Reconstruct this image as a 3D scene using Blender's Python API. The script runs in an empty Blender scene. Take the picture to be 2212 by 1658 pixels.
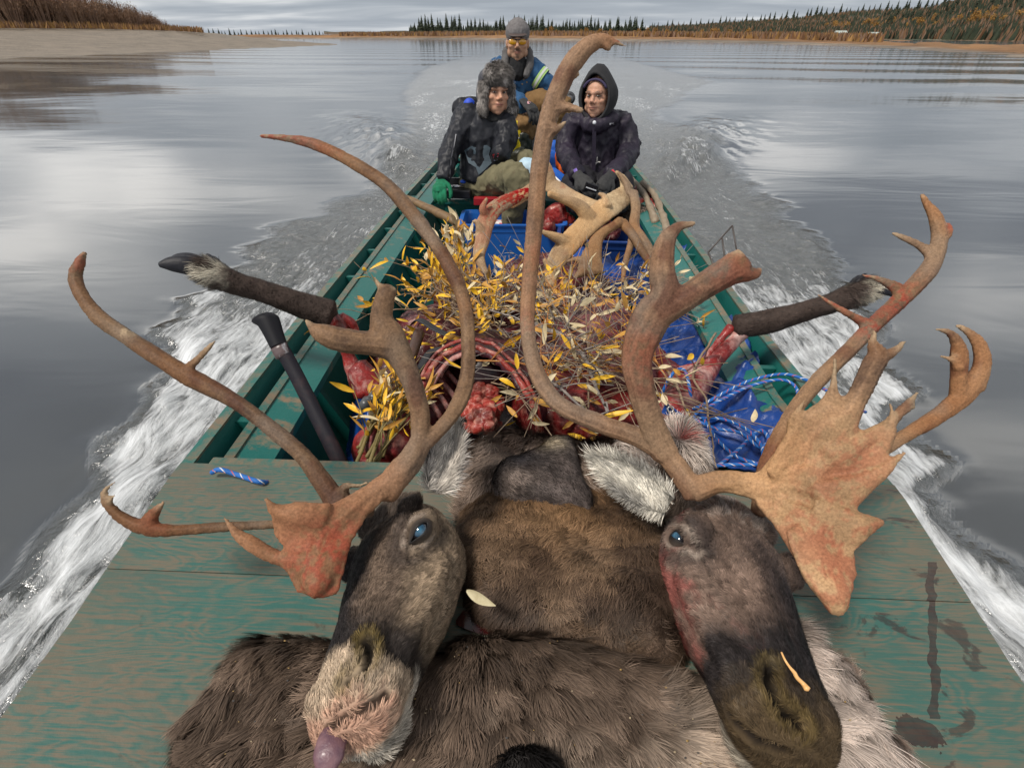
import bpy, math, random
import numpy as np
from mathutils import Vector, Matrix
SC = bpy.context.scene
COL = SC.collection
rad = math.radians
# ------------------------------------------------------------------ camera
F = 1106.0; CX = 1106.0; CY = 829.0            # focal length and centre in 2212x1658 picture units
PITCH = math.atan(752 / F); YAW = math.atan(59 * math.cos(PITCH) / F)
CAM = np.array([0.0, 0.0, 1.35])
cd = bpy.data.cameras.new('camera'); cam = bpy.data.objects.new('camera', cd); COL.objects.link(cam)
cd.sensor_width = 36; cd.lens = 18; cd.clip_start = 0.02; cd.clip_end = 6000
cam.location = CAM; cam.rotation_euler = (math.pi / 2 - PITCH, 0, YAW)
SC.camera = cam
_c, _s = math.cos(PITCH), math.sin(PITCH)
FW = np.array([-math.sin(YAW) * _c, math.cos(YAW) * _c, -_s]); RT = np.array([math.cos(YAW), math.sin(YAW), 0]); UP = np.cross(RT, FW)
def U(x, y, d): return CAM + FW * d + RT * ((x - CX) / F * d) - UP * ((y - CY) / F * d)
def G(x, y, z):
    r = U(x, y, 1.0) - CAM
    return CAM + r * ((z - CAM[2]) / r[2])
def YP(x, y, Y):
    r = U(x, y, 1.0) - CAM
    return CAM + r * ((Y - CAM[1]) / r[1])
# ------------------------------------------------------------------ node helper
class NT:
    def __init__(s, tree): s.t = tree; s.t.nodes.clear()
    def n(s, typ, **kw):
        nd = s.t.nodes.new('ShaderNode' + typ)
        for k, v in kw.items():
            if k.startswith('_'): setattr(nd, k[1:], v); continue
            key = int(k[1:]) if k[0] == 'i' and k[1:].isdigit() else k.replace('__', ' ')
            s.set(nd.inputs[key], v)
        return nd
    def set(s, inp, v):
        if isinstance(v, bpy.types.NodeSocket): s.t.links.new(v, inp)
        elif isinstance(v, bpy.types.Node): s.t.links.new(v.outputs[0], inp)
        else:
            if isinstance(v, (tuple, list)) and len(v) == 3 and inp.type == 'RGBA': v = (*v, 1)
            inp.default_value = v
    def mix(s, f, a, b, blend='MIX'):
        m = s.t.nodes.new('ShaderNodeMix'); m.data_type = 'RGBA'; m.blend_type = blend
        s.set(m.inputs[0], f); s.set(m.inputs[6], a); s.set(m.inputs[7], b); return m.outputs[2]
    def ramp(s, f, stops):
        r = s.t.nodes.new('ShaderNodeValToRGB'); s.set(r.inputs[0], f)
        e = r.color_ramp.elements
        while len(e) > 1: e.remove(e[0])
        e[0].position = stops[0][0]; e[0].color = cc(stops[0][1])
        for p, c in stops[1:]:
            q = e.new(p); q.color = cc(c)
        return r.outputs[0]
    def math(s, op, a, b=0.0, c=None, clamp=False):
        m = s.t.nodes.new('ShaderNodeMath'); m.operation = op; m.use_clamp = clamp
        s.set(m.inputs[0], a); s.set(m.inputs[1], b)
        if c is not None: s.set(m.inputs[2], c)
        return m.outputs[0]
    def noise(s, vec, scale, detail=4, rough=.55, dist=0.0):
        return s.n('TexNoise', Vector=vec, Scale=scale, Detail=detail, Roughness=rough, Distortion=dist).outputs[0]
    def map(s, vec, sc=(1, 1, 1), loc=(0, 0, 0), rot=(0, 0, 0)):
        return s.n('Mapping', Vector=vec, Scale=sc, Location=loc, Rotation=rot).outputs[0]
def cc(c): return (c, c, c, 1) if isinstance(c, (int, float)) else (*c, 1) if len(c) == 3 else c
# ------------------------------------------------------------------ world, sun, exposure
SUN_EL, SUN_AZ = rad(58), rad(-128)             # azimuth from +Y clockwise
W = bpy.data.worlds.new('World'); SC.world = W; W.use_nodes = True
nt = NT(W.node_tree)
sky = nt.n('TexSky'); sky.sky_type = 'NISHITA'; sky.sun_disc = False; sky.sun_elevation = SUN_EL; sky.sun_rotation = SUN_AZ
gen = nt.n('TexCoord').outputs['Generated']
sep = nt.n('SeparateXYZ', Vector=gen)
zz = nt.math('MAXIMUM', sep.outputs[2], 0.0)
inv = nt.math('DIVIDE', 1.0, nt.math('ADD', zz, 0.10))
pl = nt.n('CombineXYZ', X=nt.math('MULTIPLY', sep.outputs[0], inv), Y=nt.math('MULTIPLY', sep.outputs[1], inv), Z=0.0)
n1 = nt.noise(nt.map(pl, (0.55, 1.0, 1), (4.6, 1.3, 0)), 1.05, 4, .5, .35)
n2 = nt.noise(nt.map(pl, (.6, 1.3, 1), (7, 2, 0)), 0.33, 3, .5, .2)
bright = nt.math('ADD', nt.math('MULTIPLY', n1, .62), nt.math('MULTIPLY', n2, .38))
cloud = nt.ramp(bright, [(.38, (2.3, 2.5, 2.9)), (.46, (3.9, 4.15, 4.5)), (.53, (7.1, 7.2, 7.3)), (.60, (13.0, 12.7, 12.2))])
elev = nt.ramp(zz, [(0.0, 1.0), (.08, 1.0), (.20, 1.5), (.42, 1.7), (.66, .90), (.85, .50), (1.0, .40)])
low = nt.ramp(zz, [(0.0, .72), (.07, .55), (.20, 0.0)])
cloud = nt.mix(low, cloud, (4.3, 4.85, 5.6))
skyc = nt.mix(1.0, nt.mix(.92, sky, cloud), elev, 'MULTIPLY')
bg = nt.n('Background', Color=skyc, Strength=0.098)
o = nt.n('OutputWorld', Surface=bg)
sl = bpy.data.lights.new('sun', 'SUN'); sl.energy = 3.9; sl.angle = rad(12); sl.color = (1, .94, .86)
so = bpy.data.objects.new('sun', sl); COL.objects.link(so)
dv = Vector((math.sin(SUN_AZ) * math.cos(SUN_EL), math.cos(SUN_AZ) * math.cos(SUN_EL), math.sin(SUN_EL)))
so.rotation_euler = dv.to_track_quat('Z', 'Y').to_euler(); so.location = (0, -5, 8)
SC.view_settings.view_transform = 'Standard'; SC.view_settings.look = 'None'; SC.view_settings.exposure = 0.0; SC.view_settings.gamma = 1
SC.cycles.use_denoising = True
SC.cycles.max_bounces = 6; SC.cycles.transparent_max_bounces = 6; SC.cycles.use_fast_gi = False
# ------------------------------------------------------------------ numpy tools
def hsh(ix, iy, iz, seed):
    h = (ix.astype(np.int64) * 374761393 + iy.astype(np.int64) * 668265263 + iz.astype(np.int64) * 2147483647 + seed * 974711) & 0xffffffff
    h = ((h ^ (h >> 13)) * 1274126177) & 0xffffffff
    h = ((h ^ (h >> 16)) * 2246822519) & 0xffffffff
    return ((h ^ (h >> 15)) & 0xffffff) / float(0xffffff)
def vn(p, seed=0):
    p = np.asarray(p, float); i = np.floor(p).astype(np.int64); f = p - i; f = f * f * (3 - 2 * f); r = 0
    for a in (0, 1):
        wx = f[:, 0] if a else 1 - f[:, 0]
        for b in (0, 1):
            wy = f[:, 1] if b else 1 - f[:, 1]
            for c in (0, 1):
                wz = f[:, 2] if c else 1 - f[:, 2]
                r = r + wx * wy * wz * hsh(i[:, 0] + a, i[:, 1] + b, i[:, 2] + c, seed)
    return r * 2 - 1
_ROT = np.array(Matrix.Rotation(.83, 3, Vector((.4, .7, .59)))) @ np.array(Matrix.Rotation(.61, 3, Vector((.8, -.3, .52))))
def fbm(p, sc=1.0, oct=4, seed=0, gain=.5):
    p = np.asarray(p, float) * sc; r = 0; a = 1
    p = p @ _ROT
    for k in range(oct): r = r + a * vn(p, seed + k * 17); p = (p * 2.03 + 5.3) @ _ROT; a *= gain
    return r
def sst(a, b, x):
    t = np.clip((x - a) / (b - a), 0, 1); return t * t * (3 - 2 * t)
def catmull(pts, n=8):
    P = np.array(pts, float)
    if len(P) < 3:
        t = np.linspace(0, 1, n + 1)[:, None]; return P[0] * (1 - t) + P[-1] * t
    Q = np.vstack([2 * P[0] - P[1], P, 2 * P[-1] - P[-2]]); out = []
    for i in range(1, len(Q) - 2):
        for k in range(n):
            t = k / n; a, b, c, d = Q[i - 1:i + 3]
            out.append(.5 * ((2 * b) + (c - a) * t + (2 * a - 5 * b + 4 * c - d) * t * t + (3 * b - a - 3 * c + d) * t ** 3))
    out.append(P[-1]); return np.array(out)
# ------------------------------------------------------------------ object helpers
def tag(o, label=None, cat=None, group=None, kind=None):
    if label: o['label'] = label
    if cat: o['category'] = cat
    if group: o['group'] = group
    if kind: o['kind'] = kind
    return o
def thing(name, label, cat, loc=(0, 0, 0), group=None):
    o = bpy.data.objects.new(name, None); COL.objects.link(o); o.location = [float(v) for v in loc]; o.empty_display_size = .1
    return tag(o, label, cat, group)
def wloc(o):
    v = np.zeros(3)
    while o is not None: v = v + np.array(o.location); o = o.parent
    return v
def mk(name, V, Fc, mats, parent=None, smooth=True, col=None, mi=None, origin=None):
    """a mesh given in world coordinates -> one object, its origin at its base"""
    V = np.asarray(V, float)
    if parent is not None: og = wloc(parent); pl_ = np.array((V.mean(0)[0], V.mean(0)[1], V[:, 2].min())) - og; org = og + pl_
    else: org = np.array((V.mean(0)[0], V.mean(0)[1], V[:, 2].min())) if origin is None else np.array(origin, float)
    me = bpy.data.meshes.new(name)
    L = V - org
    if isinstance(Fc, np.ndarray):
        k = Fc.shape[1]; m = len(Fc)
        me.vertices.add(len(L)); me.vertices.foreach_set('co', L.astype(np.float32).ravel())
        me.loops.add(m * k); me.loops.foreach_set('vertex_index', Fc.astype(np.int32).ravel())
        me.polygons.add(m); me.polygons.foreach_set('loop_start', (np.arange(m) * k).astype(np.int32)); me.update(calc_edges=True)
    else: me.from_pydata(L.tolist(), [], [tuple(int(i) for i in f) for f in Fc]); me.update()
    if col is not None:
        a = me.color_attributes.new('Col', 'FLOAT_COLOR', 'POINT')
        c = np.ones((len(V), 4), np.float32); c[:, :3] = col; a.data.foreach_set('color', c.ravel())
    if smooth: me.polygons.foreach_set('use_smooth', np.ones(len(me.polygons), bool))
    for m in (mats if isinstance(mats, (list, tuple)) else [mats]): me.materials.append(m)
    if mi is not None: me.polygons.foreach_set('material_index', np.asarray(mi, np.int32))
    o = bpy.data.objects.new(name, me); COL.objects.link(o)
    if parent is not None: o.parent = parent; o.location = [float(v) for v in pl_]
    else: o.location = [float(v) for v in org]
    return o
class MB:
    def __init__(s): s.v = []; s.f = []; s.m = []; s.nv = 0
    def add(s, V, Fc, m=0):
        s.v.append(np.asarray(V, float)); s.f += [tuple(int(i) + s.nv for i in f) for f in Fc]; s.m += [m] * len(Fc); s.nv += len(V); return s
    def box(s, c, size, R=None, m=0, taper=1.0):
        h = np.array(size) / 2; V = np.array([[x, y, z] for x in (-1, 1) for y in (-1, 1) for z in (-1, 1)], float)
        V[V[:, 2] > 0, :2] *= taper; V = V * h
        if R is not None: V = V @ np.array(R).T
        return s.add(V + np.array(c), [(0, 1, 3, 2), (4, 6, 7, 5), (0, 4, 5, 1), (2, 3, 7, 6), (0, 2, 6, 4), (1, 5, 7, 3)], m)
    def hexa(s, lo, hi, m=0):      # lo, hi: 4 points each
        V = np.vstack([lo, hi]); return s.add(V, [(3, 2, 1, 0), (4, 5, 6, 7), (0, 1, 5, 4), (1, 2, 6, 5), (2, 3, 7, 6), (3, 0, 4, 7)], m)
    def tube(s, pts, r, n=10, m=0, flat=None, cap=True, jit=0.0, seed=0):
        V, Fc = tubemesh(pts, r, n, flat, cap, jit, seed); return s.add(V, Fc, m)
    def ell(s, c, r, R=None, n=14, m=0):
        V, Fc = sphere(n); V = V * np.array(r)
        if R is not None: V = V @ np.array(R).T
        return s.add(V + np.array(c), Fc, m)
    def slab(s, poly, up, th, m=0, cen=None):   # polygon (list of 3D pts) thickened both ways along 'up'
        P = np.array(poly, float); n = len(P); u = np.array(up, float); u = u / np.linalg.norm(u)
        V = np.vstack([P + u * th / 2, P - u * th / 2]); c = P.mean(0) if cen is None else np.array(cen)
        V = np.vstack([V, c + u * th / 2, c - u * th / 2]); Fc = []
        for i in range(n):
            j = (i + 1) % n; Fc += [(i, j, 2 * n), (n + j, n + i, 2 * n + 1), (i, n + i, n + j, j)]
        return s.add(V, Fc, m)
    def arr(s): return np.vstack(s.v)
    def build(s, name, mats, parent=None, smooth=False, col=None, bevel=0):
        o = mk(name, s.arr(), s.f, mats, parent, smooth, col, s.m)
        if bevel: b = o.modifiers.new('b', 'BEVEL'); b.width = bevel; b.segments = 2; b.limit_method = 'ANGLE'
        return o
def frames(P):
    T = np.gradient(P, axis=0); T /= np.linalg.norm(T, axis=1)[:, None] + 1e-12
    a = np.array([0, 0, 1.0]) if abs(T[0][2]) < .9 else np.array([0, 1.0, 0]); N = []
    u = np.cross(T[0], a); u /= np.linalg.norm(u)
    for t in T:
        u = u - t * np.dot(u, t); u /= np.linalg.norm(u) + 1e-12; N.append(u.copy())
    N = np.array(N); return T, N, np.cross(T, N)
def tubemesh(pts, r, n=10, flat=None, cap=True, jit=0.0, seed=0):
    P = np.array(pts, float); r = np.broadcast_to(np.array(r, float), (len(P),)).copy()
    T, N, B = frames(P)
    if flat is not None:        # flat = (direction, factor): thin the section along direction
        dr = np.array(flat[0], float); fk = np.broadcast_to(flat[1], (len(P),))
        B = dr - T * (T @ dr)[:, None]; B /= np.linalg.norm(B, axis=1)[:, None]; N = np.cross(B, T)
    else: fk = np.ones(len(P))
    a = np.arange(n) / n * 2 * math.pi
    V = P[:, None] + r[:, None, None] * (np.cos(a)[None, :, None] * N[:, None] + np.sin(a)[None, :, None] * B[:, None] * fk[:, None, None])
    V = V.reshape(-1, 3)
    if jit: V += (fbm(V, 1 / jit, 2, seed) * jit * .12)[:, None] * (V - np.repeat(P, n, 0)) / np.repeat(r, n)[:, None]
    Fc = [(i * n + k, i * n + (k + 1) % n, (i + 1) * n + (k + 1) % n, (i + 1) * n + k) for i in range(len(P) - 1) for k in range(n)]
    if cap:
        b = len(V); V = np.vstack([V, P[0] - T[0] * r[0] * .5, P[-1] + T[-1] * r[-1] * .5]); e = (len(P) - 1) * n
        Fc += [((k + 1) % n, k, b) for k in range(n)] + [(e + k, e + (k + 1) % n, b + 1) for k in range(n)]
    return V, Fc
_sph = {}
def sphere(n=14):
    if n not in _sph:
        m = n * 2; V = [(0, 0, 1)]
        for i in range(1, n):
            for k in range(m):
                a, b = math.pi * i / n, 2 * math.pi * k / m; V.append((math.sin(a) * math.cos(b), math.sin(a) * math.sin(b), math.cos(a)))
        V.append((0, 0, -1)); Fc = [(0, 1 + k, 1 + (k + 1) % m) for k in range(m)]
        for i in range(n - 2):
            for k in range(m): Fc.append((1 + i * m + k, 1 + (i + 1) * m + k, 1 + (i + 1) * m + (k + 1) % m, 1 + i * m + (k + 1) % m))
        e = 1 + (n - 2) * m; Fc += [(e + (k + 1) % m, e + k, len(V) - 1) for k in range(m)]
        _sph[n] = (np.array(V, float), Fc)
    return _sph[n]
def fuse(mb, voxel, smooth=6, fac=.5):
    """voxel-union of overlapping primitives -> (V, F quads)"""
    me = bpy.data.meshes.new('t'); me.from_pydata(mb.arr().tolist(), [], mb.f); me.update()
    ob = bpy.data.objects.new('t', me); COL.objects.link(ob)
    m = ob.modifiers.new('r', 'REMESH'); m.mode = 'VOXEL'; m.voxel_size = voxel
    if smooth: s = ob.modifiers.new('s', 'SMOOTH'); s.iterations = smooth; s.factor = fac
    dg = bpy.context.evaluated_depsgraph_get(); ev = ob.evaluated_get(dg); me2 = ev.to_mesh()
    V = np.empty(len(me2.vertices) * 3, np.float32); me2.vertices.foreach_get('co', V); V = V.reshape(-1, 3).astype(float)
    L = np.empty(len(me2.loops), np.int32); me2.loops.foreach_get('vertex_index', L)
    T = np.empty(len(me2.polygons), np.int32); me2.polygons.foreach_get('loop_total', T)
    if (T == 4).all(): Fc = L.reshape(-1, 4)
    else:
        S = np.concatenate([[0], np.cumsum(T)[:-1]]); Fc = [tuple(L[a:a + b]) for a, b in zip(S, T)]
    ev.to_mesh_clear(); bpy.data.objects.remove(ob); bpy.data.meshes.remove(me)
    return V, Fc
def vnormals(V, Fc):
    Fa = Fc if isinstance(Fc, np.ndarray) else np.array([f[:3] for f in Fc])
    if Fa.shape[1] == 4: n = np.cross(V[Fa[:, 2]] - V[Fa[:, 0]], V[Fa[:, 3]] - V[Fa[:, 1]])
    else: n = np.cross(V[Fa[:, 1]] - V[Fa[:, 0]], V[Fa[:, 2]] - V[Fa[:, 0]])
    N = np.zeros_like(V)
    for k in range(Fa.shape[1]): np.add.at(N, Fa[:, k], n)
    return N / (np.linalg.norm(N, axis=1)[:, None] + 1e-12)
# ------------------------------------------------------------------ materials
def mat(name, col=None, col2=None, ns=8, lo=.35, hi=.65, rough=.6, bump=0.0, bs=40, stretch=(1, 1, 1), metal=0, spec=.5, coat=0, sub=0, alpha=None, extra=None, sheen=0, det=5, third=None):
    m = bpy.data.materials.new(name); m.use_nodes = True; t = NT(m.node_tree)
    v = t.map(t.n('TexCoord').outputs['Object'], stretch)
    if col is None or col == 'attr': base = t.n('Attribute', _attribute_name='Col').outputs[0]
    else: base = t.n('RGB').outputs[0]; base.default_value = cc(col)
    if col2 is not None:
        f = t.ramp(t.noise(v, ns, det, .6, .3), [(lo, 0.0), (hi, 1.0)])
        if col2 == 'var': base = t.mix(1.0, base, t.ramp(t.noise(v, ns, det, .6, .3), [(lo, .62), (hi, 1.35)]), 'MULTIPLY')
        else: base = t.mix(f, base, col2)
    if third is not None:       # (colour, scale, lo, hi)
        base = t.mix(t.ramp(t.noise(t.map(v, (1, 1, 1), (3, 7, 1)), third[1], 6, .62, .4), [(third[2], 0.0), (third[3], 1.0)]), base, third[0])
    p = t.n('BsdfPrincipled', Roughness=rough, Metallic=metal)
    p.inputs['Specular IOR Level'].default_value = spec; p.inputs['Coat Weight'].default_value = coat; p.inputs['Coat Roughness'].default_value = .12
    if sub: p.inputs['Subsurface Weight'].default_value = sub; p.inputs['Subsurface Scale'].default_value = .01; p.inputs['Subsurface Radius'].default_value = (1, .3, .15)
    if sheen: p.inputs['Sheen Weight'].default_value = sheen
    if extra: base = extra(t, v, base, p)
    t.set(p.inputs['Base Color'], base)
    if bump:
        b = t.n('Bump', Strength=1.0, Distance=bump, Height=t.noise(v, bs, 6, .6)); t.set(p.inputs['Normal'], b)
    t.n('OutputMaterial', Surface=p); return m
# ================================================================== SETTING
def loft(rows, n, zj=None):
    """rows: list of lists of (px, py, depth); rows resampled to n points by px -> grid"""
    G_ = []
    xs = np.linspace(rows[0][0][0], rows[0][-1][0], n)
    for r in rows:
        r = np.array(r, float)
        G_.append([U(x, np.interp(x, r[:, 0], r[:, 1]), np.interp(x, r[:, 0], r[:, 2])) for x in xs])
    return np.array(G_)
def gridmesh(A):
    a, b = A.shape[:2]; i = np.arange((a - 1) * (b - 1)); r, c = i // (b - 1), i % (b - 1)
    return A.reshape(-1, 3), np.stack([r * b + c, r * b + c + 1, (r + 1) * b + c + 1, (r + 1) * b + c], 1)
def subdiv_rows(A, k):
    out = []
    for i in range(len(A) - 1):
        for j in range(k): out.append(A[i] * (1 - j / k) + A[i + 1] * (j / k))
    out.append(A[-1]); return np.array(out)
wd = lambda y: 1805 / (y - 77.0)
# ---- river
def edgeline(px): P = np.array([G(x, y, 0) for x, y in px]); o_ = np.argsort(P[:, 1]); return P[o_, 1], P[o_, 0]
EL = edgeline([(-300, 1560), (0, 1225), (120, 1110), (210, 985), (300, 840), (380, 740), (430, 650), (510, 590), (600, 495), (690, 455), (790, 420), (815, 350), (870, 290), (860, 200), (905, 150)])
ER = edgeline([(2500, 1560), (2212, 1230), (2060, 1075), (1985, 930), (1905, 820), (1850, 700), (1800, 570), (1720, 465), (1640, 405), (1560, 330), (1500, 285), (1420, 255), (1500, 196), (1545, 178)])
def hullw(Y): return np.interp(Y, [0, 2, 4.2, 5.2, 6], [.62, .66, .66, .6, .4])
def make_river():
    a = np.concatenate([np.arange(-1.2, 5.5, .03), 5.5 * np.exp(np.linspace(0, math.log(4000 / 5.5), 420))[1:]])
    u = np.concatenate([-np.exp(np.linspace(math.log(60), math.log(2.6), 60)), np.linspace(-2.5, 2.5, 420), np.exp(np.linspace(math.log(2.6), math.log(60), 60))])
    spread = np.maximum(1.0, (a + 1) * .48)
    X = u[None, :] * np.minimum(spread, 900)[:, None]; Y = np.repeat(a[:, None], len(u), 1)
    X = X.ravel(); Y = Y.ravel(); P = np.stack([X, Y, 0 * X], 1)
    el = np.interp(Y, *EL); er = np.interp(Y, *ER)
    jag = .75 * fbm(np.stack([X * .3, Y * 3.4, 0 * X], 1), 1, 4, 5) * .11
    el = el + jag * np.clip(Y, .4, 2); er = er + jag * np.clip(Y, .4, 2)
    dl = X - el; dr = er - X; ins = np.minimum(dl, dr)
    inside = sst(-.02, .14 + .25 * sst(2, 8, Y), ins) * sst(70, 14, Y)
    near = sst(4.6, 1.6, Y)
    ax = np.abs(X)
    chop = fbm(np.stack([X * 1.0, Y * .55, 0 * X], 1), 9, 3, 3)
    swell = fbm(np.stack([X * .6, Y * .9, 0 * X], 1), 1.6, 2, 9)
    z = inside * (chop * (.010 + .010 * near) + swell * .016)
    z += np.exp(-((ins - .14) / .14) ** 2) * .016 * sst(8, 3, Y) * (1 + chop * .6)
    # stern wake: rooster hollow and two breaking mounds
    for sx in (-1, 1):
        cx = sx * (0.95 + (Y - 5) * .42)
        z += .17 * np.exp(-((X - cx) / (.30 + .09 * (Y - 5))) ** 2) * sst(5.4, 6.8, Y) * sst(13, 8, Y) * (1 + .25 * chop)
        for k in range(4):   # diverging waves further out
            cx2 = sx * (2.2 + (Y - 4) * (.75 + .22 * k))
            z += .04 * np.exp(-((X - cx2) / (.5 + .03 * Y)) ** 2) * sst(5, 9, Y) * sst(40, 18, Y) * (.6 + .4 * fbm(P * [0.2, .25, 1], 1, 2, k))
    z -= .06 * np.exp(-(X / .8) ** 2) * sst(5.6, 6.2, Y) * sst(10, 7, Y)
    z += .020 * np.sin(Y * .9 + X * .13 + 2 * fbm(P, .05, 2, 4)) * sst(6, 15, Y) * sst(200, 60, Y) * (1 - inside)
    foam = near * .34 + (.17 + .14 * sst(7, 4, Y) + .24 * fbm(P * [1.6, .6, 1], 1, 4, 77)) * inside * sst(60, 12, Y) + .14 * sst(5.0, 7, Y)
    foam = foam + np.exp(-((ins - .10) / .13) ** 2) * .22 * sst(6, 2, Y)
    foam = foam - .10 * sst(2.0, 3.0, Y) * sst(9, 4, Y) * (1 - near)
    foam = foam * inside
    # near the hull a slicker dark band on the left, white wash further out
    for sx in (-1, 1):
        cx = sx * (0.95 + (Y - 5) * .42)
        foam += (.16 + .22 * fbm(P * [3, 1.2, 1], 1, 3, 12)) * np.exp(-((X - cx * 1.05) / (.22 + .05 * (Y - 5))) ** 2) * sst(5.4, 6.6, Y) * sst(12, 7.5, Y)
    foam = np.clip(foam, 0, 1)
    V = np.stack([X, Y, z], 1); nr, nc = len(a), len(u)
    _, Fc = gridmesh(V.reshape(nr, nc, 3))
    o = mk('river_water', V, Fc, None or M_WATER(), origin=(0, 0, 0), col=np.stack([foam, inside, inside * (.35 + .65 * sst(14, 4, Y))], 1))
    tag(o, 'grey river with the boat wake spreading behind', None, kind='structure')
def M_WATER():
    m = bpy.data.materials.new('water'); m.use_nodes = True; t = NT(m.node_tree)
    v = t.n('TexCoord').outputs['Object']
    at = t.n('SeparateXYZ', Vector=t.n('Attribute', _attribute_name='Col').outputs[0])
    foam, ins, chp = at.outputs[0], at.outputs[1], at.outputs[2]
    n_a = t.noise(t.map(v, (6.5, 2.2, 1)), 1.5, 7, .66, 1.6)
    n_b = t.noise(t.map(v, (26, 3.0, 1)), 1.8, 5, .65, .4)
    nn = t.math('ADD', t.math('MULTIPLY', n_a, .60), t.math('MULTIPLY', n_b, .40))
    k = t.math('ADD', t.math('SUBTRACT', t.math('MULTIPLY', nn, 2.3), 1.58), t.math('MULTIPLY', foam, 1.0))
    fm = t.ramp(k, [(.0, 0.0), (.14, .28), (.34, .62), (.60, 1.0)])
    # open water: long soft ripples seen through a slow shutter; inside the wake short chop
    h1 = t.noise(t.map(v, (.9, 3.2, 1)), .55, 3, .5, .6)
    h2 = t.noise(t.map(v, (.25, .5, 1)), 1.0, 2, .5)
    h3 = t.noise(t.map(v, (13, 8, 1)), 1.4, 5, .62, .8)
    h4 = t.noise(t.map(v, (26, 20, 1)), 1.4, 3, .6, .4)
    hh = t.math('ADD', t.math('MULTIPLY', h1, .0045), t.math('MULTIPLY', h2, .020))
    hc = t.math('MULTIPLY', t.math('ADD', t.math('MULTIPLY', h3, .050), t.math('MULTIPLY', h4, .016)), chp)
    b = t.n('Bump', Strength=1.0, Distance=1.0, Height=t.math('ADD', hh, hc))
    p = t.n('BsdfPrincipled', Roughness=t.math('ADD', .09, t.math('MULTIPLY', ins, .10)), Normal=b, IOR=2.2)
    t.set(p.inputs['Base Color'], t.mix(ins, (.028, .029, .026), (.060, .063, .058)))
    w = t.n('BsdfPrincipled', Roughness=.65, Normal=t.n('Bump', Strength=.6, Distance=.03, Height=nn)); t.set(w.inputs['Base Color'], (.66, .68, .70))
    mx = t.n('MixShader', Fac=fm); t.t.links.new(p.outputs[0], mx.inputs[1]); t.t.links.new(w.outputs[0], mx.inputs[2])
    t.n('OutputMaterial', Surface=mx); return m
make_river()
# ---- gravel bar on the left
M_GRAVEL = mat('gravel', (.19, .155, .118), (.115, .095, .072), .5, rough=.9, bump=.06, bs=5, third=((.27, .23, .185), 7, .5, .66))
M_BANK = mat('bank', 'attr', 'var', .35, rough=.95, bump=.3, bs=1.2)
rows = [[(-900, 164, wd(158)), (-300, 139, wd(139)), (0, 129, wd(129)), (200, 121, wd(121)), (400, 112, wd(112)), (600, 103, wd(103)), (728, 98, wd(98))],
        [(-900, 150, 25), (-300, 122, 38), (0, 112, 43), (200, 107, 50), (400, 102, 60), (600, 99, 76), (728, 97, 90)],
        [(-900, 100, 40), (-300, 86, 50), (0, 80, 54), (200, 80, 62), (400, 82, 72), (600, 91, 85), (728, 96.5, 92)],
        [(-900, 58, 55), (-300, 57, 60), (0, 60, 66), (200, 61, 73), (380, 66, 80), (500, 76, 92), (600, 87, 95), (728, 96, 93)],
        [(-900, 57, 90), (-300, 58, 95), (0, 60, 100), (200, 62, 100), (380, 67, 100), (500, 77, 100), (600, 88, 99), (728, 97, 94)]]
A = subdiv_rows(loft(rows, 160), 5); A[..., 2] += (fbm(A.reshape(-1, 3), .25, 4, 2) * .10).reshape(A.shape[:2]) * np.linspace(0, 1.3, A.shape[0])[:, None]
A[0, :, 2] = -.15
V, Fc = gridmesh(A); tag(mk('gravel_bar', V, Fc, M_GRAVEL), 'pebbly grey brown gravel bar on the left shore', kind='structure')
# ---- far shore and hill
ORG = np.array((.19, .095, .033)); SAND = np.array((.16, .13, .10)); BRN = np.array((.10, .065, .042)); GRN = np.array((.028, .038, .024))
rows = [[(-200, 84.0, 240), (720, 84.2, 240), (1100, 87, 175), (1400, 90, 135), (1700, 97, 90), (2000, 111, 53), (2212, 129, 35), (3200, 180, 17)],
        [(-200, 81.5, 250), (720, 81.5, 250), (1100, 82.5, 190), (1400, 85, 150), (1700, 90, 105), (2000, 102, 62), (2212, 118, 42), (3200, 160, 21)],
        [(-200, 80.0, 262), (720, 79.0, 262), (1100, 78, 205), (1400, 81, 170), (1700, 86, 125), (2000, 97, 75), (2212, 108, 52), (3200, 140, 27)],
        [(-200, 78.0, 290), (720, 75.0, 290), (1100, 72.5, 240), (1400, 76, 220), (1700, 82, 200), (2000, 90, 160), (2212, 95, 120), (3200, 120, 60)]]
A = subdiv_rows(loft(rows, 240), 4); R_ = np.linspace(0, 3, A.shape[0])[:, None] + 0 * A[..., 0]
nz = fbm(A.reshape(-1, 3), .08, 4, 7).reshape(A.shape[:2]); A[..., 2] += nz * .25 * np.clip(R_ - .6, 0, 1)
A[0, :, 2] = -.2
t_ = np.clip((R_ - .85 + nz * .3) * 2.5, 0, 1)[..., None]
c = SAND * (1 - t_) + ORG * t_; c = c * (1 + .35 * nz[..., None])
V, Fc = gridmesh(A); tag(mk('far_riverbank', V, Fc, M_BANK, col=c.reshape(-1, 3)), 'low far bank of sand and orange grass', kind='structure')
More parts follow.
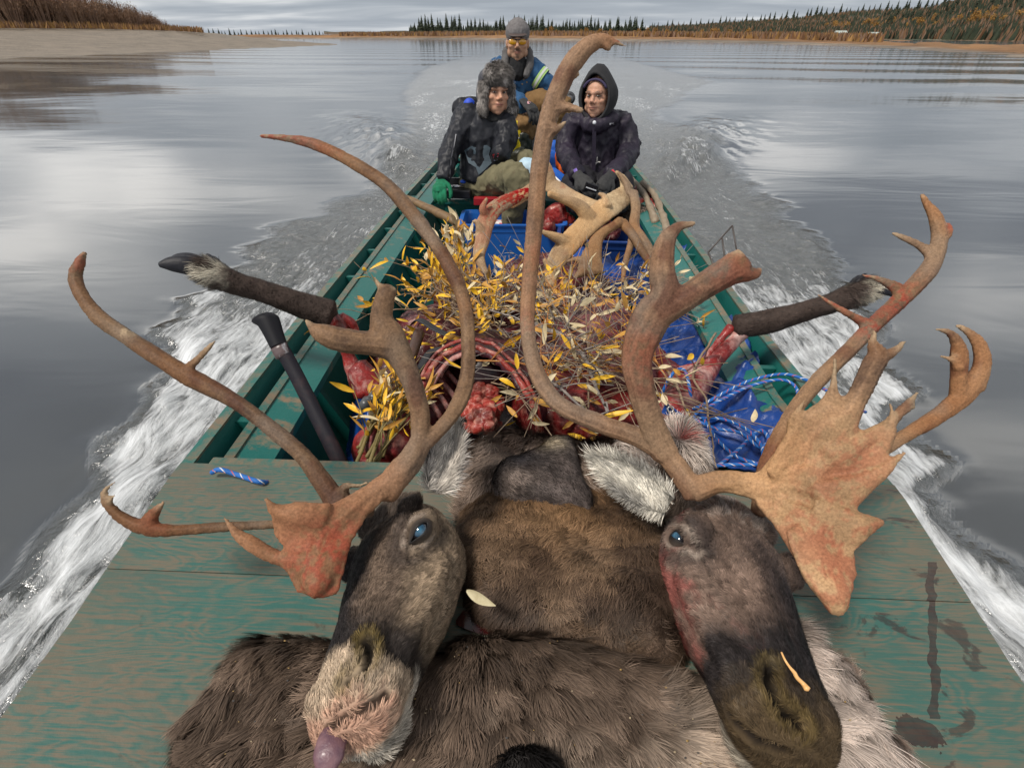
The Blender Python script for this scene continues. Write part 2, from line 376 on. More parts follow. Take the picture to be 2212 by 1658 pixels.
HILL = [[(700, 75.0, 290), (1300, 75, 245), (1400, 76, 235), (1700, 83, 215), (2000, 92, 170), (2212, 97, 130), (3200, 120, 62)],
        [(700, 74.0, 340), (1300, 73, 330), (1400, 70, 330), (1700, 72, 290), (1850, 72, 260), (2000, 70, 210), (2100, 66, 180), (2212, 62, 150), (3200, 70, 80)],
        [(700, 72.0, 420), (1300, 70, 500), (1420, 66, 600), (1560, 62, 560), (1700, 56, 480), (1850, 50, 400), (2000, 44, 330), (2100, 36, 280), (2212, 32, 240), (3200, 0, 130)],
        [(700, 71.0, 500), (1300, 69, 650), (1420, 62, 760), (1480, 58, 740), (1560, 52, 700), (1700, 42, 620), (1830, 28, 540), (1900, 31, 500), (2000, 22, 450), (2060, 6, 400), (2130, -4, 370), (2212, -12, 340), (3200, -90, 200)],
        [(700, 73.0, 700), (1300, 73, 900), (1420, 72, 950), (1700, 70, 800), (2000, 50, 650), (2212, 30, 500), (3200, 0, 300)]]
A = subdiv_rows(loft(HILL, 200), 6); nz = fbm(A.reshape(-1, 3), .02, 5, 11).reshape(A.shape[:2]); A[..., 2] += nz * 2.0 * np.sin(np.linspace(0, 2.2, A.shape[0]))[:, None]
nz2 = fbm(A.reshape(-1, 3), .05, 4, 23).reshape(A.shape[:2])
pxx = np.linspace(700, 3200, 200)[None, :] + 0 * nz; rr = np.linspace(0, 4, A.shape[0])[:, None] + 0 * nz
cl = (sst(.05, .3, nz2 + .35 * np.sin(pxx * .06 + rr * 2)) * sst(1930, 1990, pxx) * sst(1.15, .9, rr) * sst(.1, .3, rr))[..., None]
c = (BRN * .8 + ORG * .25) * (1 + .5 * nz2[..., None]); t2 = sst(.0, .5, nz)[..., None]; c = c * (1 - t2) + GRN * 1.4 * t2
c = c * (1 - cl) + np.array((.40, .33, .25)) * cl
V, Fc = gridmesh(A); HV = A; tag(mk('wooded_hill', V, Fc, M_BANK, col=c.reshape(-1, 3)), 'long brown autumn hill behind the right bank', kind='structure')
# dark low far shore at left of centre
rows = [[(150, 84.5, 330), (760, 84.5, 330)], [(150, 74, 340), (380, 74, 340), (760, 79, 340)], [(150, 73, 400), (760, 79, 400)]]
A = subdiv_rows(loft(rows, 60), 2); A[0, :, 2] = -.5
V, Fc = gridmesh(A); tag(mk('distant_shore', V, Fc, mat('dshore', (.045, .04, .035), (.09, .06, .035), .2, rough=1)), 'dark low shore far upriver', kind='structure')
# ---- trees
def spruce_mesh(seed, h=10, w=4.4, L=40):
    rg = np.random.default_rng(seed); b = MB()
    b.tube([(0, 0, 0), (0, 0, h * .95)], [.13, .02], 5, 1)
    for i in range(L):
        t = (i + rg.uniform(0, .8)) / L; z = h * (.08 + .9 * t); r = w / 2 * (1 - t) ** .8 * rg.uniform(.55, 1.15) + .08
        for k in range(6):
            a = rg.uniform(0, 6.28); d = np.array((math.cos(a), math.sin(a), 0)); s_ = np.array((-d[1], d[0], 0)) * r * .42
            q = np.array((0, 0, z)); e = q + d * r + np.array((0, 0, -r * rg.uniform(.25, .5)))
            b.add([q, q * 1 + d * r * .5 + s_ - (0, 0, r * .1), e, q + d * r * .5 - s_ - (0, 0, r * .1), q + (0, 0, h * .03)], [(0, 1, 2, 3), (4, 1, 2), (4, 2, 3)], 0)
    return b
def birch_mesh(seed, h=6, w=3):
    rg = np.random.default_rng(seed); b = MB(); b.tube([(0, 0, 0), (.1, 0, h * .5), (0, .1, h * .9)], [.1, .07, .02], 5, 1)
    for i in range(5):
        a = rg.uniform(0, 6.3); z = h * rg.uniform(.3, .7); b.tube([(0, 0, z), (math.cos(a) * w * .3, math.sin(a) * w * .3, z + h * .2)], [.04, .01], 4, 1)
    for i in range(260):
        d = rg.normal(size=3); d /= np.linalg.norm(d); q = d * rg.uniform(.3, 1) ** .6 * np.array((w / 2, w / 2, h * .36)) * (1 + .3 * math.sin(d[0] * 5 + seed)) + (0, 0, h * .62)
        u_, v_ = rg.normal(size=3) * .16, rg.normal(size=3) * .16; b.add([q - u_, q - v_, q + u_, q + v_], [(0, 1, 2, 3)], 0)
    return b
def shrub_mesh(seed, h=3.2, w=2.2, n=150):
    rg = np.random.default_rng(seed); b = MB()
    for i in range(n):
        a = rg.uniform(0, 6.3); r0 = rg.uniform(0, w * .28); l = h * rg.uniform(.45, 1.0); d = np.array((math.cos(a), math.sin(a), 0))
        p0 = d * r0; p1 = p0 + d * w * .12 + (0, 0, l * .5); p2 = p1 + d * w * rg.uniform(.02, .16) + (0, 0, l * .5)
        s_ = np.array((-d[1], d[0], 0)) * .028 + d * rg.uniform(-.02, .02)
        b.add([p0 - s_, p0 + s_, p1 - s_ * .8, p1 + s_ * .8, p2], [(0, 1, 3, 2), (2, 3, 4)], 0)
        for k in range(6):
            t = rg.uniform(.35, 1); q = p0 * (1 - t) + p2 * t; e = q + rg.normal(size=3) * (.13, .13, .1) + (0, 0, .22); s2 = rg.normal(size=3) * .022
            b.add([q - s2, q + s2, e], [(0, 1, 2)], 1 if k % 2 else 0)
    return b
M_SPR = mat('spruce', (.022, .036, .020), (.045, .055, .028), .7, rough=.85); M_TRK = mat('bark', (.10, .08, .06), rough=.9)
M_BIR = mat('birch_leaves', (.38, .20, .035), (.24, .12, .03), .6, rough=.8)
M_STM = mat('willow_stems', (.17, .105, .075), (.24, .15, .09), .5, rough=.9); M_TWG = mat('willow_rusty_leaves', (.21, .105, .045), (.15, .085, .05), .5, rough=.9)
rg = np.random.default_rng(5); random.seed(5)
SP = [spruce_mesh(s).build('spruce_tree', [M_SPR, M_TRK]) for s in range(4)]
BI = [birch_mesh(s + 9).build('birch_tree', [M_BIR, M_TRK]) for s in range(3)]
SH = [shrub_mesh(s + 30).build('willow_shrub', [M_STM, M_TWG]) for s in range(4)]
PRO = {id(o): True for o in SP + BI + SH}
def plant(src, p, h, base_h, label, cat, group, wx=1.0):
    s_ = random.choice(src)
    if PRO.get(id(s_)): PRO[id(s_)] = False; o = s_
    else: o = s_.copy(); COL.objects.link(o)
    o.location = [float(v) for v in p]; k = h / base_h; o.scale = (k * wx, k * wx, k); o.rotation_euler = (0, 0, random.uniform(0, 6.3)); tag(o, label, cat, group)
def hill_at(row, px):
    k = (px - 700) / 2500 * 199; i = int(k); f_ = k - i; r = row * 6; j = int(r); g = r - j; j2 = min(j + 1, HV.shape[0] - 1)
    return (HV[j, i] * (1 - f_) + HV[j, i + 1] * f_) * (1 - g) + (HV[j2, i] * (1 - f_) + HV[j2, i + 1] * f_) * g
for i in range(130):        # spruce wall upriver, centre
    px = 888 + i * 4.05 + random.uniform(-5, 5); d = random.uniform(300, 345)
    hh = (8.6 if 905 < px < 1385 else 5.5) * random.uniform(.55, 1.22); p = U(px, 75.5, d)
    plant(SP, p, hh, 10, 'dark spruce in the even row upriver behind the boat', 'tree', 'spruces in a row upriver', 1.05)
for i in range(30):        # spruces on the dark shore left of centre
    px = 455 + i * 8.8 + random.uniform(-3, 3); plant(SP, U(px, 80 - max(0, (720 - px)) * .012, 320), random.uniform(2.2, 4.2), 10, 'small spruce on the dark low shore left of centre', 'tree', 'spruces on the dark far shore', 1.2)
for i in range(64):        # skyline of the hill
    px = 1425 + i * 12.5 + random.uniform(-5, 5); p = hill_at(2.92, px); plant(SP, p - (0, 0, .5), random.uniform(6, 11), 10, 'spruce on the skyline of the right hill', 'tree', 'spruces on the hill skyline', 1.1)
for i in range(48):        # slope near the right edge
    px = random.uniform(1900, 2230); r = random.uniform(1.1, 2.6); plant(SP, hill_at(r, px) - (0, 0, .4), random.uniform(5, 8.5), 10, 'spruce on the steep slope at far right', 'tree', 'spruces on the right slope', 1.15)
for i in range(60):
    px = random.uniform(1780, 2240); r = random.uniform(.85, 1.7); plant(BI, hill_at(r, px) - (0, 0, .3), random.uniform(3, 5.5), 6, 'yellow birch among spruces on the right slope', 'tree', 'yellow birches on the right slope')
for i in range(30):
    px = random.uniform(1150, 1800); plant(BI, U(px, np.interp(px, [1100, 1800], [76, 85]), np.interp(px, [1100, 1800], [235, 190])), random.uniform(2, 3.6), 6, 'low orange birch on the flat far bank', 'tree', 'orange birches on the far bank')
for i in range(105):       # shrubs on the gravel bar
    px = random.triangular(-140, 395, 60); t = random.uniform(0, 1); d = np.interp(px, [-150, 0, 200, 390], [60, 66, 73, 82]) + t * 16
    top = np.interp(px, [-150, 0, 230, 300, 390], [-60, -38, 2, 26, 58]); b0 = np.interp(px, [-150, 0, 200, 380], [57, 60, 61, 67])
    hh = (b0 - top) / F * d * random.uniform(.62, 1.08) + .25; plant(SH, U(px, b0 + 1, d), hh, 3.2, 'bare reddish willow shrub above the gravel bar', 'shrub', 'willow shrubs above the gravel bar', 1.1)
def scatter_blades(name, n, posf, hf, w, mats, label, seed=1, lean=.2):
    g = np.random.default_rng(seed); V = []; P = np.array([posf(g) for _ in range(n)]); h = np.array([hf(g) for _ in range(n)])
    a = g.uniform(0, 6.3, n); s_ = np.stack([np.cos(a), np.sin(a), 0 * a], 1) * (w * h)[:, None]; tip = P + np.stack([g.normal(0, lean, n) * h, g.normal(0, lean, n) * h, h], 1)
    V = np.stack([P - s_, P + s_, tip], 1).reshape(-1, 3); Fc = np.arange(3 * n).reshape(-1, 3)
    tag(mk(name, V, Fc, mats, smooth=False, mi=g.integers(0, len(mats), n)), label, kind='stuff')
M_GOLD = mat('gold_grass', (.30, .165, .045), (.20, .11, .04), .5, rough=.9)
def pg(g):
    px = g.uniform(-200, 440); d = np.interp(px, [-150, 0, 200, 390], [58, 62, 70, 78]) + g.uniform(0, 14); return U(px, np.interp(px, [-150, 0, 200, 380, 440], [58, 61, 62, 67, 71]), d)
scatter_blades('bank_grass', 9000, pg, lambda g: g.uniform(.3, .9), .16, [M_GOLD, M_TWG], 'golden dry grass along the top of the gravel bar')
def pf(g):
    px = g.uniform(735, 1900); t = g.uniform(0, 1); return U(px, np.interp(px, [720, 1100, 1400, 1700, 1900], [79, 77.5, 80, 85, 92]) - t * 4, np.interp(px, [720, 1100, 1400, 1700, 1900], [262, 210, 175, 130, 95]) + 60 * t)
scatter_blades('spruce_belt', 2600, lambda g: U(g.uniform(885, 1392), 75.5, g.uniform(320, 350)), lambda g: g.uniform(1.5, 5.5), .20, [M_SPR], 'low dark spruce growth filling the row upriver', 6, .03)
scatter_blades('far_bank_brush', 14000, pf, lambda g: g.uniform(.5, 1.9), .30, [M_TWG, M_STM, M_GOLD], 'rusty orange brush covering the far bank', 2)
def ph(g):
    px = g.uniform(1400, 2300); return hill_at(g.uniform(.2, 2.9), px)
scatter_blades('hill_forest', 26000, ph, lambda g: g.uniform(1.2, 3.8), .26, [M_SPR, M_SPR, M_SPR, M_SPR, M_TWG, M_STM], 'mixed dark and rusty woods covering the hill', 3, .03)
for i, (px, py, d, lb) in enumerate([(1812, 84, 200, 'left of the two small pale cabins under the hill'), (1884, 88, 190, 'right of the two small pale cabins under the hill')]):
    p = U(px, py, d); c_ = thing('cabin', lb, 'cabin', p, 'cabins under the hill')
    b = MB().box(p + (0, 0, .9), (3.6, 2.6, 1.8)); b.build('wall', mat('cabin_wall', (.34, .38, .36), rough=.8), c_)
    b = MB(); e = 2.1; b.add(p + np.array([(-e, -1.6, 1.8), (e, -1.6, 1.8), (e, 1.6, 1.8), (-e, 1.6, 1.8), (-e, 0, 2.6), (e, 0, 2.6)]), [(0, 1, 5, 4), (3, 4, 5, 2), (0, 4, 3), (1, 2, 5), (0, 3, 2, 1)]); b.build('roof', mat('cabin_roof', (.38, .43, .40), rough=.6), c_)
    MB().box(p + (.4, -1.32, .7), (.7, .06, 1.4)).build('door', mat('cabin_door', (.1, .08, .06)), c_)
# ================================================================== BOAT
def paint(name, green, wood, lo, hi, sc=7, stretch=(1, 1, 1), rough=.5):
    def ex(t, v, base, p):
        f1 = t.noise(t.map(v, stretch), sc, 8, .68, .8); f2 = t.noise(v, 60, 4, .7)
        k = t.math('ADD', t.math('MULTIPLY', f1, .78), t.math('MULTIPLY', f2, .22))
        w = t.mix(t.noise(t.map(v, (30, 3, 3)), 3, 4, .6), wood, tuple(c * .6 for c in wood))
        g = t.mix(t.noise(v, 2.2, 4, .6), green, tuple(c * 1.7 for c in green))
        r = t.mix(t.ramp(k, [(lo, 0.0), (hi, 1.0)]), g, w)
        return t.mix(t.ramp(t.noise(t.map(v, (1, 1, 1), (4, 4, 4)), 9, 6, .7), [(.60, 0.0), (.75, .7)]), r, (.05, .035, .025))
    return mat(name, (0, 0, 0), rough=rough, bump=.0012, bs=90, extra=ex, spec=.4)
M_TEAL = paint('teal_paint', (.003, .066, .056), (.17, .125, .08), .62, .70)
M_TEALW = paint('teal_paint_worn', (.006, .085, .074), (.24, .175, .11), .53, .62)
M_EDGE = paint('worn_edge', (.012, .085, .072), (.20, .15, .095), .42, .58, 14)
def M_PLY():
    def ex(t, v, base, p):
        # plywood figure: contour lines of a slow noise field, stretched across the boat
        fld = t.noise(t.map(v, (1.2, 3.8, 1)), 3.4, 4, .45, .6)
        fine = t.noise(t.map(v, (3, 30, 1)), 3.0, 4, .6, .2)
        ph_ = t.math('ADD', t.math('MULTIPLY', fld, 30.0), t.math('MULTIPLY', fine, 2.6))
        band = t.math('MULTIPLY', t.math('ADD', t.math('SINE', t.math('MULTIPLY', ph_, 3.0)), 1.0), .5)
        wear = t.noise(t.map(v, (1, 1.4, 1), (2.3, .2, 0)), 2.6, 5, .6, .3); gr = t.noise(t.map(v, (3, 75, 1)), 3, 6, .7, .15)
        k = t.math('ADD', t.math('ADD', t.math('MULTIPLY', band, .09), t.math('MULTIPLY', wear, .52)), t.math('MULTIPLY', gr, .72))
        g = t.mix(t.noise(v, 3, 4, .6), (.014, .088, .076), (.045, .125, .104))
        w = t.mix(gr, (.175, .140, .095), (.10, .09, .065))
        r = t.mix(t.ramp(k, [(.57, 0.0), (.73, 1.0)]), g, w)
        dn = t.noise(t.map(v, (1, 1, 1), (9, 1, 0)), 11, 7, .7, .5)
        gm = t.ramp(t.noise(t.map(v, (1, 1, 1), (5, 3, 0)), 3.2, 6, .65, .4), [(.42, 0.0), (.68, .5)])
        r = t.mix(gm, r, (.105, .088, .062)); r = t.mix(t.ramp(t.noise(t.map(v, (2, 40, 1), (1, 3, 0)), 5, 6, .75, .3), [(.60, 0.0), (.72, .55)]), r, (.055, .042, .030))
        r = t.mix(t.ramp(dn, [(.62, 0.0), (.70, .8)]), r, (.045, .028, .02))
        sx = t.n('SeparateXYZ', Vector=t.n('NewGeometry').outputs['Position'])
        # old blood: one running line and spatters on the right half, kept where they dried
        cxl = t.math('ADD', t.math('ADD', .764 - .635 * .60, t.math('MULTIPLY', sx.outputs[1], .60)), t.math('MULTIPLY', t.math('SUBTRACT', t.noise(t.map(v, (0, 1, 0)), 14, 3), .5), .045))
        ln = t.math('LESS_THAN', t.math('ABSOLUTE', t.math('SUBTRACT', sx.outputs[0], cxl)), t.math('MULTIPLY', t.noise(t.map(v, (1, 1, 1)), 22, 3), .014))
        yr = t.math('MULTIPLY', t.math('GREATER_THAN', sx.outputs[1], .375), t.math('LESS_THAN', sx.outputs[1], .655))
        sp = t.ramp(t.noise(t.map(v, (1, 1.4, 1), (1, 5, 0)), 13, 6, .6, .9), [(.60, 0.0), (.64, 1.0)])
        sp = t.math('MULTIPLY', sp, t.ramp(sx.outputs[0], [(.45, 0.0), (.6, 1.0)]))
        dd = t.math('SQRT', t.math('ADD', t.math('POWER', t.math('SUBTRACT', sx.outputs[0], .575), 2.0), t.math('POWER', t.math('MULTIPLY', t.math('SUBTRACT', sx.outputs[1], .355), 1.5), 2.0)))
        pool = t.math('LESS_THAN', dd, t.math('MULTIPLY', t.noise(v, 26, 5, .65, 1.2), .066))
        bl = t.math('MAXIMUM', t.math('MAXIMUM', t.math('MULTIPLY', ln, yr), pool), t.math('MULTIPLY', sp, .85))
        r = t.mix(t.math('MULTIPLY', bl, t.math('ADD', .35, t.math('MULTIPLY', t.noise(v, 30, 4), .75))), r, (.032, .016, .016))
        t.set(p.inputs['Roughness'], t.math('SUBTRACT', .5, t.math('MULTIPLY', bl, .25)))
        return r
    return mat('painted_plywood', (0, 0, 0), bump=.0010, bs=70, extra=ex, spec=.4, stretch=(1, 1, 1))
DY = G(1106, 1040, .5)[1]                     # back edge of the bow deck
Lp = [G(x, y, .5) for x, y in [(396, 1041), (317, 1126), (244, 1229), (156, 1351), (0, 1576)]]
Rp = [G(x, y, .5) for x, y in [(1920, 1030), (2014, 1199), (2080, 1310), (2144, 1432), (2212, 1539)]]
0 and print('deck', DY, [tuple(round(float(v), 3) for v in p) for p in Lp + Rp])
BW = .83
boat = thing('riverboat', 'long flat green plywood river boat loaded with caribou, seen from its bow', 'boat', (0, 3, -.1))
ys = np.unique([-.25, 0, .2, .35, .55, .8, 1.0, DY, 1.6, 2.4, 3.4, 4.4, 5.1, 5.6])
def halfw(y):
    yd = np.array([-.25] + [p[1] for p in Lp[::-1]] + [1.7, 3.4, 5.6]); w = np.array([.40] + [(-l[0] + r[0]) / 2 for l, r in zip(Lp[::-1], Rp[::-1])] + [BW + .01, BW + .01, BW - .04])
    return np.interp(y, yd, w)
def hwr(y, sx): return halfw(y) - (.045 * sst(DY, DY + .45, y) if sx > 0 else 0)
def section(y, inner=0.0):
    w = halfw(y) - inner; v = hwr(y, 1) - inner; return [(-w, y, .5), (-(w - .19), y, .02 + inner), ((v - .19), y, .02 + inner), (v, y, .5)]
b = MB(); n = len(ys)
outer = np.array([[(p[0], p[1], p[2] - (.12 if 0 < k < 3 else 0)) for k, p in enumerate(section(y))] for y in ys]); innr = np.array([section(y, .016) for y in ys])
for S_, fl in ((outer, 1), (innr, -1)):
    V, Fc = gridmesh(S_); b.add(V, Fc if fl < 0 else Fc[:, ::-1])
for e in (0, -1):
    b.add(np.vstack([outer[e], innr[e]]), [(0, 4, 5, 1), (1, 5, 6, 2), (2, 6, 7, 3)])
k0 = b.nv
for k in (0, 3): b.add(np.vstack([outer[:, k], innr[:, k] + (0, 0, .0)]), [(i, i + 1, n + i + 1, n + i) for i in range(n - 1)])
# transom and bow board
for y, th in ((5.6, .03), (-.25, .03)):
    q = section(y); b.hexa(np.array(q) - (0, th, 0), np.array(q))
b.build('hull', M_TEAL, boat)
# floor boards
for i in range(7):
    x = -.57 + i * .19; MB().box((x, (DY + 5.4) / 2, .055), (.178, 5.3 - DY, .02)).build('floor_board', M_TEALW, boat, bevel=.003)
# outer gunwale cap strip, ribs, inner rail
for sx in (-1, 1):
    b = MB()
    for a_, c_ in zip(ys[:-1], ys[1:]):
        if a_ < DY - .01: continue
        w0, w1 = hwr(a_, sx), hwr(c_, sx)
        b.hexa([(sx * (w0 - .018), a_, .500), (sx * (w0 + .012), a_, .500), (sx * (w1 + .012), c_, .500), (sx * (w1 - .018), c_, .500)], [(sx * (w0 - .018), a_, .507), (sx * (w0 + .012), a_, .507), (sx * (w1 + .012), c_, .507), (sx * (w1 - .018), c_, .507)])
    b.build('gunwale_edge', M_EDGE, boat)
    RT0, RT1, RB = .095, .070, .175      # distances of rail from hull edge: inner top, outer top, bottom
    b = MB()
    yy = np.arange(DY + .03, 5.45, .35)
    for a_, c_ in zip(yy[:-1], yy[1:]):
        q = [[(sx * (hwr(y, sx) - RT1), y, .492), (sx * (hwr(y, sx) - RB), y, .462), (sx * (hwr(y, sx) - RB), y, .436), (sx * (hwr(y, sx) - RT1), y, .462)] for y in (a_, c_)]
        b.hexa(q[0], q[1])
    o = b.build('inner_rail', M_TEALW, boat)
    b = MB()
    for a_, c_ in zip(yy[:-1], yy[1:]):
        q = [[(sx * (hwr(y, sx) - RT1 - .003), y, .4925), (sx * (hwr(y, sx) - RT0 + .002), y, .4865), (sx * (hwr(y, sx) - RT0 + .002), y, .4915), (sx * (hwr(y, sx) - RT1 - .003), y, .4975)] for y in (a_, c_)]
        b.hexa(q[0], q[1])
    b.build('rail_top_edge', M_EDGE, boat)
    for y in np.arange(DY + .22, 5.4, .335):
        w = hwr(y, sx) - .017; t_ = .011
        b = MB(); pr = [(w, .484), (w - RT1 + .02, .484), (w - RT1 + .005, .43), (w - .24, .04), (w - .187, .04)]
        V = [(sx * p[0], y - t_, p[1]) for p in pr] + [(sx * p[0], y + t_, p[1]) for p in pr]
        b.add(V, [(4, 3, 2, 1, 0), (5, 6, 7, 8, 9)] + [(i, (i + 1) % 5, 5 + (i + 1) % 5, 5 + i) for i in range(5)]); b.build('rib', M_TEAL, boat)
# bow deck (plywood sheet with a rounded cut line where two sheets meet)
def deck(y0, y1, nm):
    yy_ = sorted([y0, y1] + [p[1] for p in Lp if y0 < p[1] < y1]); b = MB(); Lr = [halfw(y) + .004 for y in yy_]
    for i in range(len(yy_) - 1):
        b.hexa([(-Lr[i], yy_[i], .502), (Lr[i], yy_[i], .502), (Lr[i + 1], yy_[i + 1], .502), (-Lr[i + 1], yy_[i + 1], .502)], [(-Lr[i], yy_[i], .516), (Lr[i], yy_[i], .516), (Lr[i + 1], yy_[i + 1], .516), (-Lr[i + 1], yy_[i + 1], .516)])
    return b.build(nm, PLY, boat)
PLY = M_PLY(); ysplit = G(500, 1238, .516)[1]
deck(-.25, ysplit - .001, 'bow_deck'); deck(ysplit + .001, DY + .012, 'bow_deck')
MB().box((0, DY + .02, .485), (2 * halfw(DY) - .12, .035, .06)).build('deck_beam', M_EDGE, boat, bevel=.004)
MB().box((0, DY - .012, .26), (2 * halfw(DY) - .3, .02, .42)).build('bow_bulkhead', M_TEAL, boat)
# seat bench for the passengers and stern bench
BY0 = G(1100, 432, .46)[1]
MB().box((0, BY0 + .16, .445), (1.40, .34, .03)).build('bench', M_TEALW, boat, bevel=.004)
MB().box((0, BY0 + .012, .27), (1.2, .02, .32)).build('bench_front', M_TEAL, boat)
MB().box((0, 4.75, .50), (1.36, .40, .03)).build('stern_bench', M_TEALW, boat, bevel=.004)
MB().box((0, 4.57, .27), (1.1, .02, .43)).build('stern_bench_front', M_TEAL, boat)

# ================================================================== CARIBOU
def knn(Q, S):
    from mathutils.kdtree import KDTree
    k = KDTree(len(S)); [k.insert(s, i) for i, s in enumerate(S)]; k.balance()
    r = [k.find(q) for q in Q]; return np.array([a[1] for a in r]), np.array([a[2] for a in r])
RED = np.array((.26, .035, .022))
def antler(name, parent, tines, palms=(), tone=(.30, .175, .095), dark=(.13, .065, .035), reds=(), voxel=.0034, label=None, cat=None, group=None, cap=.019, bw=None, palmtone=None, wide=.010):
    b = MB(); SK = []; TT = []; s0 = 0
    for ti, t in enumerate(tines):
        k_ = (bw or {}).get(ti, 1.0); t = [(x, y, d, w * k_) for x, y, d, w in t]
        pts = np.array([U(x, y, d) for x, y, d, w in t]); r = np.array([w / 2 / F * d for x, y, d, w in t])
        Q = catmull(np.c_[pts, r], 9); P, R = Q[:, :3], np.maximum(Q[:, 3], .0022)
        k = np.linspace(1, .86, len(P)); b.tube(P, R, 14, flat=(FW, np.minimum(.85, np.interp(R, [.026, .046], [cap, wide]) / R)))
        T_ = frames(P)
        s = s0 + np.concatenate([[0], np.cumsum(np.linalg.norm(np.diff(P, axis=0), axis=1))]); s0 += 3.3
        m_ = np.linspace(0, len(P) - 1, len(P) * 4); ip = lambda X_: np.stack([np.interp(m_, np.arange(len(P)), X_[:, k]) for k in range(X_.shape[1])], 1)
        SK.append(ip(P)); TT.append(ip(np.c_[T_[1], T_[2], s, R, T_[0]]))
    for p in palms:      # p = (outline [(x,y,d)], thickness)
        P = [U(*q) for q in p[0]]; P = np.array(P); nn = np.linalg.svd(P - P.mean(0))[2][2]
        c = U(*p[2]) if len(p) > 2 else P.mean(0)
        n = len(P); th = p[1]; 
        V = [c + nn * th / 2, c - nn * th / 2]; V += [c + (q - c) * .72 + nn * th * .42 for q in P] + [c + (q - c) * .72 - nn * th * .42 for q in P] + [q for q in P + nn * th * .12] + [q for q in P - nn * th * .12]
        Fc = []
        for i in range(n):
            j = (i + 1) % n; a, bb, e, f_ = 2 + i, 2 + j, 2 + n + i, 2 + n + j; g, h_, k_, l_ = 2 + 2 * n + i, 2 + 2 * n + j, 2 + 3 * n + i, 2 + 3 * n + j
            Fc += [(0, a, bb), (1, f_, e), (a, g, h_, bb), (f_, l_, k_, e), (g, k_, l_, h_)]
        b.add(V, Fc); pts = catmull(P, 2); SK.append(np.array(P)); TT.append(np.c_[np.repeat(RT[None], n, 0), np.repeat(UP[None], n, 0), np.arange(n) * .05 + s0, np.full(n, .05), np.zeros((n, 3))])
    V, Fc = fuse(b, voxel, 5); N = vnormals(V, Fc)
    S = np.vstack(SK); A_ = np.vstack(TT); idx, dist = knn(V, S); q = A_[idx]; rel = V - S[idx]
    ca = (rel * q[:, 0:3]).sum(1) / (q[:, 7] + 1e-6); sa = (rel * q[:, 3:6]).sum(1) / (q[:, 7] + 1e-6)
    nrm = np.sqrt(ca ** 2 + sa ** 2) + 1e-6; ca, sa = ca / nrm, sa / nrm; q[:, 6] += (rel * q[:, 8:11]).sum(1)
    gr = fbm(np.stack([ca * 7, sa * 7, q[:, 6] * 4.5], 1), 1, 3, 3) ; iso = fbm(V, 22, 4, 8); fine = fbm(V, 120, 2, 4)
    palmv = q[:, 7] > .045
    gr = np.where(palmv, (1 - np.abs(fbm(V, 16, 4, 6))) * 1.4 - .8 + fine * .5, gr)
    V = V + N * (gr * .0011 + iso * .0010 + fine * .0004)[:, None]
    tone = np.array(tone); dark = np.array(dark); big = fbm(V, 7, 3, 91); mid = fbm(V, 26, 3, 92); k = sst(-.9, .75, gr * .30 + mid * .30 + fine * .25 + big * .45)[:, None]
    c = dark * (1 - k) + tone * k; hk = sst(-.1, .6, fbm(V, 5, 3, 93))[:, None] * .55; c = c * (1 - hk) + tone * np.array((1.12, .86, .62)) * hk; gk = sst(.1, .6, fbm(V, 8, 3, 94))[:, None] * .45; c = c * (1 - gk) + np.array((.19, .145, .11)) * gk; dk_ = sst(.35, .75, fbm(V, 15, 3, 95))[:, None] * .55; c = c * (1 - dk_) + dark * np.array((1.1, .6, .6)) * dk_
    k2 = sst(-.2, .9, fbm(V, 9, 4, 31))[:, None]; c = c * (1 - .3 * k2) + np.array((.27, .18, .105)) * .3 * k2
    tp = sst(.0085, .0035, q[:, 7])[:, None] * .6; c = c * (1 - tp) + np.array((.40, .30, .19)) * tp
    if palmtone is not None: pc_ = U(*palms[0][2]); pv = (sst(.21, .10, np.linalg.norm(V - pc_, axis=1) + .03 * fbm(V, 14, 3, 3)) * .85)[:, None]; c = c * (1 - pv) + (np.array(palmtone) * (.72 + .3 * k) * (1 + .30 * fbm(V, 11, 4, 51))[:, None] * np.array((1, .93, .86)) ** sst(-.2, .5, fbm(V, 7, 2, 9))[:, None]) * pv
    if palmtone is not None:
        nn = np.linalg.svd(np.array([U(*q_) for q_ in palms[0][0]]) - pc_)[2][2]; nn = nn * np.sign(nn @ FW); r_ = V - pc_; r_ = r_ - nn * (r_ @ nn)[:, None]; r2 = (r_ ** 2).sum(1); base_ = U(*palms[0][0][0]); an_ = np.arctan2((V - base_) @ UP, (V - base_) @ RT)
        wv = sst(.24, .12, np.sqrt(r2)); V = V - nn * (np.minimum(r2, .05) * 1.1 * wv + .0007 * np.sin(an_ * 15 + 2 * fbm(V, 9, 2, 3)) * wv)[:, None]
    for (x, y, d, rr, amt) in reds:
        kk = (np.exp(-(np.linalg.norm(V - U(x, y, d), axis=1) / rr) ** 2) * amt * sst(-.35, .45, gr * .5 + iso * .7 + fine * .8 + .1) * .9)[:, None]; c = c * (1 - kk) + RED * kk
    if parent is None:
        o = mk(name, V, Fc, M_ANT, col=c); return tag(o, label, cat, group)
    return mk(name, V, Fc, M_ANT, parent, col=c)
M_ANT = mat('antler', 'attr', 'var', 260, lo=.25, hi=.75, rough=.55, bump=.0010, bs=140, spec=.12)
M_FUR = mat('fur', 'attr', rough=.5, spec=.10); M_SKIN = mat('hide', 'attr', spec=.08, rough=.75, bump=.002, bs=120)
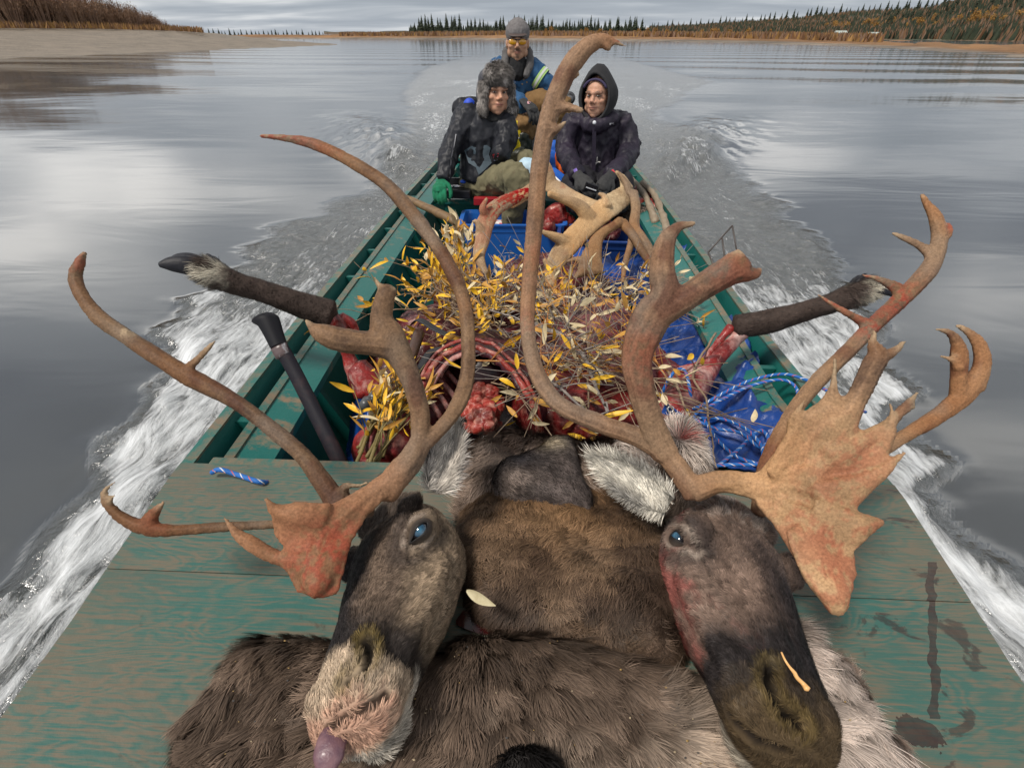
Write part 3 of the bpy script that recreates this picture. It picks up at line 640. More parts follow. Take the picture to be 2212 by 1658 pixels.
def fur(name, V, Fc, parent, n, L, w, dirf, colf, lift=.3, clump=.018, cl=.65, seed=1, segs=3, jit=.35, mask=None, root=.42, mats=None):
    g = np.random.default_rng(seed); Fa = Fc if isinstance(Fc, np.ndarray) else np.array([f[:3] for f in Fc])
    T = np.vstack([Fa[:, [0, 1, 2]], Fa[:, [0, 2, 3]]]) if Fa.shape[1] == 4 else Fa
    if mask is not None: T = T[mask[T[:, 0]]]
    a, b_, c_ = V[T[:, 0]], V[T[:, 1]], V[T[:, 2]]; cr = np.cross(b_ - a, c_ - a); ar = np.linalg.norm(cr, axis=1) + 1e-15
    i = g.choice(len(T), n, p=ar / ar.sum()); u, v = g.uniform(size=n), g.uniform(size=n); f = u + v > 1; u[f], v[f] = 1 - u[f], 1 - v[f]
    P = a[i] + (b_[i] - a[i]) * u[:, None] + (c_[i] - a[i]) * v[:, None]
    VN = vnormals(V, Fa); N = VN[T[i, 0]] * .5 + VN[T[i, 1]] * .25 + VN[T[i, 2]] * .25; N /= np.linalg.norm(N, axis=1)[:, None] + 1e-9
    def tang(D): D = D - N * (D * N).sum(1)[:, None]; return D / (np.linalg.norm(D, axis=1)[:, None] + 1e-9)
    D = tang(dirf(P, N)); Q = np.cross(N, D); an = g.normal(0, jit, n) + fbm(P, 9, 3, seed + 3) * .9; D = D * np.cos(an)[:, None] + Q * np.sin(an)[:, None]
    l = (L(P) if callable(L) else L) * g.uniform(.65, 1.3, n); ww = w * g.uniform(.6, 1.4, n)
    cid = np.floor(P / clump + fbm(P, 12, 2, 77)[:, None] * .6).astype(np.int64)
    C = (cid + .5) * clump + np.stack([hsh(cid[:, 0], cid[:, 1], cid[:, 2], s) - .5 for s in (1, 2, 3)], 1) * clump
    C = C - N * ((C - P) * N).sum(1)[:, None]; tone = .62 + .75 * hsh(cid[:, 0], cid[:, 1], cid[:, 2], 9)
    tip = P + D * l[:, None] + N * (lift * l)[:, None]; tC = C + tang(D) * l[:, None] * 1.1 + N * (lift * l * .9)[:, None]
    tip = tip * (1 - cl) + tC * cl
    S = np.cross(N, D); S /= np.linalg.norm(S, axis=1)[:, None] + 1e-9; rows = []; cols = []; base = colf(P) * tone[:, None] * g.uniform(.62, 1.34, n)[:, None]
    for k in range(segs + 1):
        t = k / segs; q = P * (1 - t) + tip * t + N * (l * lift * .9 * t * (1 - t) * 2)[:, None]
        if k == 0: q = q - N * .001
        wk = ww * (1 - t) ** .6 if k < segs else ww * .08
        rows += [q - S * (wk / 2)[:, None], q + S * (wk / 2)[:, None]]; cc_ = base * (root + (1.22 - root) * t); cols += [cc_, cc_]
    m = 2 * (segs + 1); VV = np.stack(rows, 1).reshape(-1, 3); CC = np.stack(cols, 1).reshape(-1, 3); o_ = np.arange(n)[:, None] * m
    FF = np.concatenate([o_ + np.array([2 * k, 2 * k + 1, 2 * k + 3, 2 * k + 2]) for k in range(segs)], 1).reshape(-1, 4)
    return mk(name, VV, FF, mats or M_FUR, parent, col=CC)
# ---- heads
def head_frame(O, T, roll):
    O, T = np.array(U(*O)), np.array(U(*T)); X = T - O; L = np.linalg.norm(X); X /= L
    toward = -FW; Z0 = toward - X * (toward @ X); Z0 /= np.linalg.norm(Z0); Y0 = np.cross(Z0, X)   # Y0 = animal's left
    c, s = math.cos(roll), math.sin(roll); Z = Z0 * c + Y0 * s; Y = np.cross(Z, X)
    return O, np.stack([X, Y, Z], 1), L / .445
def caribou_head(label, O, T, roll, colf, seed, ft, ws=1.16):
    Og, R, sc = head_frame(O, T, roll)
    loc = lambda p: Og + (np.asarray(p, float) * np.array((1, ws, 1.0)) * sc) @ R.T
    inv_ = lambda V: ((V - Og) @ R) / sc / np.array((1, ws, 1.0))
    root = thing('caribou', label, 'animal head', loc((.15, 0, -.12)))
    S = [(-.01, .045, .02, -.085), (.02, .066, .040, -.115), (.06, .090, .055, -.145), (.10, .096, .060, -.155), (.14, .095, .056, -.158), (.18, .089, .048, -.156), (.22, .083, .042, -.150), (.27, .074, .034, -.138), (.32, .068, .027, -.126), (.36, .069, .022, -.118), (.395, .070, .014, -.110), (.42, .065, .002, -.102), (.443, .048, -.020, -.086)]
    b = MB(); n = 28; a = np.arange(n) / n * 2 * math.pi; V = []
    for x, w, zt, zb in S:
        zc = (zt + zb) / 2 + .012; hz_ = np.where(np.sin(a) > 0, zt - zc, zc - zb); pw = .82
        yy = np.sign(np.cos(a)) * np.abs(np.cos(a)) ** pw * w * np.where(np.sin(a) < 0, 1 - .32 * np.sin(a) ** 2, 1 - .10 * np.sin(a) ** 2)
        V += [(x, yy[k], zc + np.sin(a[k]) * hz_[k]) for k in range(n)]
    Fc = [(i * n + k, i * n + (k + 1) % n, (i + 1) * n + (k + 1) % n, (i + 1) * n + k) for i in range(len(S) - 1) for k in range(n)] + [tuple(range(n))[::-1], tuple(range((len(S) - 1) * n, len(S) * n))]
    b.add(loc(V), Fc)
    def E(c, r): b.ell(loc(c), np.array(r) * sc, R, 10)
    for s in (-1, 1):
        E((.115, s * .080, .028), (.038, .024, .026)); E((.392, s * .038, -.012), (.034, .024, .026)); E((.09, s * .050, -.085), (.075, .026, .05)); E((.045, s * .045, .045), (.03, .03, .022))
        E((.385, s * .042, -.058), (.038, .024, .024))
    E((.415, 0, -.03), (.028, .036, .026)); E((.390, 0, -.100), (.046, .044, .026)); E((.03, 0, .045), (.04, .05, .02)); E((.30, 0, -.09), (.08, .035, .03))
    V, Fc = fuse(b, .0040, 6); N = vnormals(V, Fc); V0 = V.copy()
    from mathutils.bvhtree import BVHTree
    bv = BVHTree.FromPolygons(V.tolist(), [tuple(int(i) for i in f_) for f_ in Fc])
    def hit(x, y):
        r = U(x, y, 1.0) - CAM; r /= np.linalg.norm(r); h, n_, _, _ = bv.ray_cast(Vector(CAM), Vector(r)); return (np.array(h), np.array(n_)) if h is not None else None
    def line(pts, n=6):
        q = [hit(x, y) for x, y in pts]; q = [a_[0] for a_ in q if a_ is not None]; return catmull(q, n) if len(q) > 1 else None
    def dl(P, L_):
        if L_ is None: return np.full(len(P), 9.0), np.zeros(len(P))
        i_, d_ = knn(P, L_); return d_, i_ / max(1, len(L_) - 1)
    nos, mou, tear = line(ft['nostril']), line(ft['mouth']), line(ft['tear']); pales = [line(q) for q in ft['pale']]; darks = [line(q) for q in ft['dark']]
    ec, en = hit(*ft['eye']); ek = hit(*ft['corner'])[0]; ax_ = ek - ec; ax_ -= en * (ax_ @ en); EL_ = np.linalg.norm(ax_); ax_ /= EL_; bx = np.cross(en, ax_)
    def efield(P): r = P - ec; a_ = r @ ax_ / .020; b_ = r @ bx / .013; n_ = r @ en; return np.sqrt(a_ ** 2 + b_ ** 2) + 20 * (np.abs(n_) > .06)
    Lc = inv_(V); x, y, z = Lc.T; dn, tn = dl(V, nos); dm, tm = dl(V, mou); dt_, _ = dl(V, tear); ef = efield(V)
    d = fbm(V, 30, 3, seed) * .0016 - .012 * np.exp(-(dn / .0065) ** 2) + .0035 * np.exp(-((dn - .016) / .007) ** 2) - .007 * np.exp(-(dm / .005) ** 2) + .002 * np.exp(-((dm - .012) / .006) ** 2) - .004 * np.exp(-(dt_ / .004) ** 2)
    d = d - .010 * np.exp(-ef ** 4) + .0055 * np.exp(-((ef - 1.55) / .35) ** 2) + .004 * np.exp(-((ef - 3.0) / .7) ** 2) * (((V - ec) @ UP) > 0) + .0012 * np.sin(ef * 8) * np.exp(-((ef - 2.4) / .8) ** 2)
    for q in ft['ridge']: dr = dl(V, line(q))[0]; d = d + .0062 * np.exp(-(dr / .013) ** 2) - .0042 * np.exp(-((dr - .030) / .010) ** 2)
    V = V + N * d[:, None]
    def feat(P):
        c = colf(inv_(P)); n_ = fbm(P, 70, 2, 9) * .0015; dn, _ = dl(P, nos); dm, _ = dl(P, mou); dt_, _ = dl(P, tear); ef = efield(P)
        def mx(c, k, t): k = k[:, None]; return c * (1 - k) + np.array(t) * k
        for q in darks: c = mx(c, .75 * np.exp(-(dl(P, q)[0] / .016) ** 2), (.020, .017, .018))
        c = mx(c, .6 * np.exp(-((ef - 2.6) / .9) ** 2), (.050, .040, .037))
        for q in pales: c = mx(c, .85 * np.exp(-((dl(P, q)[0] + n_) / .0048) ** 2), (.34, .275, .225))
        c = mx(c, .9 * np.exp(-(ef / 1.25) ** 6), (.008, .007, .007)); c = mx(c, .85 * np.exp(-(dt_ / .0032) ** 2), (.010, .009, .009))
        c = mx(c, ft['rim'] * np.exp(-((dn - .013) / .006) ** 2), (.15, .105, .028)); c = mx(c, np.exp(-((dn + n_) / .0072) ** 4), (.008, .006, .004)); c = mx(c, .9 * np.exp(-((dm + n_) / .0060) ** 4), (.012, .009, .008))
        return np.clip(c, 0, 1)
    body = mk('face', V, Fc, M_SKIN, root, col=feat(V0) * .85)
    keep = (ef > 1.35) & (dn > .0085) & (dm > .0075) & (dt_ > .003)
    zz_ = lambda P: inv_(P)
    def flen(P):
        q = inv_(P); l_ = .0078 + .008 * sst(.10, .0, q[:, 0]) + .010 * sst(-.06, -.12, q[:, 2]); return l_ * (1 - .55 * np.exp(-(efield(P) / 4) ** 2)) + .004 * ft.get('shag', 0)
    fur('face_fur', V, Fc, root, 62000, flen, .0012, lambda P, N_: -R[:, 0][None] - R[:, 2][None] * .3, feat, lift=.20, clump=.009, cl=.55, seed=seed, jit=.26, mask=keep, root=.50)
    out = en; rr = .0165; e = ec - en * .0085; V2, F2 = sphere(16); V2 = V2 * rr; dt = (V2 @ out) / rr; gz_ = out * .94 + RT * ft['gaze'][0] + UP * ft['gaze'][1]; gz_ /= np.linalg.norm(gz_); dt = (V2 @ gz_) / rr
    k = sst(.74, .84, dt)[:, None]; k2 = sst(.94, .99, dt)[:, None]; ce = np.array((.010, .009, .011)) * (1 - k) + np.array((.018, .055, .095)) * k; ce = ce * (1 - k2) + np.array((.04, .12, .19)) * k2
    ey = mk('eye', V2 + e, F2, M_EYE, root, col=ce); an = np.linspace(0, 2 * math.pi, 33)
    def loop(a_, b_, h_): return np.array([ec + ax_ * (math.cos(t) * a_ + (.007 if math.cos(t) > 0 else 0) * math.cos(t) ** 6) + bx * math.sin(t) * b_ * (1 - .35 * max(0, math.cos(t))) + en * (h_ - .006 * math.cos(t) ** 2) for t in an[:-1]])
    rings = [loop(.0140, .0056, .0062), loop(.0148, .0066, .0080), loop(.0170, .0098, .0066), loop(.0200, .0140, .0030), loop(.0225, .0170, -.003)]; n_ = 32
    LV = np.vstack(rings); LV = LV + (fbm(LV, 90, 2, 3) * .0008)[:, None]; LF = [(i_ * n_ + k_, i_ * n_ + (k_ + 1) % n_, (i_ + 1) * n_ + (k_ + 1) % n_, (i_ + 1) * n_ + k_) for i_ in range(4) for k_ in range(n_)]
    LC = np.repeat(np.array([(.006, .005, .005), (.008, .007, .007), (.020, .016, .014), (.050, .039, .032), (.070, .054, .043)]), n_, 0); mk('eyelid', LV, LF, M_LIDA, root, col=LC)
    return root, loc, R, sc, inv_
M_LIDA = mat('eyelid_hide', 'attr', rough=.5, spec=.25, bump=.0008, bs=250)
M_LID = [mat('eyelid_dark', (.009, .008, .008), rough=.3, coat=.4), mat('eyelid_skin', (.060, .048, .042), (.03, .025, .022), 60, rough=.6, bump=.001, bs=200)]
M_EYE = mat('eyeball', 'attr', rough=.05, coat=.6, spec=.5)
def col_left(q):     # head at the left of the picture: dark bridge, tan cheek, pale pinkish muzzle
    x, y, z = q.T; n = fbm(q, 22, 4, 2); n2 = fbm(q, 60, 2, 5)
    c = np.array((.150, .108, .080)) * (1 + .30 * n)[:, None]
    def mixc(c, k, t): k = np.clip(k, 0, 1)[:, None]; return c * (1 - k) + np.array(t) * k
    c = mixc(c, sst(.035, .085, y - z * .45 + n * .012) * sst(.40, .30, x) * .85, (.33, .245, .165))
    c = mixc(c, sst(.30, .34, x) * sst(.03, .07, y - z * .3) * .7, (.10, .07, .05))
    c = mixc(c, sst(.022, -.012, y + n * .012) * sst(.06, .13, x) * .93, (.022, .020, .022))
    c = mixc(c, sst(.27, .32, x + n * .015) * sst(.375, .35, x + n * .01) * .88, (.024, .021, .021))
    c = mixc(c, np.exp(-(((x - .05) / .05) ** 2 + ((z - .05) / .03) ** 2)) * .5, (.075, .062, .056))
    c = mixc(c, sst(.348, .378, x + n * .012 + .012 * (y < .02)), (.50, .385, .275))
    c = mixc(c, sst(.40, .44, x + n2 * .014) * sst(-.085, -.05, z) * .6, (.48, .23, .16))
    
    c = mixc(c, sst(-.066, -.080, z + n2 * .004) * sst(.325, .355, x), (.60, .54, .45)); return c
def col_right(q):    # head at the right: brown grey forehead, black bridge, olive muzzle
    x, y, z = q.T; n = fbm(q, 22, 4, 12); n2 = fbm(q, 60, 2, 15)
    c = np.array((.185, .128, .100)) * (1 + .32 * n)[:, None]
    def mixc(c, k, t): k = np.clip(k, 0, 1)[:, None]; return c * (1 - k) + np.array(t) * k
    c = mixc(c, sst(.04, .0, np.abs(y - .01) - .01 + n * .012) * sst(.0, .02, z) * .6 * sst(.06, .16, x), (.085, .062, .055))
    c = mixc(c, sst(.005, .045, y + n * .012) * sst(.10, .20, x) * .93, (.020, .018, .021))
    c = mixc(c, sst(.25, .31, x + n * .02 + y * .3) * .95, (.020, .018, .019))
    c = mixc(c, sst(.35, .43, x + n2 * .016) * .70, (.105, .070, .034))
    c = mixc(c, sst(-.082, -.098, z) * sst(.32, .36, x) * .8, (.34, .30, .24))
    c = mixc(c, sst(.10, .04, x) * sst(.0, .03, z + n * .02) * sst(-.2, .4, n2) * .8, (.27, .235, .21))
    c = mixc(c, sst(-.020, -.080, z + n * .05 + n2 * .02) * sst(.31, .20, x + n * .05) * (y < 0) * .7, (.27, .07, .06))
    c = mixc(c, sst(-.070, -.10, z + n2 * .02) * sst(.33, .25, x) * (y < 0) * sst(-.35, .25, n + n2 * .5) * .85, (.12, .010, .010))
    return c
FTL = dict(ridge=[[(955, 1215), (925, 1300), (885, 1385)], [(855, 1130), (880, 1098), (925, 1088)]], eye=(908, 1146), corner=(880, 1180), nostril=[(790, 1385), (796, 1412), (784, 1442), (748, 1474)], mouth=[(703, 1578), (733, 1556), (770, 1540), (805, 1520), (835, 1500)], tear=[(880, 1182), (881, 1200), (884, 1215)], gaze=(-.05, .05), rim=.6,
    pale=[[(872, 1178), (874, 1150), (890, 1126), (915, 1116)], [(892, 1182), (918, 1176), (934, 1156)]], dark=[[(850, 1120), (865, 1095), (900, 1090)], [(700, 1360), (705, 1280), (740, 1200), (780, 1130)]])
FTR = dict(ridge=[[(1475, 1250), (1520, 1340), (1580, 1430)], [(1440, 1120), (1475, 1098), (1520, 1118), (1540, 1160)], [(1610, 1200), (1665, 1330), (1700, 1420)]], eye=(1463, 1160), corner=(1515, 1202), nostril=[(1668, 1440), (1663, 1470), (1678, 1510), (1702, 1545), (1735, 1570)], mouth=[(1575, 1545), (1625, 1592), (1700, 1622)], tear=[(1515, 1202), (1526, 1220), (1534, 1240)], gaze=(.0, .06), rim=.35,
    pale=[[(1440, 1150), (1458, 1134), (1485, 1140), (1505, 1168), (1518, 1196)], [(1436, 1168), (1460, 1186), (1490, 1192), (1506, 1202)]], dark=[[(1500, 1125), (1525, 1155), (1535, 1195)], [(1640, 1180), (1690, 1290), (1730, 1390)]])
hl, locL, RL, sL, invL = caribou_head('caribou head with pale pinkish muzzle and tongue hanging out, left of the two', (885, 1118, .97), (702, 1562, .615), rad(-44), col_left, 3, FTL)
hr, locR, RR, sR, invR = caribou_head('caribou head with dark muzzle, bloody cheek and big palmed antler, right of the two', (1548, 1125, .97), (1758, 1600, .60), rad(14), col_right, 5, FTR, 1.27)
# antlers of the right head
antler('antler', hr, [
    [(1500, 1075, .88, 56), (1484, 1040, .885, 66), (1440, 985, .90, 62), (1380, 945, .92, 56), (1290, 912, .95, 54), (1205, 870, .98, 50), (1158, 800, 1.01, 48), (1140, 710, 1.04, 44), (1143, 620, 1.06, 45), (1155, 480, 1.06, 50), (1165, 360, 1.05, 52), (1186, 250, 1.04, 56), (1222, 160, 1.03, 58), (1262, 106, 1.02, 52), (1302, 86, 1.02, 36), (1330, 92, 1.02, 16), (1352, 101, 1.02, 8)],
    [(1440, 985, .90, 52), (1412, 925, .90, 50), (1388, 850, .89, 52), (1376, 770, .88, 62), (1405, 690, .87, 78), (1436, 640, .86, 60), (1430, 580, .86, 50), (1440, 520, .86, 38), (1465, 490, .86, 20), (1500, 482, .86, 12)],
    [(1410, 680, .87, 70), (1470, 650, .86, 52), (1530, 612, .855, 50), (1580, 582, .85, 58), (1606, 572, .85, 66)],
    [(1600, 590, .85, 30), (1630, 590, .85, 26), (1645, 580, .85, 10)], [(1575, 570, .85, 26), (1586, 545, .85, 12)],
    [(1190, 236, 1.04, 34), (1225, 232, 1.03, 22), (1258, 240, 1.02, 12)], [(1188, 285, 1.04, 30), (1212, 272, 1.03, 13), (1222, 262, 1.03, 8)], [(1225, 165, 1.04, 26), (1250, 160, 1.05, 10)], [(1300, 88, 1.02, 30), (1318, 108, 1.02, 12)],
    [(1500, 1060, .88, 60), (1560, 1042, .86, 50), (1640, 1052, .83, 60), (1700, 1060, .80, 90), (1760, 1060, .77, 120)],
    [(1700, 1040, .80, 110), (1750, 960, .79, 110), (1790, 900, .79, 80), (1797, 850, .79, 22), (1804, 775, .79, 8)],
    [(1790, 960, .78, 90), (1840, 880, .78, 46), (1880, 800, .78, 46), (1895, 770, .78, 44), (1885, 740, .78, 20), (1890, 714, .78, 7)],
    [(1895, 775, .78, 30), (1930, 760, .78, 20), (1958, 733, .78, 7)],
    [(1800, 1000, .77, 100), (1850, 960, .77, 44), (1910, 925, .77, 28), (1950, 885, .77, 22), (1982, 848, .77, 7)], [(1950, 890, .77, 20), (1972, 880, .77, 12)],
    [(1840, 1010, .77, 70), (1890, 985, .765, 40), (1915, 940, .765, 28), (1922, 905, .765, 14), (1917, 878, .765, 7)],
    [(1780, 1090, .76, 110), (1850, 1050, .755, 60), (1900, 1020, .75, 34), (1950, 980, .75, 8)],
    [(1780, 1150, .745, 160), (1830, 1140, .74, 100), (1880, 1130, .735, 40), (1910, 1128, .73, 10)],
    [(1715, 965, .80, 30), (1712, 915, .795, 22), (1738, 872, .79, 7)], [(1648, 1085, .82, 30), (1690, 1135, .775, 30), (1738, 1212, .74, 30), (1782, 1288, .718, 28), (1806, 1322, .71, 22)], [(1650, 1032, .83, 30), (1700, 970, .80, 30), (1735, 915, .79, 26)], [(1650, 1058, .82, 40), (1730, 1050, .78, 34), (1790, 1000, .768, 26), (1850, 965, .765, 20)], [(1680, 1080, .80, 34), (1760, 1120, .75, 30), (1830, 1150, .738, 20)],
    [(1770, 1150, .75, 150), (1785, 1230, .73, 120), (1800, 1290, .715, 60), (1805, 1322, .71, 30)]],
    [([(1640, 1030, .83), (1672, 1000, .81), (1700, 955, .80), (1722, 900, .79), (1742, 905, .79), (1775, 880, .785), (1800, 905, .78), (1828, 925, .78), (1845, 965, .77), (1868, 1000, .765), (1828, 1040, .757), (1835, 1062, .755), (1862, 1078, .75), (1846, 1110, .745), (1872, 1130, .74), (1862, 1165, .735), (1840, 1200, .73), (1850, 1240, .725), (1828, 1260, .72), (1835, 1310, .715), (1810, 1328, .71), (1780, 1290, .715), (1740, 1210, .735), (1690, 1130, .77), (1650, 1085, .82)], .020, (1775, 1080, .77))],
    bw={0: .76, 1: 1.12, 2: 1.15}, palmtone=(.46, .285, .150), tone=(.27, .165, .10), dark=(.080, .046, .030), reds=[(1795, 1290, .715, .035, 1.0), (1780, 1260, .72, .025, .7), (1395, 770, .88, .05, .45), (1590, 600, .85, .05, .4), (1345, 100, 1.02, .02, .8), (1140, 700, 1.04, .03, .3), (1150, 560, 1.06, .05, .25), (1840, 1170, .74, .07, .55), (1850, 980, .77, .05, .45), (1740, 1150, .75, .06, .35), (1800, 1000, .77, .06, .25)])
antler('antler', hr, [
    [(1640, 1110, .93, 50), (1650, 1040, .94, 50), (1665, 985, .95, 46), (1710, 895, .97, 42), (1765, 825, 1.0, 40), (1835, 755, 1.03, 42), (1905, 685, 1.06, 42), (1965, 628, 1.08, 46), (2010, 575, 1.08, 46), (2028, 520, 1.09, 40), (2022, 475, 1.09, 36), (2005, 445, 1.09, 24), (1990, 420, 1.09, 14)],
    [(2015, 550, 1.085, 30), (1985, 530, 1.09, 18), (1955, 515, 1.09, 14), (1926, 503, 1.09, 7)], [(2030, 520, 1.09, 22), (2048, 505, 1.09, 16), (2050, 488, 1.09, 10), (2042, 482, 1.09, 6)],
    [(1950, 635, 1.08, 36), (1925, 615, 1.08, 22), (1890, 600, 1.08, 12), (1862, 594, 1.08, 6)], [(1880, 705, 1.05, 34), (1855, 690, 1.05, 20), (1810, 665, 1.05, 14), (1766, 636, 1.05, 6)],
    [(1650, 1060, .93, 44), (1740, 1030, .92, 36), (1830, 1005, .93, 32), (1900, 975, .94, 34), (1965, 935, .95, 36), (2030, 895, .96, 42), (2085, 850, .97, 50), (2120, 795, .97, 42), (2115, 745, .97, 34), (2085, 712, .97, 18), (2064, 703, .97, 8)],
    [(2070, 870, .97, 36), (2070, 815, .96, 34), (2072, 765, .955, 36), (2065, 735, .95, 26), (2045, 716, .95, 16), (2018, 711, .95, 7)], [(2072, 795, .95, 26), (2058, 778, .95, 16), (2030, 768, .95, 7)], [(2110, 840, .97, 30), (2132, 800, .97, 14)]],
    bw={0: .80, 5: .85}, tone=(.27, .155, .085), dark=(.085, .045, .028), reds=[(1940, 655, 1.07, .05, .9), (1880, 712, 1.05, .04, .9), (1870, 598, 1.08, .03, .9), (1790, 650, 1.05, .04, .9), (2048, 490, 1.09, .015, .9)])
# antlers of the left head
antler('antler', hl, [
    [(830, 1075, .86, 54), (858, 1032, .86, 58), (885, 1000, .865, 54), (906, 960, .87, 50)],
    [(906, 965, .87, 46), (908, 900, .87, 48), (893, 835, .865, 50), (868, 775, .86, 62), (838, 725, .855, 80), (825, 690, .855, 60), (830, 650, .85, 50), (840, 622, .85, 44)],
    [(840, 635, .85, 30), (822, 620, .85, 16), (808, 598, .85, 7)], [(840, 640, .85, 30), (852, 622, .85, 14)],
    [(845, 745, .855, 70), (795, 740, .85, 52), (740, 735, .845, 54), (695, 720, .84, 44), (672, 704, .84, 20), (660, 690, .84, 10)],
    [(900, 975, .87, 44), (940, 938, .875, 42), (983, 885, .90, 46), (1008, 820, .93, 46), (1012, 740, .95, 42), (1002, 650, .97, 40), (965, 565, .99, 42), (905, 480, 1.01, 42), (835, 400, 1.03, 40), (750, 345, 1.04, 36), (680, 312, 1.05, 32), (620, 299, 1.05, 22), (562, 293, 1.05, 12)],
    [(848, 1040, .86, 44), (800, 1075, .84, 50), (745, 1115, .81, 70), (700, 1150, .79, 100), (680, 1200, .77, 110)],
    [(700, 1130, .79, 90), (640, 1115, .78, 60), (600, 1105, .775, 30), (575, 1080, .77, 8)],
    [(650, 1210, .77, 40), (600, 1205, .775, 30), (545, 1175, .78, 32), (515, 1155, .785, 22), (490, 1120, .79, 7)],
    [(690, 1200, .77, 110), (685, 1260, .755, 70), (680, 1288, .75, 26)]],
    [([(830, 1045, .85), (770, 1085, .82), (700, 1105, .79), (640, 1112, .78), (590, 1105, .775), (590, 1150, .775), (612, 1180, .77), (600, 1210, .77), (622, 1245, .76), (640, 1280, .755), (690, 1296, .75), (730, 1285, .755), (745, 1230, .765), (760, 1170, .785), (800, 1110, .82), (850, 1065, .85)], .016, (690, 1180, .775))],
    bw={1: .88, 5: .76}, palmtone=(.27, .135, .07), tone=(.20, .118, .066), dark=(.060, .034, .022), reds=[(690, 1230, .765, .06, .75), (730, 1170, .78, .04, .5), (570, 293, 1.05, .03, .9), (620, 299, 1.05, .04, .6), (700, 320, 1.05, .06, .3)])
antler('antler', hl, [
    [(800, 1090, .88, 60), (740, 1100, .875, 66), (712, 1062, .88, 52), (655, 985, .89, 42), (585, 925, .90, 38), (500, 862, .91, 38), (410, 815, .92, 46), (345, 775, .93, 42), (280, 732, .94, 40), (220, 690, .95, 38), (178, 640, .955, 34), (163, 600, .96, 34), (172, 568, .96, 26), (183, 545, .96, 12)],
    [(408, 822, .92, 30), (403, 800, .92, 22), (425, 778, .915, 16), (450, 752, .91, 12), (465, 735, .91, 6)], [(290, 745, .94, 30), (278, 730, .935, 20), (274, 712, .93, 7)],
    [(780, 1105, .87, 46), (720, 1118, .855, 46), (640, 1128, .84, 30), (560, 1134, .83, 26), (470, 1138, .82, 28), (400, 1143, .815, 28), (330, 1143, .81, 34), (272, 1122, .81, 30), (233, 1090, .81, 24), (226, 1062, .81, 16), (252, 1037, .81, 7)],
    [(315, 1142, .81, 34), (330, 1112, .81, 26), (355, 1082, .81, 6)], [(233, 1085, .81, 18), (247, 1068, .81, 7)], [(740, 1080, .875, 40), (745, 1050, .87, 20), (775, 1048, .87, 12), (795, 1042, .87, 9)]],
    bw={0: .88, 3: .85}, tone=(.165, .098, .056), dark=(.055, .031, .021), reds=[(178, 570, .96, .03, .5), (340, 1120, .81, .03, .3)])
# ---- ears
def ear(parent, base, tip, wid, side, toward, colin, colout, seed):
    B, T = U(*base), U(*tip); X = T - B; L = np.linalg.norm(X); X /= L; nu, nv = 16, 11
    Z = np.array(toward, float); Z -= X * (Z @ X); Z /= np.linalg.norm(Z); Y = np.cross(Z, X); V = []
    for i in range(nu):
        t = i / (nu - 1); w = wid * (math.sin(math.pi * min(1, t * .93 + .12)) ** .7) * (1 - .1 * t)
        for j in range(nv):
            s = j / (nv - 1) * 2 - 1; V.append(B + X * t * L + Y * s * w * (1 - .25 * abs(s)) + Z * (.55 * w * s * s - .012 * math.sin(3 * t)) + X * (-.0) )
    V = np.array(V).reshape(nu, nv, 3); V2 = V - Z * .004; A1, f1 = gridmesh(V); A2, f2 = gridmesh(V2)
    VV = np.vstack([A1, A2]); FF = np.vstack([f1, f2[:, ::-1] + len(A1)]); N = vnormals(VV, FF)
    if (N[len(A1) // 2] @ Z) < 0: FF = FF[:, ::-1]
    ra = [i for i in range(nv)] + [i * nv + nv - 1 for i in range(1, nu)] + [(nu - 1) * nv + j for j in range(nv - 2, -1, -1)] + [i * nv for i in range(nu - 2, 0, -1)]
    k = len(A1); FF = FF.tolist() + [(ra[i], ra[(i + 1) % len(ra)], ra[(i + 1) % len(ra)] + k, ra[i] + k) for i in range(len(ra))]
    FF = np.array(FF); c = np.vstack([np.repeat([colin], len(A1), 0), np.repeat([colout], len(A2), 0)]); e = mk('ear', VV, FF, M_SKIN, parent, col=np.array(c) * .55)
    def cf(P):
        r = P - B; s = np.abs(r @ Y) / wid; t = (r @ X) / L; k = sst(.45, .85, s)[:, None]; n = fbm(P, 60, 2, seed)[:, None]
        c = np.array(colin) * (1 - k) + np.array(colout) * k; return np.clip(c * (1 + .35 * n), 0, 1)
    fur('ear_fur', VV, FF, e, 5200, .021, .0014, lambda P, N_: X[None] + Y[None] * ((P - B) @ Y)[:, None] / wid * 1.0, cf, lift=.28, clump=.010, cl=.5, seed=seed, jit=.3, root=.6)
ear(hr, (1445, 1090, .89), (1272, 978, .92), .040, 1, -FW, (.62, .58, .50), (.20, .19, .18), 41)
ear(hl, (945, 1062, .88), (985, 912, .93), .036, 1, -FW, (.55, .50, .44), (.22, .20, .19), 42)
# ---- mouth details
b = MB(); P = [U(735, 1562, .650), U(722, 1588, .632), U(712, 1618, .618), U(704, 1664, .606)]; b.tube(catmull(P, 6), np.interp(np.linspace(0, 1, 19), [0, .4, .8, 1], [.013, .018, .019, .012]), 14, flat=(FW, .5))
V, Fc = b.arr(), b.f; V = V + vnormals(V, np.array([f[:3] for f in Fc])) * (fbm(V, 150, 2, 3) * .0008)[:, None]
mk('tongue', V, Fc, mat('tongue', (.11, .055, .075), (.19, .10, .11), 60, rough=.4, coat=.1, bump=.001, bs=200), hl)
b = MB(); b.tube(catmull([U(1742, 1590, .68), U(1750, 1630, .655), U(1750, 1672, .64)], 6), .011, 12, flat=(FW, .5)); b.build('tongue', mat('tongue_pale', (.20, .125, .09), (.26, .17, .12), 50, rough=.4), hr, smooth=True)
b = MB(); st = [(1688, 1408), (1696, 1425), (1706, 1440), (1716, 1452), (1722, 1463), (1735, 1476), (1744, 1488)]
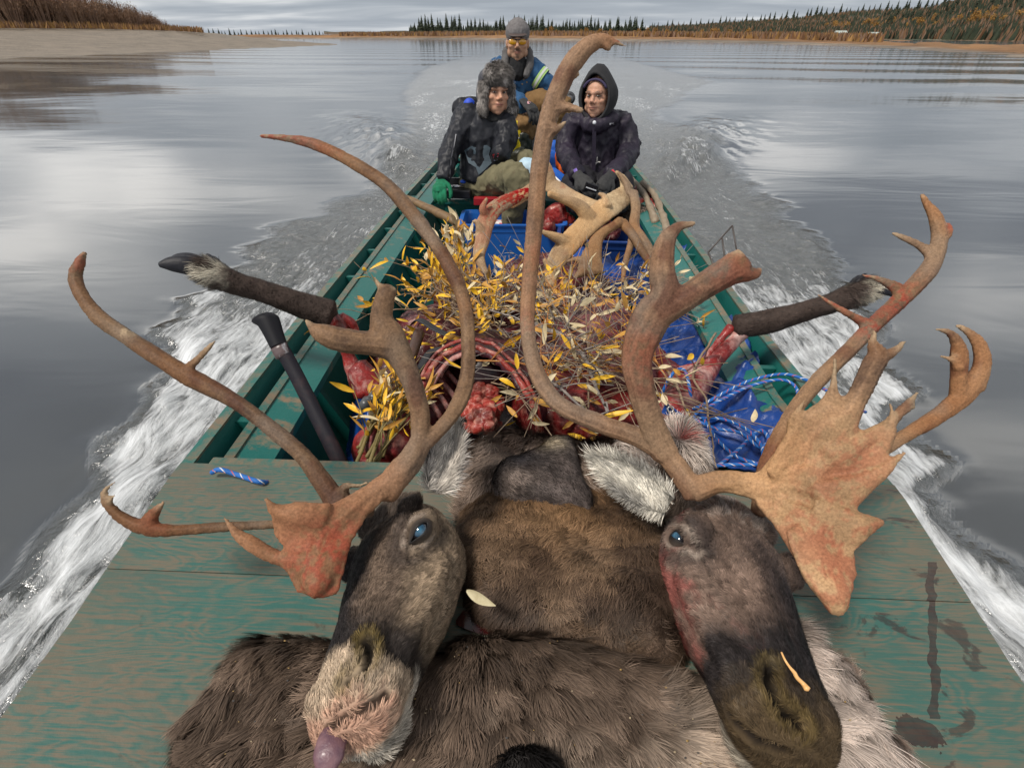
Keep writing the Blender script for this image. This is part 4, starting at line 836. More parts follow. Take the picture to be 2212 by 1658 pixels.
def on_head(x, y, loc, inv, R, lo=.50, hi=1.05, off=.003):   # first point of the ray inside the head
    ds = np.linspace(lo, hi, 500); P = np.array([U(x, y, d) for d in ds]); return P
def ray_surface(ob, x, y, off=.002, d0=.3):
    o_ = Vector(CAM) - ob.matrix_world.translation; r = Vector(U(x, y, 1.0) - CAM).normalized(); ok, hit, nrm, _ = ob.ray_cast(o_ + r * d0, r)
    return (np.array(hit + ob.matrix_world.translation) - np.array(r) * off) if ok else None
bpy.context.view_layer.update()
face = [c for c in hr.children if c.name.startswith('face') and 'fur' not in c.name][0]
P = [ray_surface(face, x, y, .009) for x, y in st]; P = np.array([p for p in P if p is not None])
if len(P) > 3:
    b.tube(catmull(P, 4), np.interp(np.linspace(0, 1, (len(P) - 1) * 4 + 1), [0, .3, .5, .8, 1], [.0012, .0016, .0026, .0028, .0045]), 8); b.build('dry_pine_needle', mat('fleck', (.75, .42, .16), rough=.4), hr, smooth=True)
# ---- hides: rounded height fields on the deck
def pip(P, poly):
    x, y = P.T; ins = np.zeros(len(P), bool); n = len(poly); dist = np.full(len(P), 9.0)
    for i in range(n):
        x1, y1 = poly[i]; x2, y2 = poly[(i + 1) % n]
        c = ((y1 > y) != (y2 > y)) & (x < (x2 - x1) * (y - y1) / ((y2 - y1) if y2 != y1 else 1e-9) + x1); ins ^= c
        dx, dy = x2 - x1, y2 - y1; t = np.clip(((x - x1) * dx + (y - y1) * dy) / (dx * dx + dy * dy + 1e-12), 0, 1); dist = np.minimum(dist, np.hypot(x - x1 - t * dx, y - y1 - t * dy))
    return ins, dist
def mound(outline, zt, z0, H, edge, res=.006, nz=(.012, 9), seed=1, extra=None):
    poly = catmull([G(x, y, zt)[:2] for x, y in outline] + [G(*outline[0], zt)[:2]], 5)[:-1]
    lo, hi = poly.min(0) - res * 2, poly.max(0) + res * 2; nx, ny = int((hi[0] - lo[0]) / res) + 1, int((hi[1] - lo[1]) / res) + 1
    X, Y = np.meshgrid(lo[0] + np.arange(nx) * res, lo[1] + np.arange(ny) * res); P = np.stack([X.ravel(), Y.ravel()], 1); ins, d = pip(P, poly); d = np.where(ins, d, 0)
    t = np.clip(d / edge, 0, 1); h = H * np.sqrt(1 - (1 - t) ** 2 + 1e-9)
    P3 = np.c_[P, 0 * d]; h = h + np.where(ins, fbm(P3, nz[1], 4, seed) * nz[0] * t, 0)
    if extra is not None: h = h + extra(P) * t
    z = z0 + np.maximum(h, 0) - np.where(ins, 0, .004)
    near = ins.reshape(ny, nx); near2 = near.copy(); near2[1:] |= near[:-1]; near2[:-1] |= near[1:]; near2[:, 1:] |= near[:, :-1]; near2[:, :-1] |= near[:, 1:]
    V, Fq = gridmesh(np.c_[P, z].reshape(ny, nx, 3)); keep = near2.ravel()[Fq].all(1); Fq = Fq[keep]; used = np.unique(Fq); rm = np.full(len(V), -1); rm[used] = np.arange(len(used))
    return V[used], rm[Fq]
def hide(name, label, cat, outline, zt, z0, H, edge, n, L, w, dirf, colf, **k):
    mk_ = {q: k.pop(q) for q in ('nz', 'seed', 'res', 'extra') if q in k}; grp = k.pop('group', None)
    V, Fc = mound(outline, zt, z0, H, edge, **mk_); r = thing(name, label, cat, (V[:, 0].mean(), V[:, 1].mean(), z0), grp)
    mk('skin', V, Fc, M_SKIN, r, col=colf(V) * .4); fur('coat', V, Fc, r, n, L, w, dirf, colf, **k); return r, V, Fc
ZD = .516
def dir_front(P, N):
    x, y = P[:, 0], P[:, 1]; a = rad(-150) + sst(-.25, .15, x) * rad(95) + fbm(P, 3.5, 2, 5) * .5
    return np.stack([np.cos(a), np.sin(a), 0 * a], 1)
def col_front(P):
    n = fbm(P, 6, 3, 9); n2 = fbm(P, 30, 2, 19); x, y = P[:, 0], P[:, 1]
    k = sst(-.5, .5, n + .5 * sst(-.15, .15, x) - .25)[:, None]; c = np.array((.13, .092, .068)) * (1 - k) + np.array((.56, .44, .34)) * k
    w = sst(.330, .385, x + n * .03 + .0 * y)[:, None]; c = c * (1 - w) + np.array((.55, .46, .40)) * w
    r = (sst(.3, .8, fbm(P, 14, 2, 4)) * sst(.33, .37, x) * .4)[:, None]; c = c * (1 - r) + np.array((.45, .17, .14)) * r
    return np.clip(c * (1 + .25 * n2[:, None]), 0, 1)
out_f = [(300, 1900), (350, 1700), (378, 1590), (400, 1530), (450, 1480), (490, 1410), (550, 1372), (630, 1365), (720, 1375), (850, 1400), (950, 1395), (1010, 1366), (1110, 1360), (1220, 1372), (1330, 1398), (1430, 1430), (1540, 1440), (1640, 1390), (1725, 1335), (1790, 1390), (1850, 1440), (1905, 1540), (1950, 1590), (1985, 1670), (2040, 1850), (1900, 2000), (500, 2000)]
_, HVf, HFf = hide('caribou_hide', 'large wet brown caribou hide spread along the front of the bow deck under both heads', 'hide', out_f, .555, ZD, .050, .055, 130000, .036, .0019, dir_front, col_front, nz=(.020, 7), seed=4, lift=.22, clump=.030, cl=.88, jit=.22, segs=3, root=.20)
def dir_mid(P, N):
    a = rad(-100) + fbm(P, 6, 3, 15) * 1.3 + (P[:, 0] - .05) * 2.2; return np.stack([np.cos(a), np.sin(a), 0 * a], 1)
def col_mid(P):
    n = fbm(P, 9, 3, 29); k = sst(-.4, .6, n)[:, None]; q = sst(.30, .05, np.hypot(P[:, 0] - .08, P[:, 1] - .80) + n * .04)[:, None]
    c = np.array((.075, .050, .036)) * (1 - k) + np.array((.18, .118, .075)) * k; return np.clip(c * (1 - q * .5) + np.array((.28, .150, .062)) * q * (.3 + .5 * k), 0, 1)
out_m = [(1000, 1060), (986, 1120), (994, 1200), (1014, 1262), (1050, 1300), (1125, 1328), (1215, 1362), (1310, 1380), (1395, 1402), (1462, 1405), (1500, 1340), (1490, 1200), (1440, 1100), (1375, 1050), (1290, 1005), (1190, 960), (1090, 955), (1020, 985)]
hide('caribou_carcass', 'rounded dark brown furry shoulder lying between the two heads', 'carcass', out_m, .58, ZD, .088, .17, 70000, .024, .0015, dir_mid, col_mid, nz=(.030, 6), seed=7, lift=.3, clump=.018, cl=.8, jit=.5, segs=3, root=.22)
def dir_up(P, N): a = rad(-60) + fbm(P, 7, 2, 35) * 1.0 + (P[:, 0] < 0) * -1.0; return np.stack([np.cos(a), np.sin(a), 0 * a], 1)
def col_up(P):
    n = fbm(P, 12, 3, 39); k = sst(-.3, .5, n)[:, None]; return np.clip(np.array((.085, .058, .045)) * (1 - k) + np.array((.27, .20, .155)) * k, 0, 1)
out_u = [(990, 1075), (1000, 1000), (1015, 955), (1060, 925), (1120, 918), (1180, 932), (1260, 940), (1340, 935), (1430, 958), (1530, 985), (1532, 1030), (1470, 1060), (1380, 1070), (1250, 1080), (1120, 1090), (1050, 1085)]
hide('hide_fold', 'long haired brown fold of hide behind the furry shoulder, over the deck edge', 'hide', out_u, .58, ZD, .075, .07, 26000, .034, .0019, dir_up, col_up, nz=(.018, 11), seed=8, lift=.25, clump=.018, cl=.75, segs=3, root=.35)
def col_fl(P):
    n = fbm(P, 20, 3, 49); c = np.array((.085, .068, .062)) * (1 + .4 * n[:, None]); pc = G(1186, 968, .63); k = np.exp(-((np.hypot(P[:, 0] - pc[0], P[:, 1] - pc[1]) / .024) ** 2))[:, None] ** 1.0
    q = G(1110, 1040, .62); k2 = np.exp(-((P[:, 0] - q[0]) ** 2 / .0016 + (P[:, 1] - q[1] + .01) ** 2 / .0003))[:, None] * .6; q2 = G(1115, 1000, .63); k3 = np.exp(-((P[:, 0] - q2[0]) ** 2 / .0012 + (P[:, 1] - q2[1]) ** 2 / .0005))[:, None] * .8
    c = c * (1 - k3) + np.array((.022, .022, .028)) * k3; c = c * (1 - k2) + np.array((.32, .25, .21)) * k2; return np.clip(c * (1 - k) + np.array((.44, .36, .25)) * k, 0, 1)
out_fl = [(1058, 1018), (1078, 985), (1120, 972), (1158, 958), (1178, 940), (1235, 934), (1250, 965), (1262, 1015), (1285, 1062), (1215, 1072), (1140, 1070), (1092, 1050)]
hide('hide_flap', 'smooth dark flap of hide with a round pale patch, resting on the furry shoulder', 'hide', out_fl, .635, .585, .062, .035, 14000, .011, .0012, lambda P, N: np.stack([.6 + 0 * P[:, 0], -1 + 0 * P[:, 0], 0 * P[:, 0]], 1), col_fl, nz=(.006, 16), seed=9, lift=.2, clump=.01, cl=.4, segs=2, root=.55)
def col_wt(P):
    n = fbm(P, 14, 3, 59)[:, None]; pc = G(1475, 945, .62); k = np.exp(-((P[:, 0] - pc[0]) ** 2 / .00010 + (P[:, 1] - pc[1]) ** 2 / .00007))[:, None]; q = sst(.42, .30, P[:, 0])[:, None] * .4
    c = np.array((.62, .55, .48)) * (1 + .15 * n); c = c * (1 - q) + np.array((.36, .25, .2)) * q; return np.clip(c * (1 - k) + np.array((.40, .05, .04)) * k, 0, 1)
out_w = [(1330, 960), (1350, 935), (1400, 915), (1425, 900), (1470, 888), (1510, 905), (1528, 940), (1525, 975), (1490, 990), (1430, 985), (1390, 1010), (1340, 990)]
cw = G(1465, 940, .62)
hide('caribou_tail', 'fluffy white rump patch with a small bloody cut beside the blue tarp', 'tail', out_w, .62, .52, .10, .06, 9000, .040, .0018, lambda P, N: np.stack([P[:, 0] - cw[0], P[:, 1] - cw[1] + .01, 0 * P[:, 0]], 1) + .01 * N, col_wt, nz=(.01, 14), seed=10, lift=.45, clump=.014, cl=.6, segs=3, root=.7)
hide('dark_fur_tuft', 'small black tuft of fur lying on the hide at the bottom edge', 'fur', [(1060, 1670), (1085, 1620), (1130, 1598), (1180, 1608), (1215, 1650), (1225, 1720), (1150, 1760), (1070, 1740)], .60, .565, .035, .03, 4000, .02, .0016, lambda P, N: np.stack([.3 + 0 * P[:, 0], -1 + 0 * P[:, 0], 0 * P[:, 0]], 1), lambda P: np.repeat([(.03, .027, .026)], len(P), 0) * (1 + .4 * fbm(P, 30, 2, 3))[:, None], nz=(.006, 16), seed=12, segs=2)
# dark pool of blood and a dead leaf between the hides
b = MB(); pb = [G(x, y, ZD + .003) for x, y in [(1000, 1320), (1040, 1312), (1090, 1325), (1150, 1340), (1180, 1352), (1130, 1368), (1060, 1372), (1010, 1360), (985, 1345)]]
b.slab(catmull(pb + [pb[0]], 4)[:-1], (0, 0, 1), .003); tag(b.build('blood_pool', mat('blood', (.035, .003, .003), rough=.04, coat=.6), smooth=False), 'dark shiny pool of blood on the deck between hide and shoulder', 'blood')
def leaf_mesh(b, p, d, n, L, w, m=0, curl=.2, seg=5):
    d = np.array(d, float); d /= np.linalg.norm(d); n = np.array(n, float); n -= d * (n @ d); n /= np.linalg.norm(n) + 1e-9; s = np.cross(n, d); V = []
    for i in range(seg + 1):
        t = i / seg; ww = w * math.sin(math.pi * (t * .94 + .04)) ** .85 * (1.15 - .4 * t); c = p + d * L * t + n * curl * L * t * t
        V += [c - s * ww / 2 + n * ww * .22, c - n * 0, c + s * ww / 2 + n * ww * .22]
    Fc = []
    for i in range(seg): a = i * 3; Fc += [(a, a + 1, a + 4, a + 3), (a + 1, a + 2, a + 5, a + 4)]
    b.add(V, Fc, m)
b = MB(); leaf_mesh(b, U(1008, 1275, .80), U(1082, 1312, .755) - U(1008, 1275, .80), -FW, .062, .018, curl=.02, seg=8)
tag(b.build('willow_leaf', mat('dry_leaf', (.40, .34, .20), (.52, .46, .30), 60, rough=.6), smooth=True), 'single pale dried leaf tucked beside the left head', 'leaf')
# ================================================================== LOAD IN THE BOAT
def meat_mat(name, a, b_, fat=(.45, .28, .24), fs=14, flo=.55, fhi=.68, rough=.42, sc=9, coat=.12):
    def ex(t, v, base, p):
        w = t.noise(t.map(v, (1, 1, 1), (2, 5, 1)), 5, 5, .6, 1.8); st = t.noise(t.map(v, (1.2, .35, 1), rot=(0, 0, .5)), 70, 5, .7, .8)
        c = t.mix(t.ramp(w, [(.42, 0.0), (.60, .8)]), base, tuple(x * .25 for x in b_)); return t.mix(t.ramp(st, [(.52, 0.0), (.70, .38)]), c, fat)
    return mat(name, a, b_, sc, .35, .65, rough=rough, bump=.005, bs=45, coat=coat, third=(fat, fs, flo, fhi), spec=.35, stretch=(1, 1.6, 1), extra=ex)
M_MEAT = meat_mat('dark_meat', (.13, .010, .012), (.045, .005, .008))
M_MEATR = meat_mat('bright_meat', (.32, .018, .014), (.09, .006, .008), (.42, .16, .12))
M_SILV = meat_mat('membrane_meat', (.17, .024, .028), (.06, .008, .012), (.32, .16, .15), 7, .45, .75)
M_PINK = meat_mat('ragged_flesh', (.38, .045, .032), (.20, .015, .013), (.55, .26, .20), 34, .48, .64)
M_BONE = meat_mat('rib_bone', (.52, .26, .22), (.36, .09, .08), (.64, .50, .44), 20, .45, .65)
def blob(name, label, cat, spheres, m, voxel=.008, rough=(.006, 22), seed=0, parent=None, group=None, sm=6, ridges=0):
    b = MB()
    for s in spheres:
        c, r = s[0], s[1]; R = None
        if len(s) > 2: R = np.array(Matrix.Rotation(s[2], 3, 'Z'))
        b.ell(c, r, R, 10)
    V, Fc = fuse(b, voxel, sm); N = vnormals(V, Fc); d = fbm(V, rough[1], 4, seed) * rough[0]
    if ridges: d = d + (1 - np.abs(fbm(V * (1, .4, 1), 55, 3, seed + 4))) * ridges
    V = V + N * d[:, None]; o = mk(name, V, Fc, m, parent)
    return tag(o, label, cat, group) if parent is None else o
P3 = lambda x, y, z: G(x, y, z)
# big quarters and slabs of meat that fill the hold
def at(x, y, z): return np.array(G(x, y, z))
quarters = [
    ('large dark haunch at the centre of the pile under the thin twigs', [(at(1290, 730, .44), (.17, .22, .125), .3), (at(1330, 800, .42), (.13, .15, .11)), (at(1215, 760, .42), (.10, .14, .10))], M_SILV),
    ('dark red quarter under the twigs right behind the furry fold', [(at(1230, 880, .36), (.20, .16, .10)), (at(1340, 890, .34), (.12, .14, .10))], M_MEATR),
    ('purple slab of meat at the back of the pile beside the tote', [(at(1190, 620, .34), (.28, .26, .14)), (at(1010, 640, .30), (.16, .22, .12))], M_MEAT),
    ('deep red shoulder half covered by yellow leaves at left', [(at(930, 740, .28), (.16, .22, .14)), (at(860, 800, .22), (.12, .18, .12))], M_MEAT),
    ('glossy bright red cut lying against the deck beam at lower left', [(at(830, 975, .40), (.085, .07, .07)), (at(880, 930, .38), (.07, .08, .07)), (at(800, 1015, .38), (.05, .04, .05))], M_MEATR),
    ('wet red meat between the right foreleg and the blue tarp', [(at(1440, 850, .34), (.10, .16, .09)), (at(1400, 800, .36), (.08, .10, .08))], M_MEATR)]
for i, (lb, sp, m) in enumerate(quarters): blob('meat_quarter', lb, 'meat', sp, m, .010, (.012, 12), i * 7, ridges=.004)
blob('meat_quarter', 'dark layer of meat lying deep on the boat floor under everything', 'meat', [((-.1, 1.75, .16), (.42, .55, .12)), ((.1, 2.4, .16), (.42, .5, .12)), ((.25, 1.5, .2), (.3, .3, .1))], M_MEAT, .016, (.02, 9), 91)
# rib cage
rc = thing('rib_cage', 'open bloody rib cage with ribs showing inside, left of the tall curved antler', 'rib cage', at(1040, 900, .2))
ax0, ax1 = at(985, 1015, .36), at(1085, 770, .30); axd = ax1 - ax0
arch = [(880, 930, .42), (905, 850, .50), (950, 775, .56), (1010, 748, .585), (1080, 775, .575), (1130, 835, .54), (1158, 900, .47), (1165, 935, .40)]
A0 = catmull([G(*q) for q in arch], 6); back = np.array([.03, .16, -.045])
sh = []
for k in range(9):
    t = k / 8; cen = A0.mean(0); sh.append(cen + (A0 - cen) * (1 + .10 * math.sin(t * 3.0)) + back * 2.1 * t + np.array((0, 0, -.03)) * t)
sh = np.array(sh); O_ = sh.copy(); N0 = np.zeros_like(sh); cen = sh.mean(1, keepdims=True); dirn = (sh - cen); dirn /= np.linalg.norm(dirn, axis=2)[..., None]
I_ = sh - dirn * .020; V1, f1 = gridmesh(O_); V2, f2 = gridmesh(I_); VV = np.vstack([V1, V2]); FF = f1.tolist() + (f2[:, ::-1] + len(V1)).tolist(); nc = O_.shape[1]
for j in range(nc - 1): FF.append((j, j + len(V1), j + 1 + len(V1), j + 1))
VV = VV + (fbm(VV, 30, 3, 5) * .006)[:, None] * np.array((1, .3, 1)); mk('flank', VV, FF, meat_mat('flank_meat', (.060, .008, .016), (.03, .005, .010), (.26, .08, .08), 9, .55, .72), rc)
blob('cavity_shade', None, None, [(A0.mean(0) + (0, .16, -.05), (.13, .10, .08))], mat('cavity_shade_black', (.012, .002, .003), rough=.3), .01, (.004, 20), 2, parent=rc)  # solid near-black lump; its colour paints the shade inside the rib cage
rim = A0 + fbm(A0, 40, 2, 2)[:, None] * .004; b = MB(); b.tube(rim, .0085, 9, jit=.012, seed=3); b.tube(rim + dirn[0] * .012 + (0, .012, .006), .0055, 8, jit=.012, seed=8); V_ = b.v[0]; b.v[0] = V_ + np.stack([fbm(V_, 70, 3, 1), fbm(V_, 70, 3, 2), fbm(V_, 70, 3, 4)], 1) * .0045; b.build('cut_edge', M_PINK, rc, smooth=True)
for k in range(9):
    t = (k + .6) / 9.6; cen_ = sh[0].mean(0); j0 = 2; pts = []
    row = sh[int(t * 8)] - dirn[int(t * 8)] * .026
    for h_ in range(2):
        seg = row[:nc // 2 - 2] if h_ == 0 else row[nc // 2 + 2:]
        if len(seg) > 3 and h_ == 0 and k % 2 == 0: MB().tube(seg[::2] + (0, .0, 0), np.full(len(seg[::2]), .0075), 8, flat=(np.array((0, 1, 0)), 1.3)).build('rib', M_BONE, rc, smooth=True)
for k in range(7):    # ribs of the left flank seen from inside, slanting down to the right
    x0 = 905 + k * 20; y0 = 838 - k * 13; P = [G(x0, y0 + 4, .50 - .0 * k), G(x0 + 34, y0 + 42, .45), G(x0 + 62, y0 + 92, .37)]
    MB().tube(catmull(P, 5), .0085, 8).build('rib', M_BONE, rc, smooth=True)
b = MB(); Q = [G(890, 905, .40), G(920, 835, .47), G(1000, 765, .52), G(1060, 790, .46), G(1010, 880, .34), G(950, 960, .32)]; b.slab(Q, np.cross(Q[2] - Q[0], Q[4] - Q[0]), .012); b.build('pleura', meat_mat('pleura', (.17, .015, .018), (.08, .008, .012), (.3, .08, .07)), rc, smooth=False)
rg = np.random.default_rng(8); sp = []
for k in range(60):
    a = rg.uniform(0, 6.3); r = rg.uniform(0, 1) ** .5; x = 1040 + math.cos(a) * r * 46; y = 875 + math.sin(a) * r * 52; sp.append((G(x, y, .44 + .045 * (1 - r) + rg.uniform(-.01, .01)), np.array((1, 1, 1)) * rg.uniform(.010, .019)))
sp += [(G(1010 + i * 9, 925 - abs(i - 3) * 2, .42), (.014, .012, .013)) for i in range(8)] + [(G(1035, 840, .47), (.02, .018, .02)), (G(1045, 880, .41), (.055, .05, .05))]
blob('ragged_flesh', 'ragged pink clump of torn flesh in the mouth of the rib cage', 'flesh', sp, M_PINK, .0042, (.005, 60), 3, sm=1, ridges=.004)
# ---- legs with hooves sticking out over the gunwales
def leg(label, pts, toe, flesh, seed, hs=1):
    """pts: (x,y,d,w) knee -> fetlock; toe: hoof chain; flesh: chain down into the pile"""
    r = thing('caribou_shank', label, 'animal leg', U(*pts[0][:3]))
    b = MB(); Q = np.array([np.r_[U(x, y, d), w / 2 / F * d] for x, y, d, w in pts]); C_ = catmull(Q, 8); b.tube(C_[:, :3], C_[:, 3], 16); V, Fc = fuse(b, .004, 3); N = vnormals(V, Fc); V = V + N * (fbm(V, 40, 2, seed) * .0015)[:, None]
    e = U(*pts[-1][:3]); L = np.linalg.norm(U(*pts[0][:3]) - e)
    fd = (e - U(*pts[0][:3])) / L
    def cf(P):
        t = (P - e) @ -fd; n = fbm(P, 40, 3, seed); c = np.array((.062, .045, .038)) * (1 + .3 * n)[:, None]; k = (sst(.075, .03, t + n * .02) * sst(-.1, .45, fbm(P, 26, 2, seed + 2) + .3))[:, None]; return np.clip(c * (1 - k) + np.array((.55, .50, .40)) * k, 0, 1)
    mk('shin', V, Fc, M_SKIN, r, col=cf(V) * .8)
    fur('shin_fur', V, Fc, r, 9000, lambda P: .006 + .022 * sst(.09, .03, (P - e) @ -fd), .0013, lambda P, N_: np.repeat(fd[None], len(P), 0), cf, lift=.22, clump=.01, cl=.5, seed=seed, segs=2, root=.6)
    M_HOOF = mat('hoof', (.012, .012, .016), (.025, .025, .03), 30, spec=.2, rough=.5, bump=.001, bs=90)
    for s in (-1, 1):
        off = UP * s * .0055 * hs + FW * s * .010
        Q = np.array([np.r_[U(x, y, d) + off * (.4 + .6 * i), w / 2 / F * d] for i, (x, y, d, w) in enumerate(toe)]); C_ = catmull(Q, 8); b = MB(); b.tube(C_[:, :3], C_[:, 3], 14, flat=(FW, .75)); V, Fc = fuse(b, .003, 3); mk('hoof', V, Fc, M_HOOF, r)
    x, y, d, w = pts[-2]; u = e + (-fd) * .045; 
    for s in (-1, 1):
        b = MB(); p0 = u + UP * .020 + FW * s * .012; b.tube(catmull([p0 - fd * .01, p0 + UP * .016 + fd * .006, p0 + UP * .026 + fd * .02], 4), [.008, .009, .009, .009, .009, .008, .007, .006, .003], 8); b.build('dew_claw', M_HOOF, r, smooth=True)
    for ch in flesh:
        Q = np.array([np.r_[U(x, y, d), w / 2 / F * d] for x, y, d, w in ch]); C_ = catmull(Q, 8); b = MB(); b.tube(C_[:, :3], C_[:, 3], 12, jit=.03, seed=seed); b.build('stripped_flesh', LEGM, r, smooth=True)
LEGM = meat_mat('leg_flesh', (.33, .022, .018), (.15, .010, .010), (.52, .34, .30), 10, .50, .66, sc=12)
leg('dark shin with black and white hoof sticking out over the left gunwale',
    [(715, 680, 1.50, 64), (640, 655, 1.47, 54), (570, 630, 1.44, 48), (510, 612, 1.41, 50), (460, 592, 1.39, 58), (430, 580, 1.38, 50)],
    [(440, 582, 1.38, 34), (410, 570, 1.37, 42), (378, 566, 1.365, 32), (356, 566, 1.36, 12)],
    [[(712, 690, 1.50, 36), (732, 700, 1.52, 34), (742, 740, 1.53, 26), (762, 790, 1.55, 34), (790, 850, 1.56, 54)], [(735, 685, 1.52, 28), (762, 700, 1.54, 22), (775, 730, 1.56, 16), (790, 760, 1.58, 18)], [(770, 790, 1.55, 50), (800, 830, 1.56, 66), (840, 870, 1.58, 60)]], 61)
leg('dark shin with white tufted hoof sticking out over the right gunwale',
    [(1590, 705, 1.55, 50), (1660, 694, 1.53, 52), (1730, 675, 1.51, 44), (1795, 655, 1.49, 44), (1850, 635, 1.47, 54), (1885, 622, 1.46, 46)],
    [(1870, 625, 1.46, 30), (1895, 618, 1.45, 34), (1915, 622, 1.45, 30), (1928, 636, 1.445, 12)],
    [[(1612, 705, 1.55, 36), (1588, 735, 1.55, 30), (1545, 778, 1.54, 36), (1500, 830, 1.50, 66), (1440, 900, 1.45, 100)], [(1580, 705, 1.55, 18), (1545, 745, 1.56, 14), (1515, 780, 1.57, 12), (1470, 800, 1.57, 20)]], 62)
# ---- blue tarp
def cloth(name, label, cat, poly, zf, m, th=.004, res=.012, seed=0, amp=.03, grp=None):
    P = catmull([G(x, y, z)[:3] for x, y, z in poly] + [G(*poly[0])[:3]], 5)[:-1]; xy = P[:, :2]; lo, hi = xy.min(0), xy.max(0)
    nx, ny = int((hi[0] - lo[0]) / res) + 2, int((hi[1] - lo[1]) / res) + 2; X, Y = np.meshgrid(lo[0] + np.arange(nx) * res, lo[1] + np.arange(ny) * res); Q = np.stack([X.ravel(), Y.ravel()], 1)
    ins, d = pip(Q, xy); w = 1 / (((Q[:, None] - xy[None]) ** 2).sum(2) + 1e-4) ** 1.3; z = (w * P[:, 2][None]).sum(1) / w.sum(1)
    Q3 = np.c_[Q, 0 * z]; rd = (1 - np.abs(fbm(Q3 * (1, .6, 1), 4.5, 3, seed))) ** 2 * amp + (1 - np.abs(fbm(Q3, 13, 3, seed + 5))) ** 3 * amp * .45
    z = z + rd - amp * .6 + zf(Q); V, Fq = gridmesh(np.c_[Q, z].reshape(ny, nx, 3)); keep = ins[Fq].all(1); Fq = Fq[keep]; u = np.unique(Fq); rm = np.full(len(V), -1); rm[u] = np.arange(len(u))
    o = mk(name, V[u], rm[Fq], m); s = o.modifiers.new('s', 'SOLIDIFY'); s.thickness = th; return tag(o, label, cat, grp)
M_TARP = mat('blue_tarp', (.006, .060, .29), (.004, .028, .15), 5, rough=.40, bump=.010, bs=9, coat=.10)
cloth('tarp', 'crumpled shiny blue tarp under the rope along the right side', 'tarp', [(1380, 760, .30), (1490, 640, .40), (1560, 680, .45), (1612, 735, .46), (1655, 830, .475), (1692, 900, .48), (1712, 965, .47), (1650, 1014, .49), (1530, 1020, .46), (1490, 950, .42), (1420, 900, .38), (1400, 850, .3)], lambda Q: 0 * Q[:, 0] + .0, M_TARP, seed=3, amp=.06, res=.007)
cloth('tarp', 'blue tarp spread behind the pile in front of the dark tote', 'tarp', [(1130, 600, .28), (1180, 560, .36), (1300, 540, .40), (1400, 560, .40), (1450, 520, .40), (1490, 550, .42), (1500, 620, .40), (1560, 680, .40), (1500, 690, .3), (1330, 640, .3), (1180, 640, .26)], lambda Q: 0 * Q[:, 0], M_TARP, seed=13, amp=.08, res=.010)
cloth('tarp', 'narrow blue tarp edge showing at the left of the pile', 'tarp', [(768, 850, .34), (790, 820, .40), (800, 860, .42), (790, 930, .42), (770, 1000, .36), (752, 1010, .22), (748, 950, .22)], lambda Q: 0 * Q[:, 0], M_TARP, seed=23, amp=.03, res=.006)
b = MB(); b.hexa([U(1428, 892, 1.33), U(1438, 868, 1.335), U(1490, 905, 1.335), U(1472, 905, 1.33)], [U(1428, 892, 1.325), U(1438, 868, 1.33), U(1490, 905, 1.33), U(1472, 905, 1.325)])
tb = thing('tarp_corner', 'blue tarp corner with a steel eyelet above the white tail', 'tarp corner', U(1450, 905, 1.35)); b.build('cloth_tab', M_TARP, tb)
b = MB(); cq = U(1448, 884, 1.318); an = np.linspace(0, 2 * math.pi, 17); b.tube([cq + RT * math.cos(a) * .0075 + UP * math.sin(a) * .0075 for a in an], .003, 6, cap=False); b.build('eyelet', mat('steel', (.7, .7, .7), rough=.3, metal=1), tb, smooth=True)
# ---- rope
def M_ROPE():
    def ex(t, v, base, p):
        u = t.n('Attribute', _attribute_name='Col').outputs[0]; s = t.n('SeparateXYZ', Vector=u)
        a = t.math('GREATER_THAN', t.math('FRACT', t.math('ADD', t.math('MULTIPLY', s.outputs[0], 42.0), s.outputs[1])), .84); c = t.math('GREATER_THAN', t.math('FRACT', t.math('ADD', t.math('MULTIPLY', s.outputs[0], 21.0), s.outputs[1])), .5)
        return t.mix(a, (.010, .12, .42), t.mix(c, (.65, .66, .68), (.50, .09, .06)))
    return mat('braided_rope', (0, 0, 0), rough=.6, extra=ex, bump=.0015, bs=300)
MROPE = M_ROPE()
def rope(chains, label, r=.0046):
    root = thing('rope', label, 'rope', chains[0][0])
    for c in chains:
        P = catmull(c, 14); n = 10; V, Fc = tubemesh(P, r, n); s = np.concatenate([[0], np.cumsum(np.linalg.norm(np.diff(P, axis=0), axis=1))]); a = np.arange(n) / n
        cl = np.zeros((len(V), 3)); cl[:len(P) * n, 0] = np.repeat(s, n); cl[:len(P) * n, 1] = np.tile(np.minimum(a, 1 - a) * 2, len(P)); mk('strand', V, Fc, MROPE, root, col=cl)
gz = lambda L_: [G(x, y, z) for x, y, z in L_]
rope([gz([(1545, 1005, .52), (1590, 1003, .52), (1640, 1000, .515), (1645, 965, .51), (1610, 925, .50), (1560, 905, .48), (1500, 900, .47), (1470, 880, .48), (1505, 880, .50), (1560, 850, .52), (1620, 822, .53), (1690, 808, .53), (1740, 820, .52), (1780, 840, .50), (1830, 870, .47), (1870, 890, .40)]),
      gz([(1500, 895, .49), (1560, 862, .51), (1625, 832, .52), (1685, 820, .53), (1718, 835, .52), (1722, 870, .52), (1700, 890, .51)]),
      gz([(1420, 895, .44), (1430, 850, .52), (1455, 805, .58), (1478, 800, .58), (1490, 840, .54), (1492, 880, .48)]),
      gz([(1500, 905, .47), (1545, 925, .47), (1600, 935, .49), (1640, 965, .50), (1660, 950, .50), (1640, 930, .49), (1590, 975, .49), (1545, 1010, .50)]),
      gz([(1520, 905, .47), (1550, 950, .48), (1590, 985, .49), (1640, 1003, .51)])], 'blue rope with pink and white flecks looped over the tarp and right rail')
